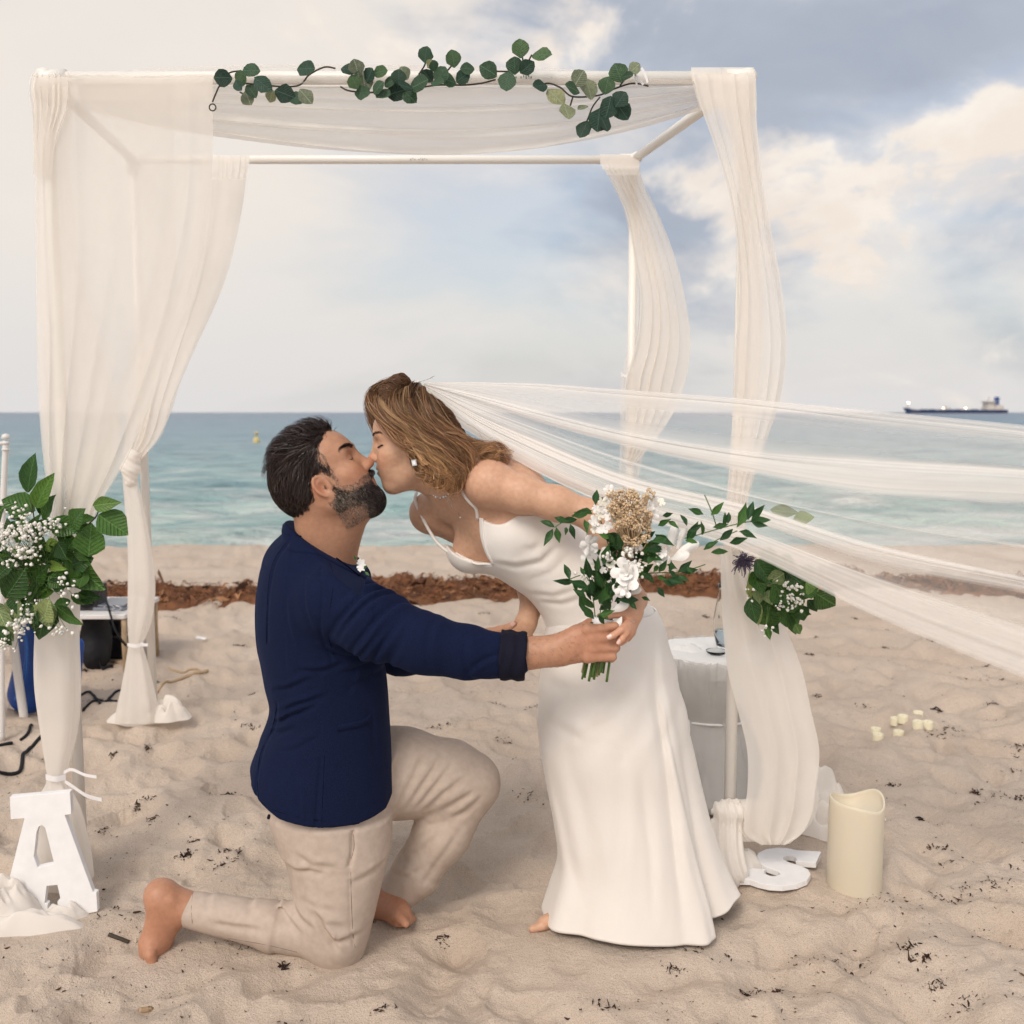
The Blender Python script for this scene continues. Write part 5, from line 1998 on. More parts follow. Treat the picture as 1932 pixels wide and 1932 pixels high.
# ================================================================== the bride, bending down to the kiss
bride = thing('person', PG(1190, 1740, 0.0), 'person in a white satin wedding gown and long veil bending down to kiss', 'person')
tb = R(9)
fb_ = np.array([-math.cos(tb), -0.05, -math.sin(tb)])
ub_ = np.array([-math.sin(tb), 0.0, math.cos(tb)])
HB = Head((694, 866), 2.362, fb_, ub_, 0.93, NOSE)
N_B = P(866, 922, 2.405)                       # pit of the neck
S_N = P(922, 912, 2.290)                       # near (her left) shoulder
S_F = P(812, 968, 2.500)
EL_N = P(1118, 972, 2.235)
WR_N = P(1200, 1132, 2.185)
EL_F = P(980, 1060, 2.520)
WR_F = P(1000, 1152, 2.460)
CUP_N = P(963, 1012, 2.342)
CUP_F = P(887, 1038, 2.424)
WST = P(1092, 1096, 2.420)
HIPC = P(1148, 1215, 2.410)
lat = CUP_N - CUP_F
lat /= np.linalg.norm(lat)
spine = WST - N_B
spine /= np.linalg.norm(spine)


def torso(b, g=0.0, cup=1.0):
    """Chest, bust, waist and hips, grown by g for cloth lying over them."""
    fr = frame_rot(spine, np.cross(spine, lat))           # columns: along spine, .., ..
    l2 = lat - spine * (lat @ spine)
    l2 /= np.linalg.norm(l2)
    nrm = np.cross(spine, l2)
    M = np.stack([spine, l2, nrm], 1)
    b.ell(N_B + spine * 0.115 + np.array([0.018, 0.0, 0.010]), (0.150 + g, 0.140 + g, 0.090 + g), M, 0.04)
    b.cone(P(965, 990, 2.42), WST, 0.108 + g, 0.092 + g, 0.04)
    b.cone(WST, HIPC, 0.092 + g, 0.125 + g, 0.05)
    for c in (CUP_N, CUP_F):
        b.ell(c, ((0.055 + g) * cup, (0.054 + g) * cup, (0.052 + g) * cup), M, 0.04)


bs = Body()
add_head(bs, HB, False, 0.004)
# neck
bs.cone(HB.w(-0.024, 0, -0.015), N_B + np.array([0.012, 0.0, 0.0]), 0.052, 0.052, 0.03)
bs.cone(HB.w(0.012, 0, -0.060), N_B + np.array([-0.02, 0, -0.004]), 0.036, 0.045, 0.035)
for s in (-1, 1):                                # tendons of the neck
    bs.cone(HB.w(-0.012, s * 0.052, -0.03), N_B + np.array([-0.018, -0.02 * s, -0.012]), 0.011, 0.010, 0.018)
torso(bs, 0.0, 0.80)
# shoulders, collar bones
bs.cone(N_B + np.array([0.02, 0, 0.0]), S_N, 0.047, 0.047, 0.04)
bs.cone(N_B, S_F, 0.048, 0.046, 0.04)
bs.cone(N_B + np.array([-0.028, -0.015, -0.014]), S_N + np.array([-0.030, -0.022, 0.000]), 0.009, 0.010, 0.016)
bs.cone(N_B + np.array([-0.030, 0.005, -0.022]), S_F + np.array([-0.016, -0.020, -0.01]), 0.009, 0.009, 0.016)
bs.ell(S_N, (0.051, 0.048, 0.046), k=0.03)
bs.ell(S_F, (0.046, 0.046, 0.046), k=0.03)
bs.cone(P(960, 935, 2.40), P(985, 985, 2.38), 0.085, 0.075, 0.05)      # upper back
# near arm
bs.chain([S_N, P(985, 932, 2.268), P(1050, 950, 2.25), EL_N], [0.047, 0.0415, 0.0375, 0.033], 0.025)
bs.chain([EL_N, P(1150, 1025, 2.215), WR_N], [0.033, 0.031, 0.022], 0.02)
# near hand over his fingers
bs.ell(P(1190, 1160, 2.140), (0.022, 0.015, 0.036), k=0.015, rot=rot_axis((0, 1, 0), 26))
bs.cone(WR_N, P(1192, 1158, 2.142), 0.0235, 0.021, 0.018)
add_finger(bs, [P(1184, 1176, 2.112), P(1172, 1188, 2.080), P(1158, 1198, 2.074), P(1148, 1203, 2.074)], 0.0086, 0.0068, 0.008)
add_finger(bs, [P(1189, 1180, 2.118), P(1181, 1194, 2.086), P(1173, 1206, 2.080), P(1167, 1213, 2.080)], 0.0086, 0.0066, 0.008)
add_finger(bs, [P(1194, 1180, 2.128), P(1188, 1196, 2.105), P(1178, 1208, 2.105), P(1171, 1214, 2.110)], 0.0082, 0.0064, 0.008)
add_finger(bs, [P(1198, 1176, 2.140), P(1194, 1194, 2.125), P(1186, 1206, 2.130)], 0.0074, 0.006, 0.008)
add_finger(bs, [P(1184, 1152, 2.135), P(1166, 1158, 2.125), P(1150, 1161, 2.125), P(1141, 1163, 2.128)], 0.0105, 0.0076, 0.010)
# far arm, hand held by his left
bs.chain([S_F, EL_F, P(1000, 1110, 2.49), WR_F], [0.044, 0.036, 0.030, 0.0245], 0.02)
bs.ell(P(990, 1180, 2.435), (0.029, 0.016, 0.038), k=0.02, rot=rot_axis((0, 1, 0), 20))
bs.cone(WR_F, P(994, 1172, 2.44), 0.0245, 0.023, 0.015)
for i in range(4):
    a = P(976 + i * 8, 1205, 2.425 + i * 0.004)
    add_finger(bs, [a, P(958 + i * 9, 1226, 2.415), P(944 + i * 9, 1236, 2.425)], 0.0085, 0.0068, 0.008)
# legs and feet under the gown
bs.chain([HIPC + np.array([-0.02, -0.06, -0.02]), P(1120, 1480, 2.39), P(1080, 1715, 2.40)], [0.05, 0.035, 0.033], 0.03)
bs.chain([HIPC + np.array([0.03, 0.06, -0.02]), P(1200, 1500, 2.44), P(1230, 1690, 2.50)], [0.05, 0.035, 0.033], 0.03)
bs.cone(P(1075, 1725, 2.36), P(1026, 1741, 2.345), 0.03, 0.017, 0.02)
for i in range(5):
    a = P(1025, 1741 + i * 1.5, 2.385 - i * 0.013)
    add_finger(bs, [a, a + np.array([-0.024 - 0.004 * (i > 2), -0.003, -0.006])], 0.0085 + (0.003 if i == 4 else 0), 0.0065 + (0.003 if i == 4 else 0), 0.008)
bs.cone(P(1230, 1695, 2.50), P(1200, 1700, 2.50), 0.03, 0.02, 0.02)
Vb, Fb = bs.mesh(0.0032)
SKIN_B = skin_material('fair_skin', (0.6, 0.38, 0.27))
b_base = (0.585, 0.355, 0.238)
cols = paint_skin(Vb, b_base, HB, False, [(P(1170, 1190, 2.1), 0.06, 0.4), (S_N, 0.09, 0.12), (P(1030, 1743, 2.39), 0.05, 0.5)])
mesh_obj('body', Vb, Fb, SKIN_B, bride, colors=cols)
NAIL_B = principled('pale_nail', (0.74, 0.52, 0.46), 0.2, 0.5)
nail(bride, P(1150, 1201.5, 2.0668), P(1148, 1203, 2.074) - P(1158, 1198, 2.074), np.array([0.1, -1, 0.25]), 0.009, 0.011, NAIL_B)
nail(bride, P(1168.5, 1211.5, 2.0730), P(1167, 1213, 2.080) - P(1173, 1206, 2.080), np.array([0.2, -1, 0.15]), 0.009, 0.011, NAIL_B)

# ---- face details
rng_b = np.random.default_rng(9)
BROW = hair_material('brow_hair', 0.6)
rng_m = np.random.default_rng(21)
for s in (-1, 1):
    bw = snap(bs, eyebrow(HB, bride, s, 150, None, 0.009, 0.0012, 0, 0.012, 0.043, 0.0475, 0.005), 0.0006)
    V_, F_, C_ = strand_mesh(bw, 0.00042, np.array((0.16, 0.085, 0.048)) * rng_b.uniform(0.7, 1.2, (len(bw), 1)), 0.3)
    mesh_obj('eyebrow', V_, F_, BROW, bride, colors=C_)
    # closed lid and dark lashes
    mb = MB()
    ts = np.linspace(0, 1, 10)
    a = np.array([HB.w(0.0905 - 0.0185 * t, s * (0.0195 + 0.0285 * t), 0.0185 - 0.0026 * math.sin(t * 3.14)) for t in ts])
    a = snap(bs, a[None], 0.0006)[0]
    mb.tube(a, np.interp(ts, [0, 0.3, 0.8, 1], [0.0004, 0.0013, 0.0019, 0.0007]), 6)
    for t in np.linspace(0.1, 1.0, 22):
        i = t * 9
        q = a[int(min(i, 8))] + (a[int(min(i, 8)) + 1] - a[int(min(i, 8))]) * (i - int(min(i, 8)))
        d = HB.M @ np.array([0.75 - 0.5 * t, s * (0.1 + 0.75 * t), -0.45])
        d2 = HB.M @ np.array([0.75 - 0.5 * t, s * (0.1 + 0.75 * t), 0.1])
        L_ = 0.0055 + 0.004 * t
        mb.tube([q, q + d * L_ * 0.5, q + (d + d2) * L_ * 0.5], [0.0007, 0.0005, 0.0003], 4)
    mb.build('eyelashes', lash, bride)

# ---- hair
BH = hair_material('honey_brown_hair', 0.42)
hc = Body()
HB.ell(hc, (-0.012, 0, 0.048), (0.102, 0.081, 0.087), k=0.01)
HB.ell(hc, (-0.045, 0, 0.012), (0.074, 0.078, 0.074), k=0.03)
HB.ell(hc, (-0.010, 0, 0.100), (0.058, 0.056, 0.030), k=0.03)
HB.ell(hc, (0.030, 0, 0.082), (0.052, 0.062, 0.046), k=0.03)
HB.cone(hc, (-0.055, -0.01, 0.0), (-0.098, 0.0, -0.065), 0.066, 0.050, k=0.04)
hc.cone(P(815, 842, 2.33), P(846, 886, 2.31), 0.052, 0.030, 0.03)
hc.cone(P(795, 850, 2.285), P(838, 898, 2.285), 0.030, 0.020, 0.02)


def bride_line(p):
    L = HB.local(p)
    x, y, z = L[:, 0], np.abs(L[:, 1]), L[:, 2]
    lim = np.interp(z, [-0.12, -0.06, -0.03, 0.0, 0.02, 0.04, 0.06, 0.08, 0.10, 0.13], [-0.03, -0.03, -0.022, -0.006, 0.022, 0.036, 0.050, 0.064, 0.074, 0.08])
    lim = lim + 0.016 * np.clip(1 - y / 0.035, 0, 1)
    return (x - lim) * 0.8


hc.cut(lambda p: bride_line(p), 0.01)
for q_ in ([(748, 727, 2.35), (720, 740, 2.34), (709, 761, 2.325), (720, 782, 2.305), (748, 808, 2.288)], [(756, 722, 2.33), (730, 742, 2.30), (734, 774, 2.288), (758, 802, 2.278)], [(744, 727, 2.38), (718, 742, 2.39), (710, 767, 2.39), (716, 795, 2.40)]):
    hc.chain([P(*a) for a in q_], [0.020, 0.019, 0.017, 0.014, 0.012][:len(q_)], 0.015)
hc.warp(lambda p: 0.0010 * np.sin(HB.local(p)[:, 0] * 230 + HB.local(p)[:, 2] * 60 + 3 * fbm(p * 16, 2, 143)), HB.O - 0.3, HB.O + 0.3)
Vh, Fh = hc.mesh(0.0034, 1)
hair_b = mesh_obj('hair', Vh, Fh, BH, bride, colors=np.array((0.13, 0.070, 0.034)) * (1 + 0.35 * fbm(Vh * 40, 3, 144))[:, None])
pal_h = np.array([(0.17, 0.085, 0.042), (0.12, 0.058, 0.030), (0.24, 0.13, 0.062), (0.38, 0.235, 0.115), (0.20, 0.105, 0.05)])
# combed strands over the crown
roots = on_surface(Vh, Fh, 8000, rng_b)
Lr = HB.local(roots)
dl = np.stack([-0.75 - 0 * Lr[:, 0], Lr[:, 1] * 1.0, -0.75 + 0.5 * np.clip(Lr[:, 2] / 0.1, -1, 1)], 1) + rng_b.normal(0, 0.12, Lr.shape)
st = flow(hc, roots, dl @ HB.M.T, 8, 0.0075, 0.003, 0.035, rng_b)
V_, F_, C_ = strand_mesh(st, 0.0006, pal_h[rng_b.integers(0, 2, len(st))] * rng_b.uniform(0.65, 1.2, (len(st), 1)), 0.3)
mesh_obj('hair_strands', V_, F_, BH, hair_b, colors=C_)
# loose wavy locks
LOCKS = [  # px, py, Y ... ; spread, curl, count, palette bias
    ([(752, 720.7, 2.36), (714.8, 732.7, 2.33), (702.2, 754.9, 2.3), (718.2, 784, 2.275), (746, 812, 2.262), (766, 838, 2.258), (790, 850, 2.258)], 0.011, 0.004, 230, 1),
    ([(762, 719, 2.36), (728.3, 736.1, 2.31), (723.3, 770, 2.28), (748, 806, 2.264), (778, 832, 2.258), (806, 862, 2.258), (822, 890, 2.262), (812, 904, 2.266)], 0.015, 0.006, 260, 2),
    ([(772, 720.7, 2.35), (748, 742.9, 2.29), (752, 784, 2.266), (784, 816, 2.258), (816, 848, 2.256), (838, 880, 2.258), (846, 906, 2.264), (834, 916, 2.27)], 0.016, 0.007, 280, 2),
    ([(782, 724.1, 2.34), (770, 753.2, 2.28), (784, 798, 2.262), (818, 830, 2.258), (850, 862, 2.258), (866, 888, 2.262), (860, 910, 2.268), (844, 914, 2.272)], 0.016, 0.007, 280, 0),
    ([(792, 731, 2.33), (796, 770, 2.282), (822, 812, 2.268), (858, 838, 2.264), (880, 866, 2.268), (872, 896, 2.274), (856, 906, 2.276)], 0.015, 0.007, 260, 0),
    ([(798, 742.9, 2.33), (822, 786, 2.3), (858, 822, 2.29), (890, 848, 2.29), (918, 856, 2.29), (942, 862, 2.285)], 0.012, 0.006, 200, 2),
    ([(800, 747.2, 2.36), (838, 800, 2.35), (880, 838, 2.34), (912, 848, 2.33), (936, 852, 2.32), (962, 866, 2.31)], 0.012, 0.006, 160, 0),
    ([(756, 842, 2.254), (778, 834, 2.245), (802, 842, 2.24), (818, 862, 2.242), (838, 874, 2.246)], 0.004, 0.002, 70, 3),
    ([(764, 848, 2.254), (790, 846, 2.248), (812, 862, 2.246), (826, 884, 2.25), (846, 890, 2.252)], 0.006, 0.003, 80, 3),
    ([(778, 850, 2.262), (786, 876, 2.262), (802, 894, 2.264), (826, 908, 2.268), (846, 912, 2.272)], 0.009, 0.006, 130, 2),
    ([(736, 729.2, 2.3), (718.2, 753.2, 2.275), (736, 786, 2.256), (762, 812, 2.248), (776, 842, 2.246), (796, 858, 2.244), (806, 876, 2.246)], 0.006, 0.005, 70, 3),
    ([(768, 729.2, 2.29), (766, 770, 2.262), (790, 806, 2.25), (808, 838, 2.246), (830, 862, 2.246), (836, 890, 2.25), (822, 906, 2.252)], 0.006, 0.006, 70, 3),
    ([(786, 739.5, 2.29), (806, 790, 2.262), (838, 826, 2.254), (858, 856, 2.254), (852, 884, 2.256), (866, 904, 2.262)], 0.007, 0.006, 70, 2),
    ([(812, 880, 2.25), (824, 896, 2.248), (842, 902, 2.25), (852, 892, 2.252), (846, 880, 2.25)], 0.005, 0.003, 50, 3),
    ([(846, 866, 2.255), (864, 876, 2.252), (872, 892, 2.256), (862, 908, 2.26), (848, 908, 2.262)], 0.006, 0.004, 60, 3),
    ([(704.7, 753.2, 2.33), (698, 764, 2.32), (708.1, 776, 2.3), (723.3, 792, 2.285)], 0.005, 0.002, 60, 3),
    ([(744, 719.9, 2.4), (711.5, 737.8, 2.41), (701.4, 764, 2.42), (711.5, 800, 2.44), (740, 840, 2.45), (790, 870, 2.45), (830, 890, 2.43)], 0.016, 0.006, 180, 0),
]
P_, C_all, R_all = [], [], []
for (gd, sp, cu_, cnt, pi) in LOCKS:
    g = spline(np.array([P(*q) for q in gd]), 20)
    t = np.linspace(0, 1, 20)
    tg = np.gradient(g, axis=0)
    tg /= np.linalg.norm(tg, axis=1, keepdims=True)
    n1 = np.cross(tg, (0, 1, 0))
    n1 /= np.maximum(np.linalg.norm(n1, axis=1, keepdims=True), 1e-6)
    n2 = np.cross(tg, n1)
    cnt = int(cnt * 3.0)
    cu_ = cu_ * 1.7
    clumps = max(3, cnt // 26)
    ca_ = rng_b.uniform(0, 6.28, clumps)
    cr_ = np.sqrt(rng_b.uniform(0, 1, clumps))
    cph = rng_b.uniform(0, 6.28, clumps)
    cfr = rng_b.uniform(8, 15, clumps)
    cam_ = rng_b.uniform(0.5, 1.6, clumps)
    ccol = rng_b.uniform(0.7, 1.45, clumps)
    for i in range(cnt):
        k = rng_b.integers(0, clumps)
        env = 0.35 + 0.65 * np.sin(np.clip(t, 0, 1) * 2.4 + 0.2)
        o1 = (cr_[k] * math.cos(ca_[k]) * sp + rng_b.normal(0, sp * 0.24)) * env
        o2 = (cr_[k] * math.sin(ca_[k]) * sp * 0.7 + rng_b.normal(0, sp * 0.24)) * env
        fly_ = rng_b.uniform() < 0.06
        wv_ = cam_[k] * cu_ * (0.25 + t) * np.sin(t * cfr[k] + cph[k] * 0.6)
        wv2_ = cam_[k] * cu_ * 0.6 * (0.25 + t) * np.cos(t * cfr[k] + cph[k] * 0.6)
        if fly_:
            o1 = o1 * 1.5 + rng_b.normal(0, sp * 0.5) * t
            o2 = o2 * 1.5 - abs(rng_b.normal(0, sp * 0.4)) * t
        end = 1 - rng_b.uniform(0, 0.14)
        path = g + n1 * (o1 + wv_)[:, None] + n2 * (o2 + wv2_)[:, None]
        if rng_b.uniform() < 0.10:
            path = path + (t ** 2)[:, None] * rng_b.normal(0, 0.014, 3)
        P_.append(path[:20] if end > 0.93 else spline(path[:18], 20))
        C_all.append(pal_h[pi if rng_b.uniform() < 0.55 else rng_b.integers(0, 5)] * rng_b.uniform(0.75, 1.25) * ccol[k])
V_, F_, C_ = strand_mesh(np.array(P_), rng_b.uniform(0.0003, 0.0006, len(P_)), np.array(C_all), 0.35, tip=(0.60, 1.85))
mesh_obj('wavy_locks', V_, F_, BH, hair_b, colors=C_)
# a few strands blown loose
fly = []
for (a, b2, c, d) in (((786, 722, 2.35), (806, 716, 2.35), (820, 709, 2.35), (812, 714, 2.35)), ((700, 730, 2.33), (720, 716, 2.33), (745, 709, 2.33), (770, 712, 2.34)), ((870, 830, 2.28), (886, 836, 2.28), (892, 850, 2.28), (884, 858, 2.28)),
                      ((792, 724, 2.34), (808, 720, 2.34), (816, 714, 2.34), (822, 718, 2.34)), ((880, 800, 2.29), (895, 806, 2.29), (905, 818, 2.29), (912, 834, 2.29)), ((694, 760, 2.31), (690, 776, 2.31), (694, 792, 2.30), (700, 806, 2.29))):
    fly.append(spline(np.array([P(*a), P(*b2), P(*c), P(*d)]), 14))
V_, F_, C_ = strand_mesh(np.array(fly), 0.0004, np.tile((0.2, 0.11, 0.05), (len(fly), 1)), 0.4)
kind(mesh_obj('loose_hairs', V_, F_, BH, hair_b, colors=C_), 'stuff')

# ---- gown
SATIN = principled('ivory_crepe_satin', (0.80, 0.757, 0.71), 0.42, 0.4, Sheen_Weight=0.15, Sheen_Roughness=0.4)
bump_noise(SATIN, 34, 0.16, 0.006, 6)


def poly_sd(p, poly):
    """Signed distance to a polygon in the x-z plane, negative inside."""
    x, z = p[:, 0], p[:, 2]
    d = np.full(len(p), 9.0)
    s = np.ones(len(p))
    n = len(poly)
    for i in range(n):
        ax, az = poly[i]
        bx, bz = poly[(i + 1) % n]
        ex, ez = bx - ax, bz - az
        wx, wz = x - ax, z - az
        t = np.clip((wx * ex + wz * ez) / (ex * ex + ez * ez), 0, 1)
        d = np.minimum(d, (wx - ex * t) ** 2 + (wz - ez * t) ** 2)
        c1, c2, c3 = z >= az, z < bz, ex * wz > ez * wx
        s = np.where((c1 & c2 & c3) | (~c1 & ~c2 & ~c3), -s, s)
    return s * np.sqrt(d)


neckline = [(905, 972), (906, 995), (911, 1020), (920, 1046), (931, 1062), (908, 1064), (880, 1058), (848, 1042), (818, 1016), (740, 990), (700, 850), (900, 760), (1120, 860), (1130, 960), (1040, 966), (990, 962), (968, 972), (948, 982), (925, 981)]
NK = np.array([P(x, y, 2.36) for x, y in neckline])[:, [0, 2]]
NK_IN = spline(np.concatenate([NK, NK[:1]]), 90)[:-1]
gw = Body()
torso(gw, 0.0045)
gw.cone(P(985, 1010, 2.41), P(1060, 1075, 2.41), 0.115, 0.100, 0.04)
gw.cone(P(960, 960, 2.40), P(1000, 1000, 2.40), 0.090, 0.080, 0.04)
gw.cone(WST, HIPC, 0.098, 0.135, 0.05)
gw.cut(lambda p: -poly_sd(p, NK_IN), 0.003)
gw.cut(lambda p: P(1100, 1216, 2.4)[2] - p[:, 2], 0.003)
creases(gw, [([(930, 1064), (975, 1070), (1020, 1060), (1055, 1028)], 1.0), ([(1010, 985), (1035, 1010), (1048, 1040)], 0.6), ([(1000, 1126), (1045, 1128), (1090, 1112)], 0.7), ([(1018, 1142), (1060, 1142), (1110, 1124)], 0.8), ([(985, 1030), (1005, 1036), (1020, 1022)], 0.4), ([(990, 1100), (1040, 1080), (1080, 1040)], 0.35)],
        2.30, 2.60, 0.008, 0.0045)
gw.warp(lambda p: 0.0022 * fbm(p * 8, 3, 151), (-1, 2, 0.4), (1, 3, 1.5))
Vg, Fg = gw.mesh(0.0034, 2)
gown = mesh_obj('gown_bodice', Vg, Fg, SATIN, bride)


def strap(path, r=0.0042):
    q = spline(np.array([P(*a) for a in path]), 30)
    q = bs.project(q, 3) + bs.grad(bs.project(q, 2)) * 0.002
    return q


MB().tube(spline(np.array([P(786, 930, 2.50), P(783, 944, 2.468), P(793, 968, 2.452), P(806, 994, 2.440), P(822, 1020, 2.425), P(838, 1036, 2.412), P(852, 1045, 2.400)]), 30), 0.0042, 8).build('shoulder_strap', SATIN, gown)
for path in ([(906, 976, 2.33), (896, 945, 2.30), (886, 915, 2.29), (884, 895, 2.30), (894, 876, 2.33), (920, 868, 2.38), (950, 880, 2.42)],):
    q = strap(path)
    mb = MB()
    mb.tube(q, 0.0042, 8)
    mb.build('shoulder_strap', SATIN, gown)
# neckline binding
q = spline(np.array([P(*a) for a in [(906, 976, 2.30), (908, 1005, 2.30), (918, 1040, 2.31), (931, 1062, 2.33), (905, 1064, 2.36), (878, 1057, 2.38), (858, 1047, 2.395)]]), 50)
q = gw.project(q, 4)
MB().tube(q, 0.0032, 8).build('neckline_binding', SATIN, gown)

# ---- skirt: from the waist seam to the hem
T = np.array([  # py, x left, x right, Y centre, half depth
    (1150, 1040, 1236, 2.410, 0.128), (1180, 1033, 1250, 2.408, 0.140), (1215, 1028, 1260, 2.405, 0.148), (1270, 1021, 1273, 2.403, 0.156), (1330, 1016, 1288, 2.402, 0.160), (1400, 1018, 1302, 2.403, 0.158), (1480, 1032, 1320, 2.408, 0.152),
    (1560, 1046, 1338, 2.402, 0.150), (1630, 1052, 1356, 2.400, 0.156), (1690, 1038, 1374, 2.398, 0.164), (1742, 1024, 1388, 2.395, 0.170)], float)
nr, na = 150, 260
q = np.linspace(1150, 1742, nr)
tt = table(T, q)
phi = np.linspace(0, 2 * math.pi, na, endpoint=False)
Vs_ = np.zeros((nr, na, 3))
for i in range(nr):
    xl, xr, Yc, hb_ = tt[i]
    a, c = P(xl, q[i], Yc), P(xr, q[i], Yc)
    u = i / (nr - 1)
    hw = (c[0] - a[0]) / 2
    cx = (a[0] + c[0]) / 2
    z = a[2]
    # phi=0 right, phi=pi left, phi=3pi/2 towards the camera
    r = 1.0 + 0 * phi
    fl = np.clip((u - 0.30) / 0.7, 0, 1) ** 1.3

    def ridge(p0, w, amp):
        d = np.angle(np.exp(1j * (phi - p0)))
        return amp * np.exp(-(d / w) ** 2)
    r += fl * (ridge(R(309 - 8 * u), 0.11, 0.085) - ridge(R(327 - 6 * u), 0.12, 0.21) + ridge(R(348), 0.13, 0.03))
    r += fl * (ridge(R(205 + 6 * u), 0.22, 0.06) - ridge(R(228), 0.2, 0.07) + ridge(R(258), 0.35, 0.07) - ridge(R(292), 0.16, 0.03))
    r += fl * 0.02 * np.sin(phi * 5 + 0.8)
    ld = np.clip((u - 0.10) / 0.5, 0, 1)
    r += ld * (ridge(R(305 + 6 * u), 0.05, 0.035) - ridge(R(312 + 6 * u), 0.05, 0.042) + ridge(R(284 + 16 * (1 - u)), 0.08, 0.008) - ridge(R(246 - 26 * (1 - u)), 0.12, 0.014))
    # soft pulls across the hip
    sw = np.exp(-((u - 0.15) / 0.10) ** 2) * 0.014
    r += sw * np.sin((u * 9 - np.cos(phi) * 1.5) * 5 + 1.0) + 0.010 * np.exp(-((u - 0.30) / 0.12) ** 2) * np.sin((u * 7 + np.cos(phi) * 2.2) * 6)
    r += 0.012 * fbm(np.stack([np.cos(phi) * 2, np.sin(phi) * 2, 0 * phi + u * 3], 1), 2, 161)
    x = cx + hw * np.cos(phi) * r
    y = Yc + hb_ * np.sin(phi) * r
    zz = np.full(na, z)
    if u > 0.55:                                   # the hem follows the sand, lifted at the right where the wind gets under it
        e = (u - 0.55) / 0.45
        front = np.clip(-np.sin(phi), 0, 1)
        lift = np.exp(-(np.angle(np.exp(1j * (phi - R(345)))) / 0.42) ** 2)
        target = ground(y) + 0.008 + 0.055 * lift + 0.006 * np.sin(phi * 3 + 1)
        z_end = tt[-1]
        zz = zz + e ** 2 * (target - P(1200, 1742, 2.395)[2])
    Vs_[i] = np.stack([x, y, zz], 1)
flat_ = Vs_.reshape(-1, 3)
front_ = np.clip((np.repeat(tt[:, 2], na) - flat_[:, 1]) / 0.05, 0, 1)
for (path, wid_, dep_) in (([(1050, 1252), (1130, 1232), (1225, 1186)], 0.016, 0.006), ([(1028, 1310), (1110, 1300), (1215, 1236)], 0.018, 0.006), ([(1228, 1250), (1252, 1400), (1272, 1580), (1286, 1730)], 0.012, 0.009), ([(1036, 1440), (1070, 1590), (1092, 1700)], 0.016, 0.007),
                           ([(1165, 1400), (1172, 1560), (1160, 1720)], 0.016, 0.005), ([(1022, 1370), (1090, 1390), (1180, 1330)], 0.016, 0.004), ([(1240, 1180), (1236, 1290), (1250, 1420)], 0.012, 0.006), ([(1205, 1450), (1226, 1600), (1232, 1730)], 0.012, 0.005)):
    ln = np.array([P(x, y, 2.26) for x, y in path])[:, [0, 2]]
    d0, t0 = seg_dist2(flat_[:, 0], flat_[:, 2], ln)
    d1, t1 = seg_dist2(flat_[:, 0], flat_[:, 2], ln + np.array([0.022, 0.012]))
    e0 = np.clip(np.minimum(t0, 1.05 - t0) * 3, 0, 1)
    e1 = np.clip(np.minimum(t1, 1.05 - t1) * 3, 0, 1)
    flat_[:, 1] += front_ * dep_ * (np.exp(-d0 / wid_ ** 2) * e0 - 0.8 * np.exp(-d1 / (1.3 * wid_) ** 2) * e1)
skirt = mesh_obj('gown_skirt', Vs_.reshape(-1, 3), grid_faces(nr, na, True), SATIN, bride)
so = skirt.modifiers.new('cloth_thickness', 'SOLIDIFY')
so.thickness = 0.003
so.offset = -1
# waist seam
MB().tube(np.concatenate([Vs_[0] + np.array([0, 0, -0.001]), Vs_[0][:1]]), 0.0016, 6, caps=False).build('waist_seam', SATIN, skirt)
MB().tube(np.concatenate([Vs_[-1], Vs_[-1][:1]]), 0.0018, 6, caps=False).build('hem', SATIN, skirt)

# ---- jewellery
SILVER = principled('silver', (0.75, 0.74, 0.73), 0.2, 0.5, Metallic=1.0)
STONE = principled('clear_stone', (0.85, 0.85, 0.87), 0.05, 0.9, Coat_Weight=1.0)
er = MB()
ec = P(781.5, 873, 2.243)
er.box(ec, (0.0115, 0.004, 0.014), rot_axis((0, 1, 0), -10))
ear = er.build('earring', SILVER, bride, smooth=False)
mb = MB()
mb.box(ec + np.array([0, -0.003, 0]), (0.007, 0.004, 0.009), rot_axis((0, 1, 0), -10))
mb.build('stone', STONE, ear, smooth=False)
nk = np.array([P(*a) for a in [(838, 905, 2.30), (834, 925, 2.29), (826, 945, 2.29), (817, 961, 2.30), (806, 956, 2.33), (797, 945, 2.36)]])
nk = spline(nk, 30)
nk = bs.project(nk, 4) + bs.grad(bs.project(nk, 2)) * 0.0012
neck = MB().tube(nk, 0.0007, 6).build('necklace_chain', SILVER, bride)
drop = spline(np.array([P(819, 962, 2.30), P(820.5, 985, 2.30), P(821, 1006, 2.30)]), 14)
drop = bs.project(drop, 4) + bs.grad(bs.project(drop, 2)) * 0.0012
MB().tube(drop, 0.0006, 6).build('pendant_chain', SILVER, neck)


def bead(c, r, parent, name='stone'):
    b = Body()
    n1, n2 = 6, 8
    V, F = [], []
    for i in range(n1 + 1):
        th = math.pi * i / n1
        for j in range(n2):
            ph = 2 * math.pi * j / n2
            V.append(c + r * np.array([math.sin(th) * math.cos(ph), math.sin(th) * math.sin(ph), math.cos(th)]))
    return mesh_obj(name, V, grid_faces(n1 + 1, n2, True), STONE, parent)


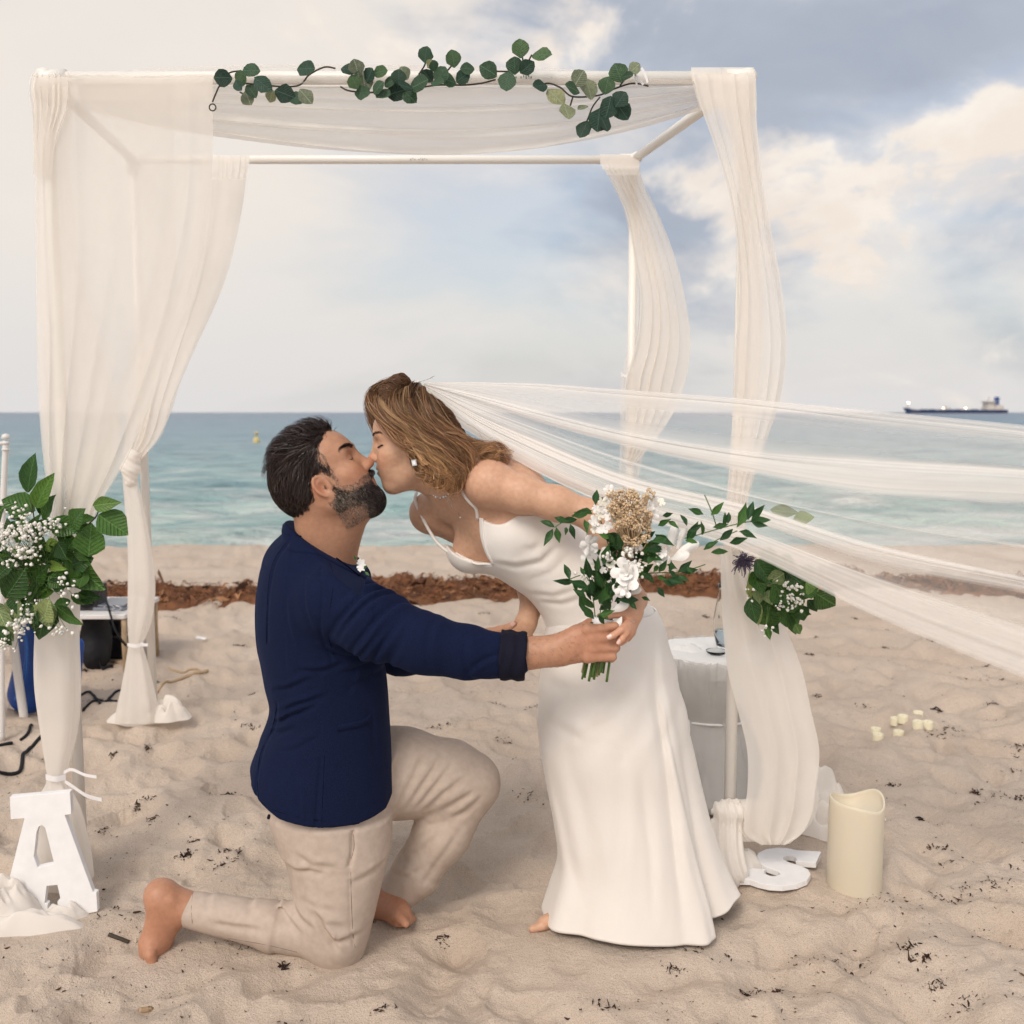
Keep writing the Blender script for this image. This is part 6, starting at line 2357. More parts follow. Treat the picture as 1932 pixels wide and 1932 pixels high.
for i in (8, 11, 14, 16, 18, 20, 22):
    bead(nk[i] + np.array([0, -0.002, -0.002]), 0.0024 if i != 18 else 0.0032, neck)
bead(drop[-1], 0.0024, neck)
rg = MB()
rc = P(1190.5, 1175, 2.105)
an = np.linspace(0, 2 * math.pi, 17)
rg.tube(np.stack([rc[0] + 0.0088 * np.cos(an), rc[1] + 0.012 + 0.0088 * np.sin(an), rc[2] + 0.003 * np.cos(an)], 1), 0.0011, 6, caps=False)
rg.build('ring', SILVER, bride)

# ---- veil: tulle streaming away in the wind
TULLE = sheer('veil_tulle', (0.95, 0.915, 0.875), 0.33, 0.35, weave=0.12)
LN = [
    [(799, 721, 2.355), (900, 721, 2.35), (1000, 723, 2.34), (1170, 735, 2.32), (1400, 752, 2.30), (1640, 774, 2.28), (1932, 802, 2.26), (2300, 850, 2.24)],
    [(800, 722, 2.355), (900, 726, 2.35), (1000, 732, 2.34), (1170, 747, 2.32), (1400, 766, 2.30), (1640, 795, 2.28), (1932, 828, 2.26), (2300, 880, 2.24)],
    [(800, 724, 2.355), (900, 746, 2.35), (1000, 772, 2.34), (1170, 813, 2.32), (1400, 850, 2.30), (1640, 868, 2.28), (1932, 886, 2.26), (2300, 920, 2.24)],
    [(801, 725, 2.355), (900, 756, 2.35), (1000, 788, 2.34), (1170, 834, 2.32), (1400, 882, 2.30), (1640, 922, 2.28), (1932, 936, 2.26), (2300, 970, 2.24)],
    [(801, 726, 2.355), (900, 768, 2.35), (1000, 806, 2.34), (1170, 868, 2.32), (1400, 932, 2.30), (1640, 984, 2.28), (1932, 1030, 2.26), (2300, 1090, 2.24)],
    [(801, 728, 2.355), (900, 782, 2.35), (1000, 826, 2.34), (1170, 896, 2.32), (1400, 952, 2.30), (1640, 1026, 2.28), (1932, 1090, 2.26), (2300, 1160, 2.24)],
    [(802, 729, 2.355), (900, 792, 2.35), (1000, 842, 2.34), (1170, 914, 2.32), (1400, 976, 2.30), (1640, 1058, 2.28), (1932, 1114, 2.26), (2300, 1190, 2.24)],
    [(802, 731, 2.355), (900, 804, 2.35), (1000, 860, 2.34), (1170, 934, 2.32), (1400, 998, 2.30), (1640, 1086, 2.28), (1932, 1184, 2.26), (2300, 1290, 2.24)],
    [(802, 740, 2.355), (830, 776, 2.352), (900, 824, 2.35), (1000, 884, 2.34), (1170, 962, 2.32), (1400, 1040, 2.30), (1640, 1158, 2.28), (1932, 1280, 2.26), (2300, 1420, 2.24)],
]
NS = 130
CUR = []
for l in LN:
    l = np.array(l, float)
    xs = 799 + (2300 - 799) * np.linspace(0, 1, NS) ** 1.25
    k = table(l, np.clip(xs, l[0, 0], l[-1, 0]))
    CUR.append(np.stack([xs, k[:, 0], k[:, 1]], 1))
CUR = np.array(CUR)                     # lines, NS, (px, py, Y)
TULLE = sheer('veil_tulle', (0.955, 0.92, 0.88), 0.3, 0.35, by_mesh=True)
# how closely the threads lie, from the upper edge (0) to the lower edge (8)
DENS = np.array([(0.0, 0.62), (0.12, 0.50), (0.9, 0.46), (1.15, 0.26), (1.6, 0.22), (1.9, 0.30), (2.05, 0.62), (2.5, 0.58), (2.95, 0.66), (3.15, 0.24), (3.6, 0.18), (3.92, 0.20), (4.0, 0.50), (4.1, 0.20), (4.6, 0.16), (4.92, 0.22), (5.05, 0.70), (5.5, 0.64), (5.95, 0.66),
                 (6.12, 0.18), (6.5, 0.12), (6.9, 0.20), (7.04, 0.66), (7.3, 0.58), (7.5, 0.70), (7.7, 0.62), (7.9, 0.58), (8.0, 0.45)])


def veil_sheet(name, l0, l1, nv, dy, gain, seed, parent, ns=NS, billow=0.010):
    lc = np.linspace(l0, l1, nv)
    i = np.clip(lc.astype(int), 0, 7)
    f = (lc - i)[None, :, None]
    w = CUR[i, :ns].transpose(1, 0, 2) * (1 - f) + CUR[i + 1, :ns].transpose(1, 0, 2) * f
    s = np.repeat(np.linspace(0, ns / NS, ns)[:, None], nv, 1)
    L_ = np.repeat(lc[None], ns, 0)
    q = np.stack([L_.ravel() * 1.1, s.ravel() * 3.0, np.full(s.size, seed * 1.0)], 1)
    n1 = vnoise(q, seed).reshape(s.shape)
    n2 = vnoise(q * np.array([4.5, 0.8, 1]), seed + 1).reshape(s.shape)
    n3 = vnoise(q * np.array([13.0, 0.6, 1]), seed + 2).reshape(s.shape)
    w[:, :, 2] += dy + billow * (n1 + 0.35 * n2) * (0.25 + 1.4 * s)
    w[:, :, 1] += 5.0 * n1 * s * np.clip(np.minimum(L_ - l0, l1 - L_) * 2.5, 0, 1)
    d = np.interp(L_ + 0.10 * n1, DENS[:, 0], DENS[:, 1])
    close = np.exp(-(s / (0.10 + 0.16 * np.clip(L_ / 8, 0, 1))) ** 2)                     # drawn together at the comb
    d = d * (1 - close) + np.maximum(d, 0.84) * close
    mid = np.exp(-((s - 0.2) / 0.22) ** 2) * np.clip((L_ - 3.5) / 3, 0, 1)
    d = d + 0.28 * mid
    d = d * (1 + 0.22 * n2 + 0.16 * n3) * gain
    edge = np.clip(np.minimum(L_ - l0, l1 - L_) / 0.12, 0, 1)
    if ns < NS:
        d = d * np.clip((ns / NS - s) / 0.12, 0, 1)
    d = np.clip(d, 0.03, 0.92) * (0.55 + 0.45 * edge)
    V = np.array([P(*r) for r in w.reshape(-1, 3)])
    return mesh_obj(name, V, grid_faces(ns, nv), TULLE, parent, colors=np.repeat(d.reshape(-1, 1), 3, 1))


veil_o = veil_sheet('veil', 0, 8, 300, 0.0, 1.0, 41, bride)
veil_sheet('veil_layer', 0.03, 7.9, 220, 0.022, 0.68, 57, veil_o, billow=0.014)
# gathered comb
mb = MB()
for i in range(14):
    a = P(792 + 10 * i / 13, 719 + 18 * i / 13, 2.33 + 0.004 * i)
    mb.tube([a, a + np.array([-0.016, 0.004, -0.004])], 0.0022, 6)
mb.build('comb', SATIN, veil_o)
# ================================================================== leaves and flowers
def leaf_mat(name, c, rough=0.45):
    m = principled(name, c, rough, 0.4)
    nt = m.node_tree
    b = nt.nodes['Principled BSDF']
    tcn_ = nd(nt, 'ShaderNodeTexCoord')
    sp_ = nd(nt, 'ShaderNodeSeparateXYZ')
    nt.links.new(tcn_.outputs['Object'], sp_.inputs[0])
    ay = math_n(nt, 'ABSOLUTE', sp_.outputs[1])
    rib = nd(nt, 'ShaderNodeMapRange')
    rib.inputs['From Min'].default_value = 0.035
    rib.inputs['From Max'].default_value = 0.012
    nt.links.new(ay, rib.inputs['Value'])
    # side veins leave the midrib at a slant
    vein = math_n(nt, 'SINE', math_n(nt, 'MULTIPLY', math_n(nt, 'SUBTRACT', sp_.outputs[0], math_n(nt, 'MULTIPLY', ay, 0.7)), 52.0))
    vein = math_n(nt, 'POWER', math_n(nt, 'MULTIPLY_ADD', vein, 0.5, 0.5), 7.0)
    oi = nd(nt, 'ShaderNodeObjectInfo')
    own = ramp(nt, [(0.0, tuple(x * 0.62 for x in c)), (0.5, c), (0.8, tuple(x * y for x, y in zip(c, (1.5, 1.3, 1.0)))), (1.0, tuple(x * y for x, y in zip(c, (1.9, 1.6, 1.3))))])
    nt.links.new(oi.outputs['Random'], own.inputs[0])
    n_ = nd(nt, 'ShaderNodeTexNoise', i_Scale=7.0, i_Detail=5.0)
    nt.links.new(tcn_.outputs['Object'], n_.inputs['Vector'])
    mo = ramp(nt, [(0.3, (0.72, 0.74, 0.7)), (0.7, (1.25, 1.22, 1.2))])
    nt.links.new(n_.outputs['Fac'], mo.inputs[0])
    col = mixc(nt, 1.0, own.outputs[0], mo.outputs[0], 'MULTIPLY')
    pale = tuple(min(0.6, x * 1.7 + 0.03) for x in c)
    col = mixc(nt, math_n(nt, 'MULTIPLY', vein, 0.28), col, pale)
    col = mixc(nt, math_n(nt, 'MULTIPLY', rib.outputs[0], 0.75), col, pale)
    nt.links.new(col, b.inputs['Base Color'])
    bm = nd(nt, 'ShaderNodeBump', i_Strength=0.5, i_Distance=0.02)
    nt.links.new(math_n(nt, 'ADD', vein, rib.outputs[0]), bm.inputs['Height'])
    nt.links.new(bm.outputs[0], b.inputs['Normal'])
    # light passing through the blade
    tr_ = nd(nt, 'ShaderNodeBsdfTranslucent')
    nt.links.new(col, tr_.inputs[0])
    mxs = nd(nt, 'ShaderNodeMixShader')
    mxs.inputs[0].default_value = 0.22
    outn = nt.nodes['Material Output']
    nt.links.new(b.outputs[0], mxs.inputs[1])
    nt.links.new(tr_.outputs[0], mxs.inputs[2])
    nt.links.new(mxs.outputs[0], outn.inputs[0])
    return m


LEAF = {
    'euc_dark': leaf_mat('eucalyptus_dark', (0.030, 0.072, 0.048), 0.55),
    'euc': leaf_mat('eucalyptus_green', (0.052, 0.110, 0.058), 0.55),
    'euc_pale': leaf_mat('eucalyptus_pale', (0.22, 0.26, 0.17), 0.6),
    'dark': leaf_mat('lemon_leaf_dark', (0.030, 0.088, 0.017), 0.38),
    'mid': leaf_mat('lemon_leaf', (0.062, 0.15, 0.026), 0.4),
    'light': leaf_mat('lemon_leaf_light', (0.13, 0.24, 0.055), 0.45),
    'pale': leaf_mat('lemon_leaf_underside', (0.26, 0.34, 0.15), 0.6),
    'rus': leaf_mat('ruscus_leaf', (0.022, 0.078, 0.022), 0.32),
    'rus2': leaf_mat('ruscus_leaf_light', (0.045, 0.13, 0.03), 0.35),
    'white': principled('white_petal_satin', (0.84, 0.82, 0.79), 0.55, 0.3),
    'cream': principled('cream_petal', (0.82, 0.80, 0.70), 0.55, 0.3),
}
STEM_G = principled('green_stem', (0.08, 0.16, 0.03), 0.5)
STEM_D = principled('dark_stem', (0.05, 0.04, 0.025), 0.7)
STEM_T = principled('tan_stem', (0.55, 0.40, 0.24), 0.8)
SHAPES = {   # half width along the leaf
    'round': [(0, 0.06), (0.12, 0.42), (0.3, 0.80), (0.5, 1.0), (0.72, 0.90), (0.9, 0.52), (1.0, 0.05)],
    'ovate': [(0, 0.05), (0.1, 0.45), (0.28, 0.90), (0.45, 1.0), (0.65, 0.80), (0.85, 0.38), (1.0, 0.02)],
    'lance': [(0, 0.05), (0.15, 0.45), (0.32, 0.9), (0.48, 1.0), (0.68, 0.72), (0.86, 0.32), (1.0, 0.01)],
    'petal': [(0, 0.18), (0.15, 0.45), (0.4, 0.85), (0.62, 1.0), (0.8, 0.9), (0.93, 0.6), (1.0, 0.25)],
}
_LT = {}


def leaf_mesh(shape, mat, bend, var=0):
    key = (shape, mat, bend, var)
    if key in _LT:
        return _LT[key]
    prof = SHAPES[shape]
    V, F = [], []
    fold = {'round': 0.10, 'ovate': 0.22, 'lance': 0.20, 'petal': -0.25}[shape]
    n = len(prof)
    wob = RNG.normal(0, 0.05, (n, 2))
    for i, (t, w) in enumerate(prof):
        z = -bend * t * t
        for j, s in enumerate((-1, -0.55, 0, 0.55, 1)):
            ww = w * (1 + (wob[i, 0] if s < 0 else wob[i, 1]))
            V.append((t, s * ww * 0.5, z + fold * abs(s) * w * 0.5 + (0.03 * math.sin(t * 9 + var * 2) * s)))
    for i in range(n - 1):
        for j in range(4):
            F.append((i * 5 + j, (i + 1) * 5 + j, (i + 1) * 5 + j + 1, i * 5 + j + 1))
    me = bpy.data.meshes.new('petal' if shape == 'petal' else 'leaf')
    me.from_pydata(V, [], F)
    me.update()
    me.polygons.foreach_set('use_smooth', np.ones(len(F), dtype=bool))
    me.materials.append(LEAF[mat])
    _LT[key] = me
    return me


def leaf(parent, base, tip, width, normal, shape, mat, bend=None, name=None):
    """One leaf from base to tip; width in metres; normal roughly where its upper face looks."""
    base, tip = np.asarray(base, float), np.asarray(tip, float)
    d = tip - base
    L = np.linalg.norm(d)
    x = d / L
    nrm = np.asarray(normal, float)
    z = nrm - x * (nrm @ x)
    z /= max(np.linalg.norm(z), 1e-6)
    y = np.cross(z, x)
    if bend is None:
        bend = (0.05, 0.16, 0.28)[random.randrange(3)]
    me = leaf_mesh(shape, mat, bend, random.randrange(3))
    o = bpy.data.objects.new(name or ('petal' if shape == 'petal' else 'leaf'), me)
    COL.objects.link(o)
    o.parent = parent
    M = Matrix.Identity(4)
    for r in range(3):
        M[r][0] = x[r] * L
        M[r][1] = y[r] * width
        M[r][2] = z[r] * L
        M[r][3] = base[r] - ORG[parent.name][r]
    o.matrix_local = M
    return o


def jn(k=0.35):
    """A direction towards the viewer's side, tilted at random."""
    return np.array([random.uniform(-k, k), -1.0, random.uniform(-k * 0.3, k * 1.4)])


def blossoms(name, centers, r, mat, parent, squash=1.0):
    """Many tiny round florets joined into one part."""
    t = (1 + 5 ** 0.5) / 2
    ico = np.array([(-1, t, 0), (1, t, 0), (-1, -t, 0), (1, -t, 0), (0, -1, t), (0, 1, t), (0, -1, -t), (0, 1, -t), (t, 0, -1), (t, 0, 1), (-t, 0, -1), (-t, 0, 1)])
    ico /= np.linalg.norm(ico[0])
    fi = np.array([(0, 11, 5), (0, 5, 1), (0, 1, 7), (0, 7, 10), (0, 10, 11), (1, 5, 9), (5, 11, 4), (11, 10, 2), (10, 7, 6), (7, 1, 8), (3, 9, 4), (3, 4, 2), (3, 2, 6), (3, 6, 8), (3, 8, 9), (4, 9, 5), (2, 4, 11), (6, 2, 10), (8, 6, 7), (9, 8, 1)])
    c = np.asarray(centers)
    rr = r * RNG.uniform(0.6, 1.35, len(c))
    jit = 1 + RNG.normal(0, 0.22, (len(c), 12, 1))
    V = c[:, None, :] + ico[None] * rr[:, None, None] * jit
    F = (fi[None] + (np.arange(len(c)) * 12)[:, None, None]).reshape(-1, 3)
    o = mesh_obj(name, V.reshape(-1, 3), F, mat, parent)
    return kind(o, 'stuff')


def twigs(name, lines, r, mat, parent):
    mb = MB()
    for l in lines:
        mb.tube(spline(np.asarray(l), 7), r, 5)
    o = mb.build(name, mat, parent)
    return kind(o, 'stuff') if len(lines) > 1 else o


GYP = principled('gypsophila_white', (0.82, 0.80, 0.74), 0.7, 0.2)

# ---- eucalyptus along the front bar (picture coordinates of an enlarged strip)
def gz(x, y):
    return 377.4 + x * 0.46876, 37.7 + y * 0.46876


GARL = [
    ('short eucalyptus spray with a wire loop at the left end of the front bar', [
        (95, 232, 72, 'euc_dark', 175), (165, 235, 68, 'euc', 95), (200, 200, 60, 'euc', 10), (245, 252, 66, 'euc_dark', -35), (192, 312, 62, 'euc_pale', -70), (205, 280, 50, 'euc', -50), (285, 308, 50, 'euc_pale', 80), (335, 295, 72, 'euc_dark', -20),
        (385, 312, 60, 'euc_dark', -15), (422, 302, 62, 'euc_pale', -45), (425, 196, 70, 'euc_dark', 5), (600, 196, 66, 'euc_dark', 0), (150, 262, 40, 'euc_dark', -60)],
     [[(50, 330), (62, 300), (80, 262), (115, 215), (160, 205)], [(150, 250), (250, 262), (390, 265), (440, 220), (500, 190), (545, 195)], [(160, 290), (185, 300), (210, 285)]]),
    ('thick middle eucalyptus cluster with leaves standing above the front bar', [
        (622, 250, 62, 'euc', 110), (632, 192, 70, 'euc_pale', 100), (660, 240, 74, 'euc_pale', -80), (682, 222, 62, 'euc_dark', 70), (722, 208, 52, 'euc', 20), (715, 272, 62, 'euc', 60), (650, 292, 56, 'euc_dark', 5), (735, 298, 60, 'euc_dark', 0), (785, 292, 74, 'euc_dark', 20),
        (840, 302, 60, 'euc', -40), (800, 232, 62, 'euc_dark', 90), (822, 216, 56, 'euc_pale', 120), (880, 258, 84, 'euc', 30), (907, 140, 68, 'euc_dark', 85), (915, 226, 62, 'euc_dark', 130), (968, 222, 76, 'euc_dark', 70), (1020, 156, 74, 'euc', 95), (1055, 230, 62, 'euc_dark', 40),
        (1005, 242, 62, 'euc', 150), (1080, 194, 50, 'euc_dark', 170), (830, 268, 60, 'euc_dark', 160), (955, 250, 50, 'euc_dark', 0), (760, 250, 50, 'euc', 45), (940, 185, 48, 'euc_dark', 100), (925, 178, 36, 'euc_pale', 60)],
     [[(565, 268), (600, 285), (680, 292), (760, 285), (860, 275), (960, 262), (1060, 262), (1130, 255), (1190, 240)], [(880, 220), (905, 180), (908, 150)], [(990, 210), (1015, 180), (1020, 160)]]),
    ('slim eucalyptus twig with six round leaves rising above the bar near its centre', [
        (1165, 203, 78, 'euc', 140), (1236, 245, 78, 'euc_dark', -100), (1264, 185, 72, 'euc_dark', 95), (1312, 194, 62, 'euc_dark', 40), (1290, 115, 78, 'euc', 90), (1370, 135, 74, 'euc', 20)],
     [[(1150, 205), (1210, 207), (1260, 205), (1310, 180), (1335, 140)], [(1240, 215), (1240, 240)], [(1300, 165), (1293, 125)]]),
    ('drooping eucalyptus branch hanging from the right part of the front bar', [
        (1370, 265, 56, 'euc_dark', 180), (1428, 300, 72, 'euc_pale', -30), (1525, 235, 76, 'euc_pale', 60), (1566, 266, 84, 'euc_pale', -60), (1500, 276, 66, 'euc', 150), (1635, 265, 72, 'euc', 80), (1685, 214, 80, 'euc', 110), (1745, 195, 58, 'euc_pale', 50), (1476, 366, 66, 'euc_pale', -70),
        (1648, 345, 80, 'euc_dark', -100), (1690, 320, 72, 'euc_dark', 60), (1697, 362, 72, 'euc_dark', -50), (1605, 402, 92, 'euc_dark', -95), (1545, 436, 68, 'euc_dark', -120), (1545, 346, 34, 'euc_pale', 170), (1715, 225, 46, 'euc', 20), (1630, 420, 50, 'euc_dark', -60)],
     [[(1345, 270), (1400, 255), (1450, 272), (1500, 308), (1600, 304), (1660, 280), (1740, 255), (1805, 266)], [(1610, 310), (1580, 350), (1560, 400), (1545, 430)], [(1500, 312), (1490, 345)], [(1690, 265), (1720, 225), (1745, 200)]]),
]
for lab, lv, st in GARL:
    x0, y0 = gz(lv[0][0], lv[0][1])
    g = thing('eucalyptus_garland', P(x0, y0, 2.60), lab, 'garland', 'eucalyptus along the front bar')
    for s in st:
        pts = [P(*gz(*q), 2.598) for q in s]
        MB().tube(spline(np.array(pts), 8 * len(pts)), 0.0022, 6).build('stem', STEM_D, g)
    for i, (x, y, dia, mt, ang) in enumerate(lv):
        a = R(ang)
        h = dia / 2
        b0 = gz(x - h * math.cos(a), y + h * math.sin(a))
        t0 = gz(x + h * math.cos(a), y - h * math.sin(a))
        Y0 = 2.585 - random.uniform(0, 0.03)
        foreshort = 0.0 if 40 < abs(ang) < 140 else random.uniform(0.0, 0.02)
        leaf(g, P(*b0, Y0 + 0.006), P(*t0, Y0 - 0.012 - foreshort), dia * 0.46876 / 696 * 0.95, jn(0.5), 'round', mt)
mb = MB()
an = np.linspace(0, 2 * math.pi, 20)
lc = P(*gz(50, 338), 2.598)
mb.tube(np.stack([lc[0] + 0.0085 * np.cos(an), 0 * an + lc[1], lc[2] - 0.0085 + 0.0085 * np.sin(an)], 1), 0.0018, 6, caps=False)
mb.build('wire_loop', STEM_D, bpy.data.objects['eucalyptus_garland'])
# ribbon bow that ties the right branch on
g = bpy.data.objects['eucalyptus_garland.003']
for path in ([(1208, 122), (1196, 132), (1206, 150), (1214, 160)], [(1210, 128), (1216, 138), (1222, 156)], [(1205, 128), (1198, 140), (1202, 162)]):
    ribbon([P(*q, 2.58) for q in path], 0.006, 'tie_ribbon', g, up=(0.7, 0, 0.7))


# ---- arrangement on the left post
def lz(x, y):
    return x * 0.1953, 792.4 + y * 0.1953


def lz2(x, y):
    return x * 0.3711, 1094.3 + y * 0.3711


def spray(center, spread, n, rng, depth=0.05):
    c = np.asarray(center)
    return c + rng.normal(0, 1, (n, 3)) * np.array([spread[0], depth, spread[1]])


rngf = np.random.default_rng(17)
fl = thing('flower_arrangement', P(70, 1060, 2.55), 'leafy post arrangement with white baby\'s breath at the left picture edge', 'flowers', 'arrangements tied to the posts')
LL = [((270, 700), (310, 320), 150, 'dark'), ((350, 850), (480, 530), 150, 'mid'), ((340, 880), (10, 770), 220, 'dark'), ((440, 1000), (480, 730), 170, 'dark'), ((700, 1030), (760, 868), 190, 'dark'), ((500, 970), (745, 1090), 180, 'dark'),
      ((900, 830), (1122, 795), 120, 'light'), ((950, 915), (1238, 1105), 240, 'mid'), ((860, 1320), (880, 995), 240, 'mid'), ((430, 1190), (592, 1240), 110, 'light'), ((620, 1300), (690, 1160), 140, 'dark'), ((880, 1345), (715, 1200), 140, 'mid'),
      ((620, 1310), (995, 1650), 280, 'mid'), ((80, 1250), (435, 1550), 160, 'pale'), ((460, 1390), (640, 1440), 80, 'light'), ((330, 1380), (400, 1180), 150, 'dark'), ((230, 1735), (505, 1550), 150, 'mid'), ((60, 1720), (245, 1440), 220, 'dark'), ((-40, 1540), (90, 1380), 170, 'dark'),
      ((530, 1660), (600, 1480), 130, 'dark'), ((760, 1600), (590, 1460), 130, 'mid'), ((430, 1932), (470, 1735), 190, 'pale'), ((300, 1940), (340, 1720), 150, 'dark'), ((140, 1930), (150, 1680), 180, 'pale'), ((-60, 1800), (100, 1940), 150, 'pale'), ((550, 1790), (710, 1940), 100, 'dark'),
      ((560, 1180), (640, 1350), 150, 'dark'), ((700, 1400), (900, 1330), 160, 'dark'), ((300, 1600), (420, 1420), 170, 'dark'), ((480, 1500), (620, 1600), 150, 'dark'), ((180, 1500), (60, 1320), 160, 'dark'), ((200, 1150), (40, 1000), 170, 'dark'), ((-120, 1000), (-20, 860), 170, 'mid'), ((-150, 1300), (-30, 1180), 180, 'dark'),
      ((740, 1200), (560, 1120), 120, 'mid'), ((820, 1450), (760, 1620), 150, 'mid'), ((420, 1250), (540, 1380), 150, 'dark'), ((-180, 1650), (-40, 1560), 160, 'mid')]
cw = P(75, 1075, 2.50)
for (b0, t0, w, mt) in LL:
    Yb = 2.50 + random.uniform(-0.03, 0.04)
    leaf(fl, P(*lz(*b0), Yb), P(*lz(*t0), Yb - random.uniform(0.0, 0.05)), w * 0.1953 / 735 * 1.3, jn(0.45), 'ovate', mt)
for (b0, t0, w, mt) in (((250, 100), (193, 308), 110, 'dark'), ((228, 95), (242, 246), 90, 'pale'), ((288, 135), (408, 236), 50, 'mid'), ((-10, 150), (62, 312), 90, 'pale'), ((-20, 240), (40, 330), 80, 'dark'), ((90, 60), (100, 190), 90, 'dark'), ((150, 120), (190, 230), 60, 'dark')):
    Yb = 2.48 + random.uniform(-0.02, 0.02)
    leaf(fl, P(*lz2(*b0), Yb), P(*lz2(*t0), Yb - 0.02), w * 0.3711 / 735 * 1.3, jn(0.4), 'ovate', mt)
for i in range(34):
    x, y = random.uniform(-60, 760), random.uniform(880, 1750)
    a = random.uniform(0, 6.28)
    L_ = random.uniform(180, 280)
    Yb = 2.535 + random.uniform(-0.02, 0.03)
    leaf(fl, P(*lz(x, y), Yb), P(*lz(x + L_ * math.cos(a), y + L_ * math.sin(a)), Yb - 0.02), L_ * 0.6 * 0.1953 / 735, jn(0.5), 'ovate', random.choice(('dark', 'dark', 'mid')))
pts = []
for (x, y, sx, sy, n) in ((210, 880, 60, 45, 26), (270, 1080, 90, 60, 110), (420, 1030, 50, 40, 44), (520, 1020, 35, 45, 28), (60, 1150, 60, 60, 60), (270, 1280, 70, 50, 80), (70, 1380, 60, 40, 40), (650, 1640, 70, 40, 22), (250, 1860, 60, 60, 50), (600, 1500, 40, 40, 14), (690, 1780, 25, 30, 6), (-60, 1200, 60, 80, 40), (120, 1080, 60, 60, 50)):
    c = P(*lz(x, y), 2.455)
    pts.append(spray(c, (sx * 0.1953 / 735, sy * 0.1953 / 735), int(n * 0.62), rngf, 0.018))
for (x, y, sx, sy, n) in ((100, 240, 45, 45, 50), (20, 330, 30, 25, 22), (300, 260, 40, 20, 14)):
    pts.append(spray(P(*lz2(x, y), 2.45), (sx * 0.3711 / 735 * 0.7, sy * 0.3711 / 735 * 0.7), n, rngf, 0.015))
pts = np.concatenate(pts)
blossoms('baby_breath', pts, 0.0042, GYP, fl)
root = P(*lz(400, 1450), 2.53)
twigs('baby_breath_stems', [[root + rngf.normal(0, 0.01, 3), (root + q) / 2 + rngf.normal(0, 0.012, 3), q] for q in pts[::5]], 0.0006, STEM_G, fl)
for (path) in ([(290, 720), (330, 950), (380, 1300)], [(960, 830), (930, 930), (820, 1050), (600, 1350)], [(870, 990), (780, 1200), (560, 1450)]):
    MB().tube(spline(np.array([P(*lz(*q), 2.515) for q in path]), 16), 0.0018, 6).build('stem', STEM_D, fl)

# ---- arrangement on the right post
def rz(x, y):
    return 1320.7 + x * 0.3164, 679.2 + y * 0.3164


fr_ = thing('flower_arrangement', P(1420, 1090, 2.54), 'post arrangement with purple thistle and broad green leaves hanging below the veil', 'flowers', 'arrangements tied to the posts')
for (b0, t0, w, mt) in (((330, 1190), (430, 1335), 120, 'dark'), ((502, 1272), (396, 1348), 90, 'pale'), ((306, 1425), (300, 1270), 46, 'pale'), ((340, 1350), (358, 1452), 62, 'pale'), ((402, 1375), (428, 1456), 62, 'pale'), ((330, 1430), (352, 1585), 50, 'pale'),
                        ((296, 1420), (338, 1570), 80, 'dark'), ((395, 1455), (450, 1600), 160, 'dark'), ((490, 1460), (592, 1606), 130, 'mid'), ((590, 1460), (622, 1556), 80, 'dark'), ((550, 1340), (650, 1430), 130, 'dark'), ((680, 1385), (818, 1475), 115, 'mid'), ((590, 1380), (710, 1342), 100, 'dark'),
                        ((630, 1330), (716, 1380), 90, 'light'), ((566, 1575), (602, 1636), 50, 'light'), ((396, 1590), (418, 1664), 36, 'mid'), ((420, 894), (592, 912), 60, 'light'), ((556, 952), (684, 930), 70, 'light'), ((380, 1210), (520, 1300), 120, 'dark'), ((430, 1340), (540, 1450), 140, 'dark'),
                        ((370, 1330), (410, 1500), 130, 'dark'), ((480, 1240), (600, 1330), 110, 'dark'), ((310, 1260), (380, 1400), 100, 'dark'), ((640, 1430), (700, 1500), 60, 'dark'), ((520, 1380), (600, 1520), 120, 'mid'), ((350, 1150), (470, 1190), 90, 'dark'), ((460, 1180), (560, 1240), 90, 'mid')):
    Yb = 2.50 + random.uniform(-0.02, 0.03)
    leaf(fr_, P(*rz(*b0), Yb), P(*rz(*t0), Yb - random.uniform(0, 0.03)), w * 0.3164 / 735 * 1.3, jn(0.4), 'ovate', mt)
for i in range(22):
    x, y = random.uniform(330, 640), random.uniform(1230, 1520)
    a = random.uniform(-0.6, 2.6)
    L_ = random.uniform(90, 150)
    Yb = 2.53 + random.uniform(-0.02, 0.02)
    leaf(fr_, P(*rz(x, y), Yb), P(*rz(x + L_ * math.cos(a), y + L_ * math.sin(a)), Yb - 0.02), L_ * 0.5 * 0.3164 / 735, jn(0.6), 'ovate', random.choice(('dark', 'dark', 'mid')))
pts = []
for (x, y, sx, sy, n) in ((552, 1385, 36, 40, 70), (480, 1460, 30, 22, 22), (592, 1450, 34, 26, 36), (390, 1612, 34, 12, 16), (520, 1340, 26, 20, 18), (285, 1375, 14, 30, 12)):
    pts.append(spray(P(*rz(x, y), 2.455), (sx * 0.3164 / 735, sy * 0.3164 / 735), int(n * 0.48), rngf, 0.012))
pts = np.concatenate(pts)
blossoms('baby_breath', pts, 0.0040, GYP, fr_)
root = P(*rz(400, 1250), 2.53)
twigs('baby_breath_stems', [[root, (root + q) / 2 + rngf.normal(0, 0.01, 3), q] for q in pts[::5]], 0.0006, STEM_G, fr_)
THISTLE = principled('purple_thistle', (0.075, 0.055, 0.095), 0.7)
tcn = P(*rz(262, 1196), 2.475)
sp = []
for i in range(170):
    d = rngf.normal(0, 1, 3)
    d /= np.linalg.norm(d)
    d[2] = d[2] * 0.8 - 0.15
    L = rngf.uniform(0.014, 0.034) * (1.5 if d[2] < -0.3 and d[0] < 0.2 else 1)
    sp.append([tcn + d * 0.004, tcn + d * L * 0.6 + rngf.normal(0, 0.002, 3), tcn + d * L + rngf.normal(0, 0.003, 3)])
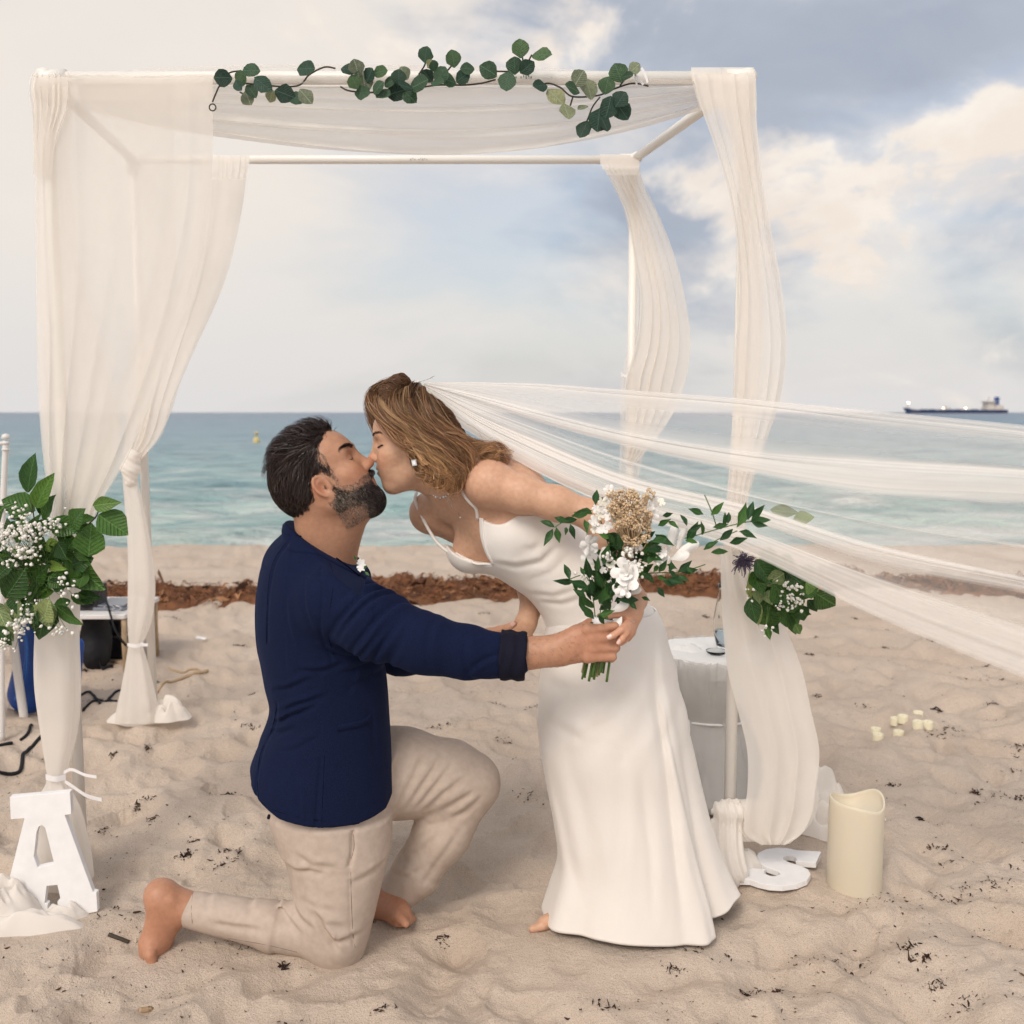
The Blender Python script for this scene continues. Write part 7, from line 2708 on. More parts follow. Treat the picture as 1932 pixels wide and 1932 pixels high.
twigs('thistle_spikes', sp, 0.0011, THISTLE, fr_)

# ---- the bouquet in his hand
def bz(x, y):
    return 905.6 + x * 0.35156, 867.9 + y * 0.35156


bq = thing('bouquet', P(1130, 1215, 2.13), 'bridal bouquet of white flowers, tan dried blooms and dark green leaves held by both', 'bouquet')
YB = 2.12
grip = P(1132, 1200, 2.128)
neck_p = P(1145, 1110, 2.13)
RUS = [((600, 270), [(400, 360, 325, 318), (390, 370, 348, 452), (410, 360, 427, 448), (475, 330, 393, 308), (490, 300, 602, 272), (484, 345, 507, 418), (462, 360, 460, 402), (560, 318, 582, 388), (545, 262, 612, 290), (620, 242, 626, 152), (636, 226, 660, 200), (520, 320, 430, 330), (570, 300, 500, 280)]),
       ((930, 420), [(940, 400, 1040, 460), (955, 352, 1024, 318), (1110, 352, 1083, 286), (1110, 440, 1168, 336), (1120, 382, 1192, 348), (1190, 402, 1202, 343), (1240, 296, 1307, 228), (1200, 292, 1116, 260), (1310, 352, 1322, 288), (1330, 342, 1337, 278), (1378, 362, 1447, 226), (1438, 322, 1467, 218),
                     (1458, 322, 1528, 240), (1450, 330, 1562, 320), (1460, 336, 1538, 356), (1390, 382, 1487, 410), (1288, 432, 1362, 368), (1340, 446, 1437, 418), (1203, 482, 1272, 430), (1240, 496, 1333, 490), (1100, 430, 1172, 440), (1250, 362, 1334, 344), (1010, 330, 1064, 356), (980, 300, 1036, 286)]),
       ((870, 600), [(960, 602, 1004, 536), (1010, 590, 1064, 644), (1000, 562, 1064, 580), (1060, 602, 1143, 542), (1080, 602, 1174, 588), (1050, 622, 1124, 642), (1110, 572, 1144, 612), (900, 642, 866, 596), (930, 602, 962, 556), (950, 622, 1004, 642), (950, 680, 992, 738), (868, 736, 910, 750), (1000, 640, 1100, 660), (1020, 600, 1030, 540), (890, 600, 930, 660), (980, 650, 1060, 670)]),
       ((640, 830), [(500, 652, 412, 654), (482, 642, 452, 556), (592, 642, 568, 522), (582, 684, 476, 648), (602, 722, 588, 648), (522, 702, 498, 648), (660, 562, 692, 448), (612, 792, 536, 728), (640, 772, 672, 698), (700, 722, 702, 648), (612, 852, 538, 772), (640, 802, 704, 768), (650, 762, 734, 648), (690, 732, 744, 638),
                     (722, 762, 774, 728), (640, 832, 724, 808), (635, 830, 668, 884), (630, 880, 556, 890), (742, 752, 864, 745), (800, 760, 842, 802), (560, 620, 540, 570), (620, 600, 640, 520), (680, 640, 660, 560), (570, 740, 500, 690), (660, 690, 620, 600), (720, 690, 760, 640), (690, 800, 640, 740)]),
       ((760, 560), [(882, 482, 994, 470), (872, 522, 902, 448), (732, 562, 698, 498), (762, 542, 696, 540), (860, 540, 960, 520), (880, 430, 940, 380), (700, 420, 640, 400), (720, 450, 690, 390), (900, 560, 930, 500), (800, 600, 850, 560), (740, 600, 690, 590), (840, 640, 880, 560), (920, 440, 1010, 420), (900, 500, 980, 540), (760, 480, 740, 400), (650, 480, 700, 540)])]
for gi, (st0, lv) in enumerate(RUS):
    for (x0, y0, x1, y1) in lv:
        Yb = YB - 0.015 + random.uniform(-0.045, 0.02)
        L = math.hypot(x1 - x0, y1 - y0) * 0.35156 / 867
        big = gi == 3 and L > 0.035
        leaf(bq, P(*bz(x0, y0), Yb), P(*bz(x1, y1), Yb - random.uniform(-0.015, 0.03)), L * 0.31 + 0.004, jn(0.45), 'lance', 'rus2' if random.random() < 0.28 else 'rus')
for i in range(96):
    t_ = random.random()
    x, y = 640 + 190 * t_ + random.uniform(-110, 130), 800 - 330 * t_ + random.uniform(-90, 60)
    a = random.uniform(-0.3, 3.4)
    L_ = random.uniform(60, 110)
    Yb = YB + random.uniform(-0.01, 0.03)
    leaf(bq, P(*bz(x, y), Yb), P(*bz(x + L_ * math.cos(a), y - L_ * math.sin(a)), Yb - random.uniform(-0.01, 0.03)), L_ * 0.35156 / 867 * 0.34, jn(0.5), 'lance', 'rus2' if random.random() < 0.25 else 'rus')
STEMS = [[(600, 270), (480, 312), (400, 362)], [(900, 440), (1000, 432), (1100, 420), (1270, 372), (1400, 338), (1460, 330)], [(1270, 360), (1245, 280), (1205, 186)], [(850, 610), (960, 605), (1080, 600), (1210, 560)], [(620, 860), (600, 700), (560, 620), (480, 640)], [(640, 880), (660, 700), (700, 520), (640, 300)],
         [(660, 880), (720, 700), (860, 560), (920, 430)], [(650, 860), (720, 720), (870, 620)], [(1200, 480), (1270, 430), (1380, 380)]]
for s in STEMS:
    MB().tube(spline(np.array([P(*bz(*q), YB + 0.005) for q in s]), 20), 0.0013, 5).build('stem', STEM_G, bq)
# dark green backing leaves that fill the heart of the bunch
for (x0, y0, x1, y1, w) in ((780, 560, 900, 440, 60), (760, 520, 840, 420, 60), (700, 560, 620, 470, 60), (820, 620, 930, 560, 60), (700, 640, 590, 600, 60), (720, 680, 780, 560, 70), (860, 500, 960, 430, 60), (700, 500, 760, 380, 60), (840, 560, 800, 440, 60), (700, 760, 640, 660, 60), (740, 740, 840, 690, 60)):
    leaf(bq, P(*bz(x0, y0), YB + 0.03), P(*bz(x1, y1), YB + 0.015), w * 0.35156 / 867, jn(0.5), 'ovate', 'dark')


def flower(center, r, n, mat, tilt=0.5, layers=2):
    """Open blossom: petals round a centre, in layers."""
    c = np.asarray(center)
    ax = np.array([random.uniform(-tilt, tilt), -1, random.uniform(-tilt * 0.4, tilt)])
    ax /= np.linalg.norm(ax)
    u = np.cross(ax, (0, 0, 1))
    u /= np.linalg.norm(u)
    v = np.cross(ax, u)
    for l in range(layers):
        k = 1 - 0.38 * l
        for i in range(n):
            a = 2 * math.pi * (i + 0.5 * l) / n + random.uniform(-0.2, 0.2)
            d = u * math.cos(a) + v * math.sin(a)
            lift = 0.25 + 0.55 * l
            kk = k * random.uniform(0.75, 1.2)
            leaf(bq, c + ax * 0.002 * l, c + (d * (1 - lift * 0.4) + ax * (lift + random.uniform(-0.2, 0.25))) * r * kk, r * k * random.uniform(0.55, 0.95), ax - d * 0.5, 'petal', mat, 0.1)


for (x, y, r) in ((700, 560, 22), (660, 590, 20), (850, 470, 20), (980, 500, 24), (960, 540, 22), (690, 160, 26), (655, 226, 24), (626, 262, 24), (612, 330, 26), (652, 372, 28), (616, 372, 24), (684, 300, 24), (942, 228, 28), (928, 290, 26), (902, 330, 22), (972, 222, 22), (664, 262, 20), (912, 250, 22), (700, 200, 20), (690, 350, 22), (640, 300, 22)):
    flower(P(*bz(x, y), YB - 0.03), r * 0.35156 / 867 * 1.35, 5, 'white' if random.random() < 0.7 else 'cream', 0.6, 1)
flower(P(*bz(790, 612), YB - 0.05), 0.036, 6, 'white', 0.4, 3)
flower(P(*bz(765, 690), YB - 0.045), 0.026, 5, 'white', 0.5, 2)
flower(P(*bz(590, 455), YB - 0.02), 0.026, 5, 'white', 0.6, 2)
# long white petals to the right and by the hands
for (x0, y0, x1, y1, w) in ((1010, 500, 1075, 360, 60), (1040, 520, 1170, 455, 56), (1000, 510, 960, 560, 60), (1060, 480, 1110, 370, 40), (640, 520, 560, 470, 50), (640, 530, 680, 480, 60), (620, 560, 560, 520, 40), (705, 815, 785, 780, 50), (760, 840, 735, 890, 34), (1020, 530, 1120, 500, 50), (800, 720, 860, 690, 40), (930, 540, 1010, 520, 50)):
    leaf(bq, P(*bz(x0, y0), YB - 0.01), P(*bz(x1, y1), YB - 0.03), w * 0.35156 / 867, jn(0.4), 'petal', 'white')
# tan dried bloom
TAN = principled('dried_tan_bloom', (0.60, 0.44, 0.27), 0.85, 0.15)
vary(TAN, (0.50, 0.34, 0.19), (0.74, 0.58, 0.40), 140, 2)
c = []
heads = [(790 + rngf.normal(0, 62) + rngf.normal(0, 10), 285 + rngf.normal(0, 68), rngf.uniform(14, 34)) for _ in range(46)]
heads += [(722, 190, 26), (770, 175, 28), (830, 190, 26), (870, 230, 30), (900, 300, 30), (905, 370, 28), (890, 420, 24), (840, 440, 26), (780, 430, 26), (745, 340, 28), (720, 260, 26), (800, 300, 40), (850, 350, 40), (790, 240, 36)]
for (hx, hy, hr) in heads:
    if hx < 695 or hx > 925 or hy < 165 or hy > 450 or (hx < 740 and hy > 320):
        continue
    dpt = rngf.uniform(0, 0.03)
    for _ in range(int(hr * 1.5)):
        a_ = rngf.uniform(0, 6.28)
        q_ = hr * math.sqrt(rngf.uniform(0, 1))
        c.append(P(*bz(hx + q_ * math.cos(a_), hy + q_ * math.sin(a_)), YB - 0.035 - dpt - 0.010 * math.sqrt(max(0, 1 - (q_ / hr) ** 2)) + rngf.normal(0, 0.003)))
c = np.array(c)
blossoms('dried_bloom', c, 0.0023, TAN, bq)
root = P(*bz(800, 520), YB)
twigs('dried_bloom_stems', [[root + rngf.normal(0, 0.006, 3), (root * 0.45 + q * 0.55) + rngf.normal(0, 0.006, 3), q] for q in c[::12]], 0.0007, STEM_T, bq)
g2 = np.concatenate([spray(P(*bz(x, y), YB - 0.045), (s * 0.35156 / 867, s * 0.35156 / 867), n, rngf, 0.008) for (x, y, s, n) in ((800, 495, 20, 26), (826, 560, 22, 34), (845, 590, 14, 14), (560, 620, 20, 10), (690, 520, 16, 12))])
blossoms('baby_breath', g2, 0.0034, GYP, bq)
# stems below the hand and the ribbon wrap
for i in range(16):
    a = i * 2.4
    rr_ = 0.019 * math.sqrt((i + 0.5) / 16)
    o = np.array([math.cos(a) * rr_, math.sin(a) * rr_ * 0.8, 0])
    top = P(1140, 1160, 2.13) + o * 0.9
    bot = P(1119, 1272 + random.uniform(-6, 14), 2.13) + o * np.array([1.75, 1.3, 1])
    MB().tube(spline(np.array([top, (top + bot) / 2 + o * 0.25, bot]), 8), 0.0030 if i % 4 else 0.0024, 7).build('cut_stem', STEM_T if i in (3, 9) else STEM_G, bq)
wr = Body()
wr.cone(P(1138, 1166, 2.13), P(1128, 1214, 2.13), 0.0235, 0.0225, 0.004, flat=True)
wr.warp(lambda p: 0.0009 * np.sin((p[:, 2] + 0.3 * p[:, 0]) * 600), (-1, 1, 0), (1, 3, 2))
Vw_, Fw_ = wr.mesh(0.003, 1)
mesh_obj('ribbon_wrap', Vw_, Fw_, RIBBON, bq)
# ================================================================== letters, candles, table
BOARD = principled('white_board', (0.80, 0.79, 0.79), 0.5, 0.4)
vary(BOARD, (0.77, 0.76, 0.76), (0.83, 0.82, 0.82), 30)


def extrude_poly(name, outer, holes, thick, mat, parent=None, loc=None):
    """outer/holes: 3D points of the front face; extruded along the back normal, corners kept crisp."""
    from mathutils.geometry import tessellate_polygon
    o0 = np.array(loc)
    loops = [[np.asarray(p, float) for p in lp] for lp in [outer] + list(holes)]
    tri = tessellate_polygon([[Vector(tuple(p)) for p in lp] for lp in loops])
    front = np.array([p for lp in loops for p in lp])
    back = front + np.asarray(thick, float)
    n = len(front)
    F = [tuple(t) for t in tri] + [tuple(i + n for i in reversed(t)) for t in tri]
    k = 0
    for lp in loops:
        m = len(lp)
        for i in range(m):
            a, b = k + i, k + (i + 1) % m
            F.append((a, b, b + n, a + n))
        k += m
    import bmesh
    ob = mesh_obj(name, np.concatenate([front, back]), F, mat, parent, smooth=False, loc=o0)
    bm = bmesh.new()
    bm.from_mesh(ob.data)
    bmesh.ops.recalc_face_normals(bm, faces=bm.faces)
    bm.to_mesh(ob.data)
    bm.free()
    bv = ob.modifiers.new('edge', 'BEVEL')
    bv.width = 0.0012
    bv.segments = 2
    bv.limit_method = 'ANGLE'
    return ob


def A_pt(x, y):
    # board leaning back: lower edge nearer
    f = (1735 - y) / 240.0
    return P(x, y, 2.405 + 0.055 * f)


A_out = [(18, 1504), (132, 1494), (134.5, 1536), (122, 1538), (175, 1683), (182, 1685), (184, 1720), (112, 1735), (108, 1701), (114, 1698), (108, 1670), (88, 1672), (84, 1704), (90, 1706), (88, 1740), (-4, 1748), (-6, 1712), (4, 1710), (46, 1544), (20, 1546)]
hole = [(64, 1616), (69, 1570), (73, 1560), (79, 1557), (85, 1562), (102, 1630), (71, 1637)]
oa = extrude_poly('letter_sign', [A_pt(*p) for p in A_out], [[A_pt(*p) for p in hole]], (0.0, 0.016, 0.002), BOARD, loc=A_pt(100, 1735))
tag(oa, 'white board letter A leaning against the draped left post', 'letter', 'white board letters')


def S_pt(x, y):
    return PG(981.1 + x * 0.39063, 1283 + y * 0.39063, 0.022)


S_out = [(1455, 828), (1340, 821), (1290, 811), (1240, 809), (1190, 816), (1152, 833), (1142, 855), (1150, 878), (1180, 900), (1222, 914), (1248, 924), (1258, 936), (1236, 946), (1205, 945), (1183, 935), (1176, 922), (1190, 913), (1080, 905), (1045, 962), (1110, 964), (1150, 978), (1200, 989), (1270, 993), (1340, 983), (1388, 964), (1404, 938), (1392, 914), (1355, 897),
         (1300, 880), (1272, 866), (1272, 853), (1298, 846), (1325, 851), (1338, 864), (1332, 876), (1430, 882)]
os_ = extrude_poly('letter_sign', [S_pt(*p) for p in S_out], [], (0, 0, -0.016), BOARD, loc=S_pt(1250, 920))
tag(os_, 'white board letter S lying half buried on the sand beside the candle', 'letter', 'white board letters')

# tall battery candle with a wavy rim
WAX = principled('ivory_wax', (0.66, 0.592, 0.47), 0.5, 0.35)
WAX.node_tree.nodes['Principled BSDF'].inputs['Subsurface Weight'].default_value = 0.25
WAX.node_tree.nodes['Principled BSDF'].inputs['Subsurface Radius'].default_value = (1, 0.6, 0.3)
WAX.node_tree.nodes['Principled BSDF'].inputs['Subsurface Scale'].default_value = 0.02
bump_noise(WAX, 60, 0.15, 0.002)
cb0 = PG(1611, 1666, 0.0)
cr = (P(1665, 1600, cb0[1])[0] - P(1558, 1600, cb0[1])[0]) / 2
cr *= 0.935
ctop = P(1611, 1517, cb0[1] - cr * 0.5)[2]
n = 72
an = np.linspace(0, 2 * math.pi, n, endpoint=False)
rim = ctop + 0.010 * np.sin(an * 2 + 1.0) + 0.006 * np.sin(an * 3 + 0.4)
rings = []
zb = cb0[2] - 0.01
for (r, zf) in ((cr * 0.985, 0.0), (cr, 0.03), (cr, 0.5), (cr, 0.96), (cr * 0.985, 0.995), (cr * 0.955, 1.0), (cr * 0.92, 0.992), (cr * 0.905, 0.97), (cr * 0.90, 0.86)):
    z = zb + (rim - zb) * zf
    rings.append(np.stack([cb0[0] + r * np.cos(an), cb0[1] + r * np.sin(an), z], 1))
rings.append(np.stack([cb0[0] + cr * 0.1 * np.cos(an), cb0[1] + cr * 0.1 * np.sin(an), 0 * an + (zb + (rim.mean() - zb) * 0.84)], 1))
cand = tag(mesh_obj('pillar_candle', np.concatenate(rings), grid_faces(len(rings), n, True), WAX, loc=tuple(cb0)), 'tall ivory pillar candle with wavy rim standing on the sand', 'candle')
FLAT.append((cb0[0], cb0[1], cr * 1.6, 0.004))

# small candles in the sand
WAX2 = principled('ivory_wax_small', (0.78, 0.72, 0.53), 0.5, 0.3)


def tz(x, y):
    return 1547 + x * 0.2344, 1283 + y * 0.2344


TEA = [(455, 322, 'farthest left small ivory candle on the sand, behind another', 0.0), (610, 294, 'small ivory candle half hidden behind its neighbour in the back row', 0.0), (667, 312, 'small ivory candle overlapping its neighbour in the back row', 0), (790, 268, 'small ivory candle almost buried in the sand, only its cap showing', -0.022),
       (868, 346, 'small ivory candle at the right end of the candle circle', 0), (635, 376, 'small ivory candle in the front row, middle of three', 0), (787, 384, 'small ivory candle in the front row, rightmost of three', 0), (470, 410, 'small ivory candle in the front row, leftmost of three', 0)]
for (x, y, lab, sink) in TEA:
    b = PG(*tz(x, y), 0.0)
    r = 0.0205
    h = 0.032
    zz = Zs(b[0], b[1]) - 0.004 + sink
    n = 24
    an = np.linspace(0, 2 * math.pi, n, endpoint=False)
    rg_ = [np.stack([b[0] + rr * np.cos(an), b[1] + rr * np.sin(an), 0 * an + zz + z], 1) for rr, z in ((r, 0), (r, h * 0.9), (r * 0.95, h), (r * 0.8, h), (r * 0.74, h * 0.9), (0.001, h * 0.88))]
    t = thing('small_candle', (b[0], b[1], zz), lab, 'candle', 'small candles set in the sand')
    mesh_obj('wax', np.concatenate(rg_), grid_faces(len(rg_), n, True), WAX2, t)
    MB().tube([(b[0], b[1], zz + h * 0.86), (b[0], b[1], zz + h * 1.02)], 0.002, 6).build('wick', WAX, t)

# little round table in white cloth
tc_ = PG(1335, 1490, 0.0)
YT = tc_[1]
zt = P(1335, 1226, YT)[2]
tb = thing('side_table', (tc_[0], YT, 0), 'small round table under white cloth and tied grey tulle behind the right post', 'table')
CL = principled('white_tablecloth', (0.80, 0.79, 0.77), 0.8, 0.2)
TUL = sheer('grey_white_tulle', (0.74, 0.73, 0.71), 0.55, 0.35, weave=0.15)
n = 120
an = np.linspace(0, 2 * math.pi, n, endpoint=False)
rad = 0.175
rr_ = [(0.001, 0.006), (0.5, 0.006), (0.93, 0.005), (1.0, 0.0), (1.02, -0.02), (1.0, -0.06)]
R_ = []
for i, (k, dz) in enumerate(rr_):
    wv = 1 + (0.012 * np.sin(an * 13) if k > 1 else 0)
    R_.append(np.stack([tc_[0] + rad * k * np.cos(an) * wv, YT + rad * k * np.sin(an) * wv, zt + dz + 0 * an + (0.003 * np.sin(an * 5 + k * 9) if k > 0.4 else 0)], 1))
mesh_obj('table_top_cloth', np.concatenate(R_), grid_faces(len(R_), n, True), CL, tb)
for (rs, mt, nm, fo, ph) in ((1.0, CL, 'cloth_skirt', 0.03, 0.0), (1.07, TUL, 'tulle_skirt', 0.055, 1.0), (1.12, TUL, 'tulle_skirt', 0.065, 2.3)):
    rows_ = [(0.0, 1.0), (0.1, 0.99), (0.25, 0.93), (0.38, 0.83), (0.44, 0.79), (0.52, 0.84), (0.65, 0.95), (0.8, 1.06), (1.0, 1.22)]
    q = np.linspace(0, 1, 60)
    k = table(np.array(rows_), q)[:, 0]
    R_ = []
    for t, kk in zip(q, k):
        f = 1 + fo * (0.4 + abs(t - 0.44) * 2) * (np.sin(an * 9 + ph + 1.5 * np.sin(an * 2 + ph) + 2 * t) + 0.6 * np.sin(an * 15 + ph * 2 - 3 * t + np.sin(an * 3)))
        R_.append(np.stack([tc_[0] + rad * rs * kk * np.cos(an) * f, YT + rad * rs * kk * np.sin(an) * f, zt * (1 - t) + 0.005 * t + 0 * an], 1))
    mesh_obj(nm, np.concatenate(R_), grid_faces(60, n, True), mt, tb)
zr = zt * (1 - 0.44)
rk = rad * 0.79 * 1.13
MB().tube(np.stack([tc_[0] + rk * np.cos(an), YT + rk * np.sin(an), 0 * an + zr], 1).tolist() + [[tc_[0] + rk, YT, zr]], 0.004, 8, caps=False).build('ribbon_band', RIBBON, tb)
kx = P(1297, 1358, YT - rk)
ribbon([kx, kx + np.array([0.003, -0.004, -0.03]), kx + np.array([0.001, -0.004, -0.055])], 0.012, 'ribbon_tail', tb, up=(1, 0, 0.1))
ribbon([kx, kx + np.array([-0.012, -0.006, 0.012]), kx + np.array([-0.03, -0.004, 0.004])], 0.008, 'ribbon_loop', tb)
rumple('crumpled_napkin', np.array([P(1290, 1214, YT)[0], YT, zt + 0.004]), 0.07, 0.06, 0.022, CL, tb, 23, 0.4, 9)

# glass vase with water on that table
GLASS = principled('clear_glass', (0.95, 0.97, 0.97), 0.03, 0.5, Transmission_Weight=1.0, IOR=1.25)
WATER = principled('vase_water', (0.78, 0.86, 0.90), 0.02, 0.5, Transmission_Weight=1.0, IOR=1.2)
vx = P(1372, 1200, YT - 0.02)
vz0 = zt + 0.008
va = thing('glass_vase', (vx[0], YT - 0.02, vz0), 'clear glass vase with a little water, half hidden behind the right post', 'vase')


def lathe(name, prof, c, mat, parent, n=32):
    an = np.linspace(0, 2 * math.pi, n, endpoint=False)
    V = [np.stack([c[0] + r * np.cos(an), c[1] + r * np.sin(an), c[2] + z + 0 * an], 1) for r, z in prof]
    return mesh_obj(name, np.concatenate(V), grid_faces(len(prof), n, True), mat, parent)


c = (vx[0], YT - 0.02, vz0)
lathe('glass', [(0.001, 0), (0.03, 0), (0.034, 0.01), (0.046, 0.06), (0.047, 0.10), (0.036, 0.16), (0.030, 0.20), (0.033, 0.215), (0.0305, 0.215), (0.028, 0.20), (0.034, 0.16), (0.0445, 0.10), (0.0435, 0.06), (0.031, 0.012), (0.001, 0.006)], c, GLASS, va)
lathe('water', [(0.001, 0.009), (0.030, 0.014), (0.0425, 0.06), (0.001, 0.06)], c, WATER, va)
dish = lathe('glass_dish', [(0.001, 0), (0.02, 0), (0.032, 0.008), (0.034, 0.014), (0.032, 0.014), (0.02, 0.004), (0.001, 0.003)], (P(1352, 1218, YT - 0.10)[0], YT - 0.10, zt + 0.009), GLASS, None)
dish = tag(dish, 'shallow clear glass dish on the front edge of the white cloth table', 'dish')

# ================================================================== equipment at the left, behind the post
WOOD = principled('bamboo', (0.42, 0.30, 0.19), 0.6, 0.3)
vary(WOOD, (0.36, 0.25, 0.15), (0.5, 0.37, 0.24), 25)
TABLEW = principled('painted_table', (0.74, 0.72, 0.70), 0.5)
BLACK = principled('black_nylon', (0.012, 0.012, 0.016), 0.7, 0.3)
BLACKP = principled('black_plastic', (0.010, 0.010, 0.014), 0.35, 0.5)
GREYM = principled('grey_metal', (0.22, 0.24, 0.28), 0.35, 0.5, Metallic=0.5)
BLUE = principled('blue_vinyl', (0.006, 0.055, 0.27), 0.4, 0.5)
SILV = principled('silver_trim', (0.6, 0.6, 0.62), 0.3, 0.5, Metallic=1.0)
CHW = principled('white_chair_paint', (0.72, 0.70, 0.68), 0.4, 0.4)


def rbox(name, c, s, mat, parent=None, loc=None, bev=0.006, rotz=0.0):
    rot = rot_axis((0, 0, 1), rotz)
    mb = MB().box(c, s, rot)
    o = mb.build(name, mat, parent, smooth=False, loc=loc)
    bv = o.modifiers.new('edge', 'BEVEL')
    bv.width = bev
    bv.segments = 3
    return o


YQ = PG(237, 1268, 0.0)[1]
q0, q1 = P(40, 1162, YQ), P(240, 1162, YQ)
ztq = q0[2]
et = thing('folding_table', ((q0[0] + q1[0]) / 2, YQ + 0.2, 0), 'low table with pale top and bamboo legs holding sound equipment at the left', 'table')
rbox('table_top', ((q0[0] + q1[0]) / 2, YQ + 0.2, ztq), (q1[0] - q0[0], 0.46, 0.022), TABLEW, et, bev=0.004)
for x in (q1[0] - 0.012, q0[0] + 0.02):
    for y in (YQ - 0.01, YQ + 0.4):
        MB().tube([(x, y, ztq - 0.011), (x - 0.003, y, ztq * 0.5), (x, y, -0.05)], 0.013, 10).build('leg', WOOD, et)
sp0 = P(173, 1155, YQ + 0.12)
zs_ = ztq + 0.0115
spk = thing('speaker_box', (sp0[0], YQ + 0.12, zs_), 'small black loudspeaker box on the equipment table', 'speaker')
w_ = P(195, 1150, YQ + .12)[0] - P(150, 1150, YQ + .12)[0]
rbox('cabinet', (sp0[0], YQ + 0.12, zs_ + 0.062), (w_, 0.11, 0.124), BLACKP, spk)
MB().tube([(sp0[0], YQ + 0.0635, zs_ + 0.05), (sp0[0], YQ + 0.059, zs_ + 0.05)], 0.036, 24).build('cone', BLACK, spk)
lp0 = P(217, 1150, YQ + 0.14)
lap = thing('laptop', (lp0[0], YQ + 0.14, zs_), 'grey closed laptop lying tilted beside the black speaker', 'laptop')
rbox('base', (lp0[0], YQ + 0.16, zs_ + 0.009), (0.15, 0.2, 0.016), GREYM, lap, bev=0.003)
rbox('lid', (lp0[0], YQ + 0.165, zs_ + 0.024), (0.15, 0.2, 0.008), GREYM, lap, bev=0.003)
cab = spline(np.array([P(193, 1122, YQ + 0.05), P(202, 1138, YQ - 0.03), P(208, 1158, YQ - 0.06), P(216, 1185, YQ - 0.07), P(228, 1206, YQ - 0.06), P(238, 1218, YQ - 0.03)]), 40)
tag(MB().tube(cab, 0.0055, 8).build('cable', BLACK, None, loc=tuple(cab[-1])), 'black cable hanging from the loudspeaker over the edge of the table', 'cable')
cab = spline(np.array([P(196, 1146, YQ - 0.01), P(206, 1140, YQ + 0.01), P(216, 1148, YQ - 0.02), P(206, 1152, YQ - 0.03), P(222, 1152, YQ - 0.02), P(228, 1146, YQ + 0.02), P(218, 1143, YQ + 0.03)]), 50)
cab[:, 2] = np.maximum(cab[:, 2], zs_ + 0.004)
tag(MB().tube(cab, 0.003, 6).build('cable', SILV, None, loc=tuple(cab[0])), 'thin white cable coiled on top of the equipment table', 'cable')

# black case with silver catches
cs = PG(206, 1246, 0.0)
case = thing('equipment_case', (cs[0], cs[1] + 0.12, 0), 'black hard case with silver bands under the equipment table', 'case')
wc = 0.125
rbox('lower_half', (cs[0], cs[1] + 0.13, 0.052), (wc, 0.2, 0.11), BLACKP, case, bev=0.012)
rbox('upper_half', (cs[0], cs[1] + 0.13, 0.158), (wc * 0.98, 0.19, 0.085), BLACKP, case, bev=0.018)
rbox('silver_band', (cs[0], cs[1] + 0.13, 0.1125), (wc * 1.03, 0.205, 0.008), SILV, case, bev=0.002)
rbox('catch', (cs[0] - 0.02, cs[1] + 0.024, 0.112), (0.03, 0.012, 0.022), SILV, case, bev=0.003)

# black backpack
bpk = Body()
bc0 = PG(168, 1262, 0.0)
bpk.ell(bc0 + np.array([0, 0.1, 0.12]), (0.075, 0.08, 0.15), k=0.03)
bpk.ell(bc0 + np.array([0.01, 0.04, 0.07]), (0.06, 0.06, 0.08), k=0.03)
bpk.cone(bc0 + np.array([-0.03, 0.06, 0.24]), bc0 + np.array([0.03, 0.08, 0.23]), 0.02, 0.03, 0.02)
bpk.warp(lambda p: 0.006 * fbm(p * 18, 3, 171), bc0 - 0.4, bc0 + 0.5)
V_, F_ = bpk.mesh(0.008)
bg_ = thing('backpack', bc0, 'slumped black backpack standing under the equipment table', 'backpack')
mesh_obj('bag', V_, F_, BLACK, bg_)
ribbon([bc0 + np.array([0.05, 0.0, 0.05]), bc0 + np.array([0.075, -0.03, 0.012]), bc0 + np.array([0.105, -0.02, 0.018]), bc0 + np.array([0.12, 0.0, 0.012])], 0.018, 'strap', bg_, BLACK)

# blue and black instrument case
gc = PG(75, 1345, 0.0)
gcs = thing('instrument_case', gc, 'rounded blue and black instrument case standing behind the left curtain', 'case')
gb = Body()
gy = gc[1] + 0.06
gb.cone(P(52, 1310, gy), P(70, 1200, gy), 0.085, 0.065, 0.05, squash=((0, 1, 0), 0.55))
gb.cone(P(70, 1210, gy), P(80, 1150, gy), 0.06, 0.05, 0.04, squash=((0, 1, 0), 0.6))
V_, F_ = gb.mesh(0.008, 2)
mesh_obj('blue_shell', V_, F_, BLUE, gcs)
gb = Body()
gb.cone(P(112, 1318, gy - 0.02), P(116, 1190, gy - 0.01), 0.075, 0.070, 0.05, squash=((0, 1, 0), 0.6))
gb.warp(lambda p: 0.003 * fbm(p * 15, 2, 173), gc - 0.6, gc + 0.9)
V_, F_ = gb.mesh(0.008, 2)
mesh_obj('black_pocket', V_, F_, BLACK, gcs)
gb = Body()
gb.cone(P(146, 1215, gy), P(134, 1300, gy), 0.03, 0.04, 0.03, squash=((0, 1, 0), 0.6))
V_, F_ = gb.mesh(0.008, 2)
mesh_obj('blue_edge', V_, F_, BLUE, gcs)
pth = spline(np.array([P(38, 1160, gy - 0.06), P(50, 1220, gy - 0.085), P(46, 1280, gy - 0.09), P(30, 1320, gy - 0.07)]), 20)
MB().tube(pth, 0.008, 8).build('piping', principled('light_blue_piping', (0.02, 0.12, 0.45), 0.4), gcs)

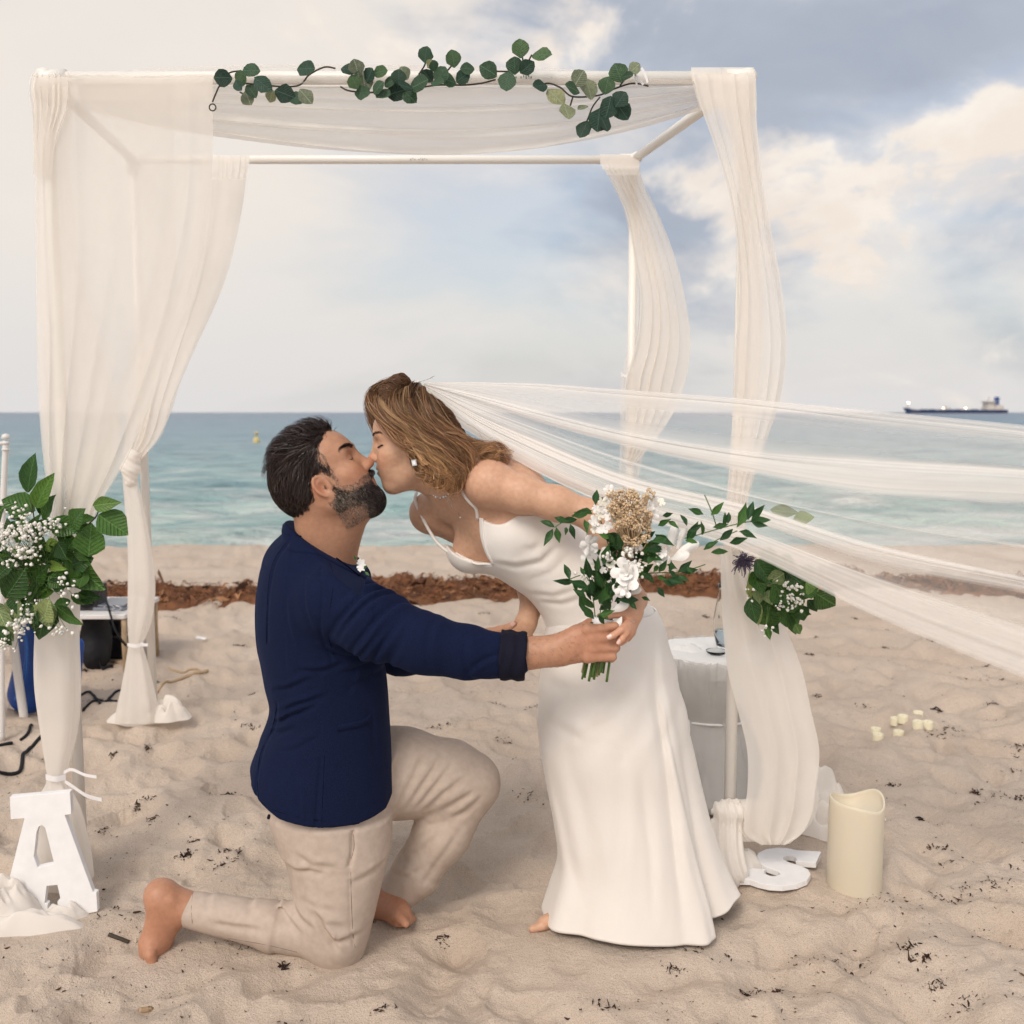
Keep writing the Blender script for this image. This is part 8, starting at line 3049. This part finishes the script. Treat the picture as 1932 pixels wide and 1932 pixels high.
# white chair at the picture's edge
ch = thing('white_chair', PG(8, 1396, 0.0), 'slender white chair cut off by the left picture edge', 'chair')
yc = PG(8, 1396, 0.0)[1]
top = P(11, 832, yc)
MB().tube(spline(np.array([P(4, 1398, yc), P(3, 1200, yc), P(4, 1010, yc), P(11, 832, yc)]), 30), 0.011, 10).build('back_leg', CHW, ch)
for py in (836, 950, 1040):
    xx = np.interp(py, [832, 1010, 1200], [11, 4, 3])
    MB().tube([P(xx, py, yc), P(xx - 70, py + 4, yc + 0.05), P(xx - 150, py + 6, yc + 0.1)], 0.008, 8).build('back_rail', CHW, ch)
    for d in (-0.012, 0.012):
        a = P(xx, py + 6, yc) + np.array([0, 0, d])
        MB().tube([a - np.array([0, 0, 0.004]), a + np.array([0, 0, 0.004])], 0.0145, 12).build('turned_ring', CHW, ch)
kn = P(11, 829, yc)
lathe('finial', [(0.001, 0.0), (0.012, 0.0), (0.0155, 0.008), (0.012, 0.018), (0.001, 0.022)], kn, CHW, ch, 16)
yl = PG(46, 1355, 0.0)[1]
MB().tube(spline(np.array([P(46, 1358, yl), P(36, 1290, yl), P(26, 1215, yl), P(22, 1180, yl)]), 16), [0.017] * 16, 12).build('front_leg', CHW, ch)
rbox('seat', P(-70, 1178, (yl + yc) / 2), (0.40, 0.40, 0.03), CHW, ch)
MB().tube([P(4, 1240, yc), P(-80, 1245, yc + 0.05), P(-160, 1250, yc + 0.1)], 0.009, 8).build('stretcher', CHW, ch)


# cables and sticks on the sand
def on_sand(path, r, name, mat, label, cat, z=None, n=40):
    g = np.array([PG(x, y, 0.01) for x, y in path])
    g = spline(g, n)
    g[:, 2] = sand_h(g[:, 0], g[:, 1]) + r * 0.7
    o = MB().tube(g, r, 7).build(name, mat, None, loc=tuple(g[0]))
    return tag(o, label, cat)


on_sand([(150, 1310), (165, 1304), (182, 1316), (188, 1326)], 0.006, 'cable', BLACK, 'short black cable curling on the sand right of the instrument case', 'cable')
on_sand([(156, 1332), (170, 1325), (198, 1318), (216, 1306), (240, 1299)], 0.006, 'cable', BLACK, 'black cable running along the sand to the left rear curtain', 'cable')
on_sand([(190, 1318), (205, 1321), (220, 1323)], 0.006, 'cable', BLACK, 'stub of black cable on the sand left of the knotted curtain', 'cable', n=12)
on_sand([(-20, 1440), (10, 1432), (36, 1424), (46, 1404), (60, 1394), (80, 1386)], 0.007, 'cable', BLACK, 'long black cable snaking over the sand left of the draped front post', 'cable')
on_sand([(38, 1390), (52, 1384), (58, 1372), (62, 1362)], 0.006, 'cable', BLACK, 'short black cable on the sand below the white chair leg', 'cable', n=16)
on_sand([(-30, 1406), (0, 1402), (22, 1395)], 0.007, 'cable', BLACK, 'black cable end at the foot of the white chair', 'cable', n=14)
on_sand([(145, 1225), (190, 1238), (234, 1252)], 0.007, 'bamboo_stick', WOOD, 'bamboo stick on the sand under the equipment table', 'stick', n=14)
on_sand([(290, 1300), (315, 1285), (350, 1274), (392, 1264)], 0.008, 'bamboo_stick', WOOD, 'long bamboo stick on the sand right of the knotted curtain', 'stick', n=20)
on_sand([(316, 1251), (345, 1251), (360, 1249), (390, 1262)], 0.006, 'bamboo_stick', WOOD, 'bent bamboo stick on the sand, uppermost right of the knotted curtain', 'stick', n=20)
on_sand([(280, 1270), (300, 1278), (318, 1284)], 0.006, 'bamboo_stick', STEM_D, 'short dark twig crossing the long bamboo stick on the sand', 'stick', n=12)
on_sand([(204, 1749), (225, 1749), (242, 1748)], 0.006, 'driftwood_chip', STEM_D, 'thin dark chip of wood on the sand left of the raised bare foot', 'driftwood', n=10)
on_sand([(262, 1884), (275, 1880), (283, 1878)], 0.007, 'driftwood_chip', WOOD, 'light brown wood chip in the sand at the lower left', 'driftwood', n=10)
g = PG(380, 1207, 0.01)
mb = MB()
mb.add([g + np.array([-0.03, -0.012, 0.012]), g + np.array([0.03, -0.03, 0.008]), g + np.array([0.034, -0.018, 0.016]), g + np.array([-0.024, 0.006, 0.02])], [(0, 1, 2, 3)])
tag(mb.build('paper_scrap', BOARD, None, loc=tuple(g)), 'white paper scrap lying on the sand beyond the knotted curtain', 'paper')

# ================================================================== out at sea
YS = 1740.0
shp = thing('cargo_ship', P(1800, 780, YS), 'dark blue tanker with pale bridge on the horizon at the right', 'ship')
HULL = principled('ship_blue', (0.030, 0.055, 0.13), 0.6)
SHW = principled('ship_white', (0.62, 0.56, 0.50), 0.6)
REDB = principled('ship_boot_topping', (0.16, 0.07, 0.07), 0.6)
FUN = principled('ship_funnel', (0.03, 0.08, 0.26), 0.5)


def sx(px):
    return P(px, 778, YS)[0]


x0, x1 = sx(1704), sx(1896)
wl = -0.6
top_m, top_b = P(1800, 773.2, YS)[2], P(1708, 769.5, YS)[2]
m_ = 30
ts = np.linspace(0, 1, m_)
secs = []
for t in ts:
    x = x0 + (x1 - x0) * t
    hwid = 14 * min(1, (t / 0.12 + 0.04)) ** 0.6 * (1 if t < 0.95 else 0.85)
    top_ = top_b + (top_m - top_b) * min(1, max(0, (t - 0.045) / 0.03))
    rake = (1 - min(1, t / 0.06)) * 7
    secs.append([(x, YS - hwid, top_), (x + rake, YS - hwid * 0.9, wl), (x + rake, YS + hwid * 0.9, wl), (x, YS + hwid, top_)])
V = np.array(secs).reshape(-1, 3)
F = [tuple(f) for f in grid_faces(m_, 4, True)] + [(3, 2, 1, 0), tuple(range((m_ - 1) * 4, m_ * 4))]
mesh_obj('hull', V, F, HULL, shp, smooth=False)
MB().box(((x0 + x1) / 2 + 4, YS, wl + 0.6), ((x1 - x0) * 0.94, 25.5, 1.0)).build('boot_topping', REDB, shp, smooth=False)


def sbox(pxa, pya, pxb, pyb, d, name, mat):
    a, b = P(pxa, pya, YS), P(pxb, pyb, YS)
    MB().box(((a[0] + b[0]) / 2, YS, (a[2] + b[2]) / 2), (b[0] - a[0], d, a[2] - b[2])).build(name, mat, shp, smooth=False)


sbox(1857, 769.5, 1886, 774, 22, 'deckhouse', SHW)
sbox(1859, 759, 1872, 769.5, 20, 'bridge', SHW)
sbox(1857, 757, 1873, 759, 26, 'bridge_wing', SHW)
sbox(1864.5, 749, 1866, 757, 2, 'mast', SHW)
sbox(1878, 749, 1883, 764, 8, 'funnel', FUN)
sbox(1876, 764, 1886, 769.5, 12, 'engine_casing', SHW)
sbox(1890, 766, 1893, 773, 4, 'stern_mast', SHW)
sbox(1776, 768.5, 1794, 770, 3, 'crane_boom', SHW)
sbox(1783, 766, 1785, 773, 3, 'crane_post', SHW)
sbox(1712.5, 761, 1714, 770, 1.5, 'foremast', SHW)
for a in range(1722, 1850, 16):
    sbox(a, 772, a + 9, 773.2, 10, 'deck_pipe_rack', HULL if a % 3 else SHW)
LAMP = bpy.data.materials.new('ship_lamp')
LAMP.use_nodes = True
b = LAMP.node_tree.nodes['Principled BSDF']
b.inputs['Emission Color'].default_value = (1, 0.75, 0.5, 1)
b.inputs['Emission Strength'].default_value = 9
for (px, py, s) in ((1714, 760, 1.3), (1780, 770, 0.9), (1822, 770, 1.1)):
    c = P(px, py, YS - 3)
    lathe('deck_lamp', [(0.01, -s), (s * 0.8, -s * 0.6), (s, 0), (s * 0.8, s * 0.6), (0.01, s)], c, LAMP, shp, 12)

by = P(484, 834, 58.0)
buo = thing('marker_buoy', (by[0], 58.0, -0.55), 'small yellow marker buoy on the water left of the kissing couple', 'buoy')
BUOY = principled('buoy_yellow', (0.62, 0.50, 0.22), 0.5)
lathe('float', [(0.02, -0.4), (0.18, -0.3), (0.2, 0.1), (0.15, 0.25), (0.05, 0.3)], (by[0], 58.0, -0.5), BUOY, buo, 16)
lathe('pillar', [(0.06, 0.2), (0.05, 0.45), (0.11, 0.46), (0.11, 0.6), (0.02, 0.62)], (by[0], 58.0, -0.5), BUOY, buo, 12)
# the people and the hem have pressed the sand down
for (px, py, r_, z_) in ((290, 1812, 0.13, -0.012), (480, 1770, 0.16, -0.014), (640, 1796, 0.16, -0.012), (740, 1740, 0.14, -0.03), (1110, 1770, 0.24, -0.006), (1260, 1745, 0.20, -0.006), (1030, 1740, 0.10, -0.014), (90, 1735, 0.2, -0.002), (1470, 1640, 0.14, 0.004), (1400, 1640, 0.12, 0.0)):
    g = PG(px, py, 0.0)
    FLAT.append((g[0], g[1], r_, z_))
build_sand()
build_sea()
build_weed()
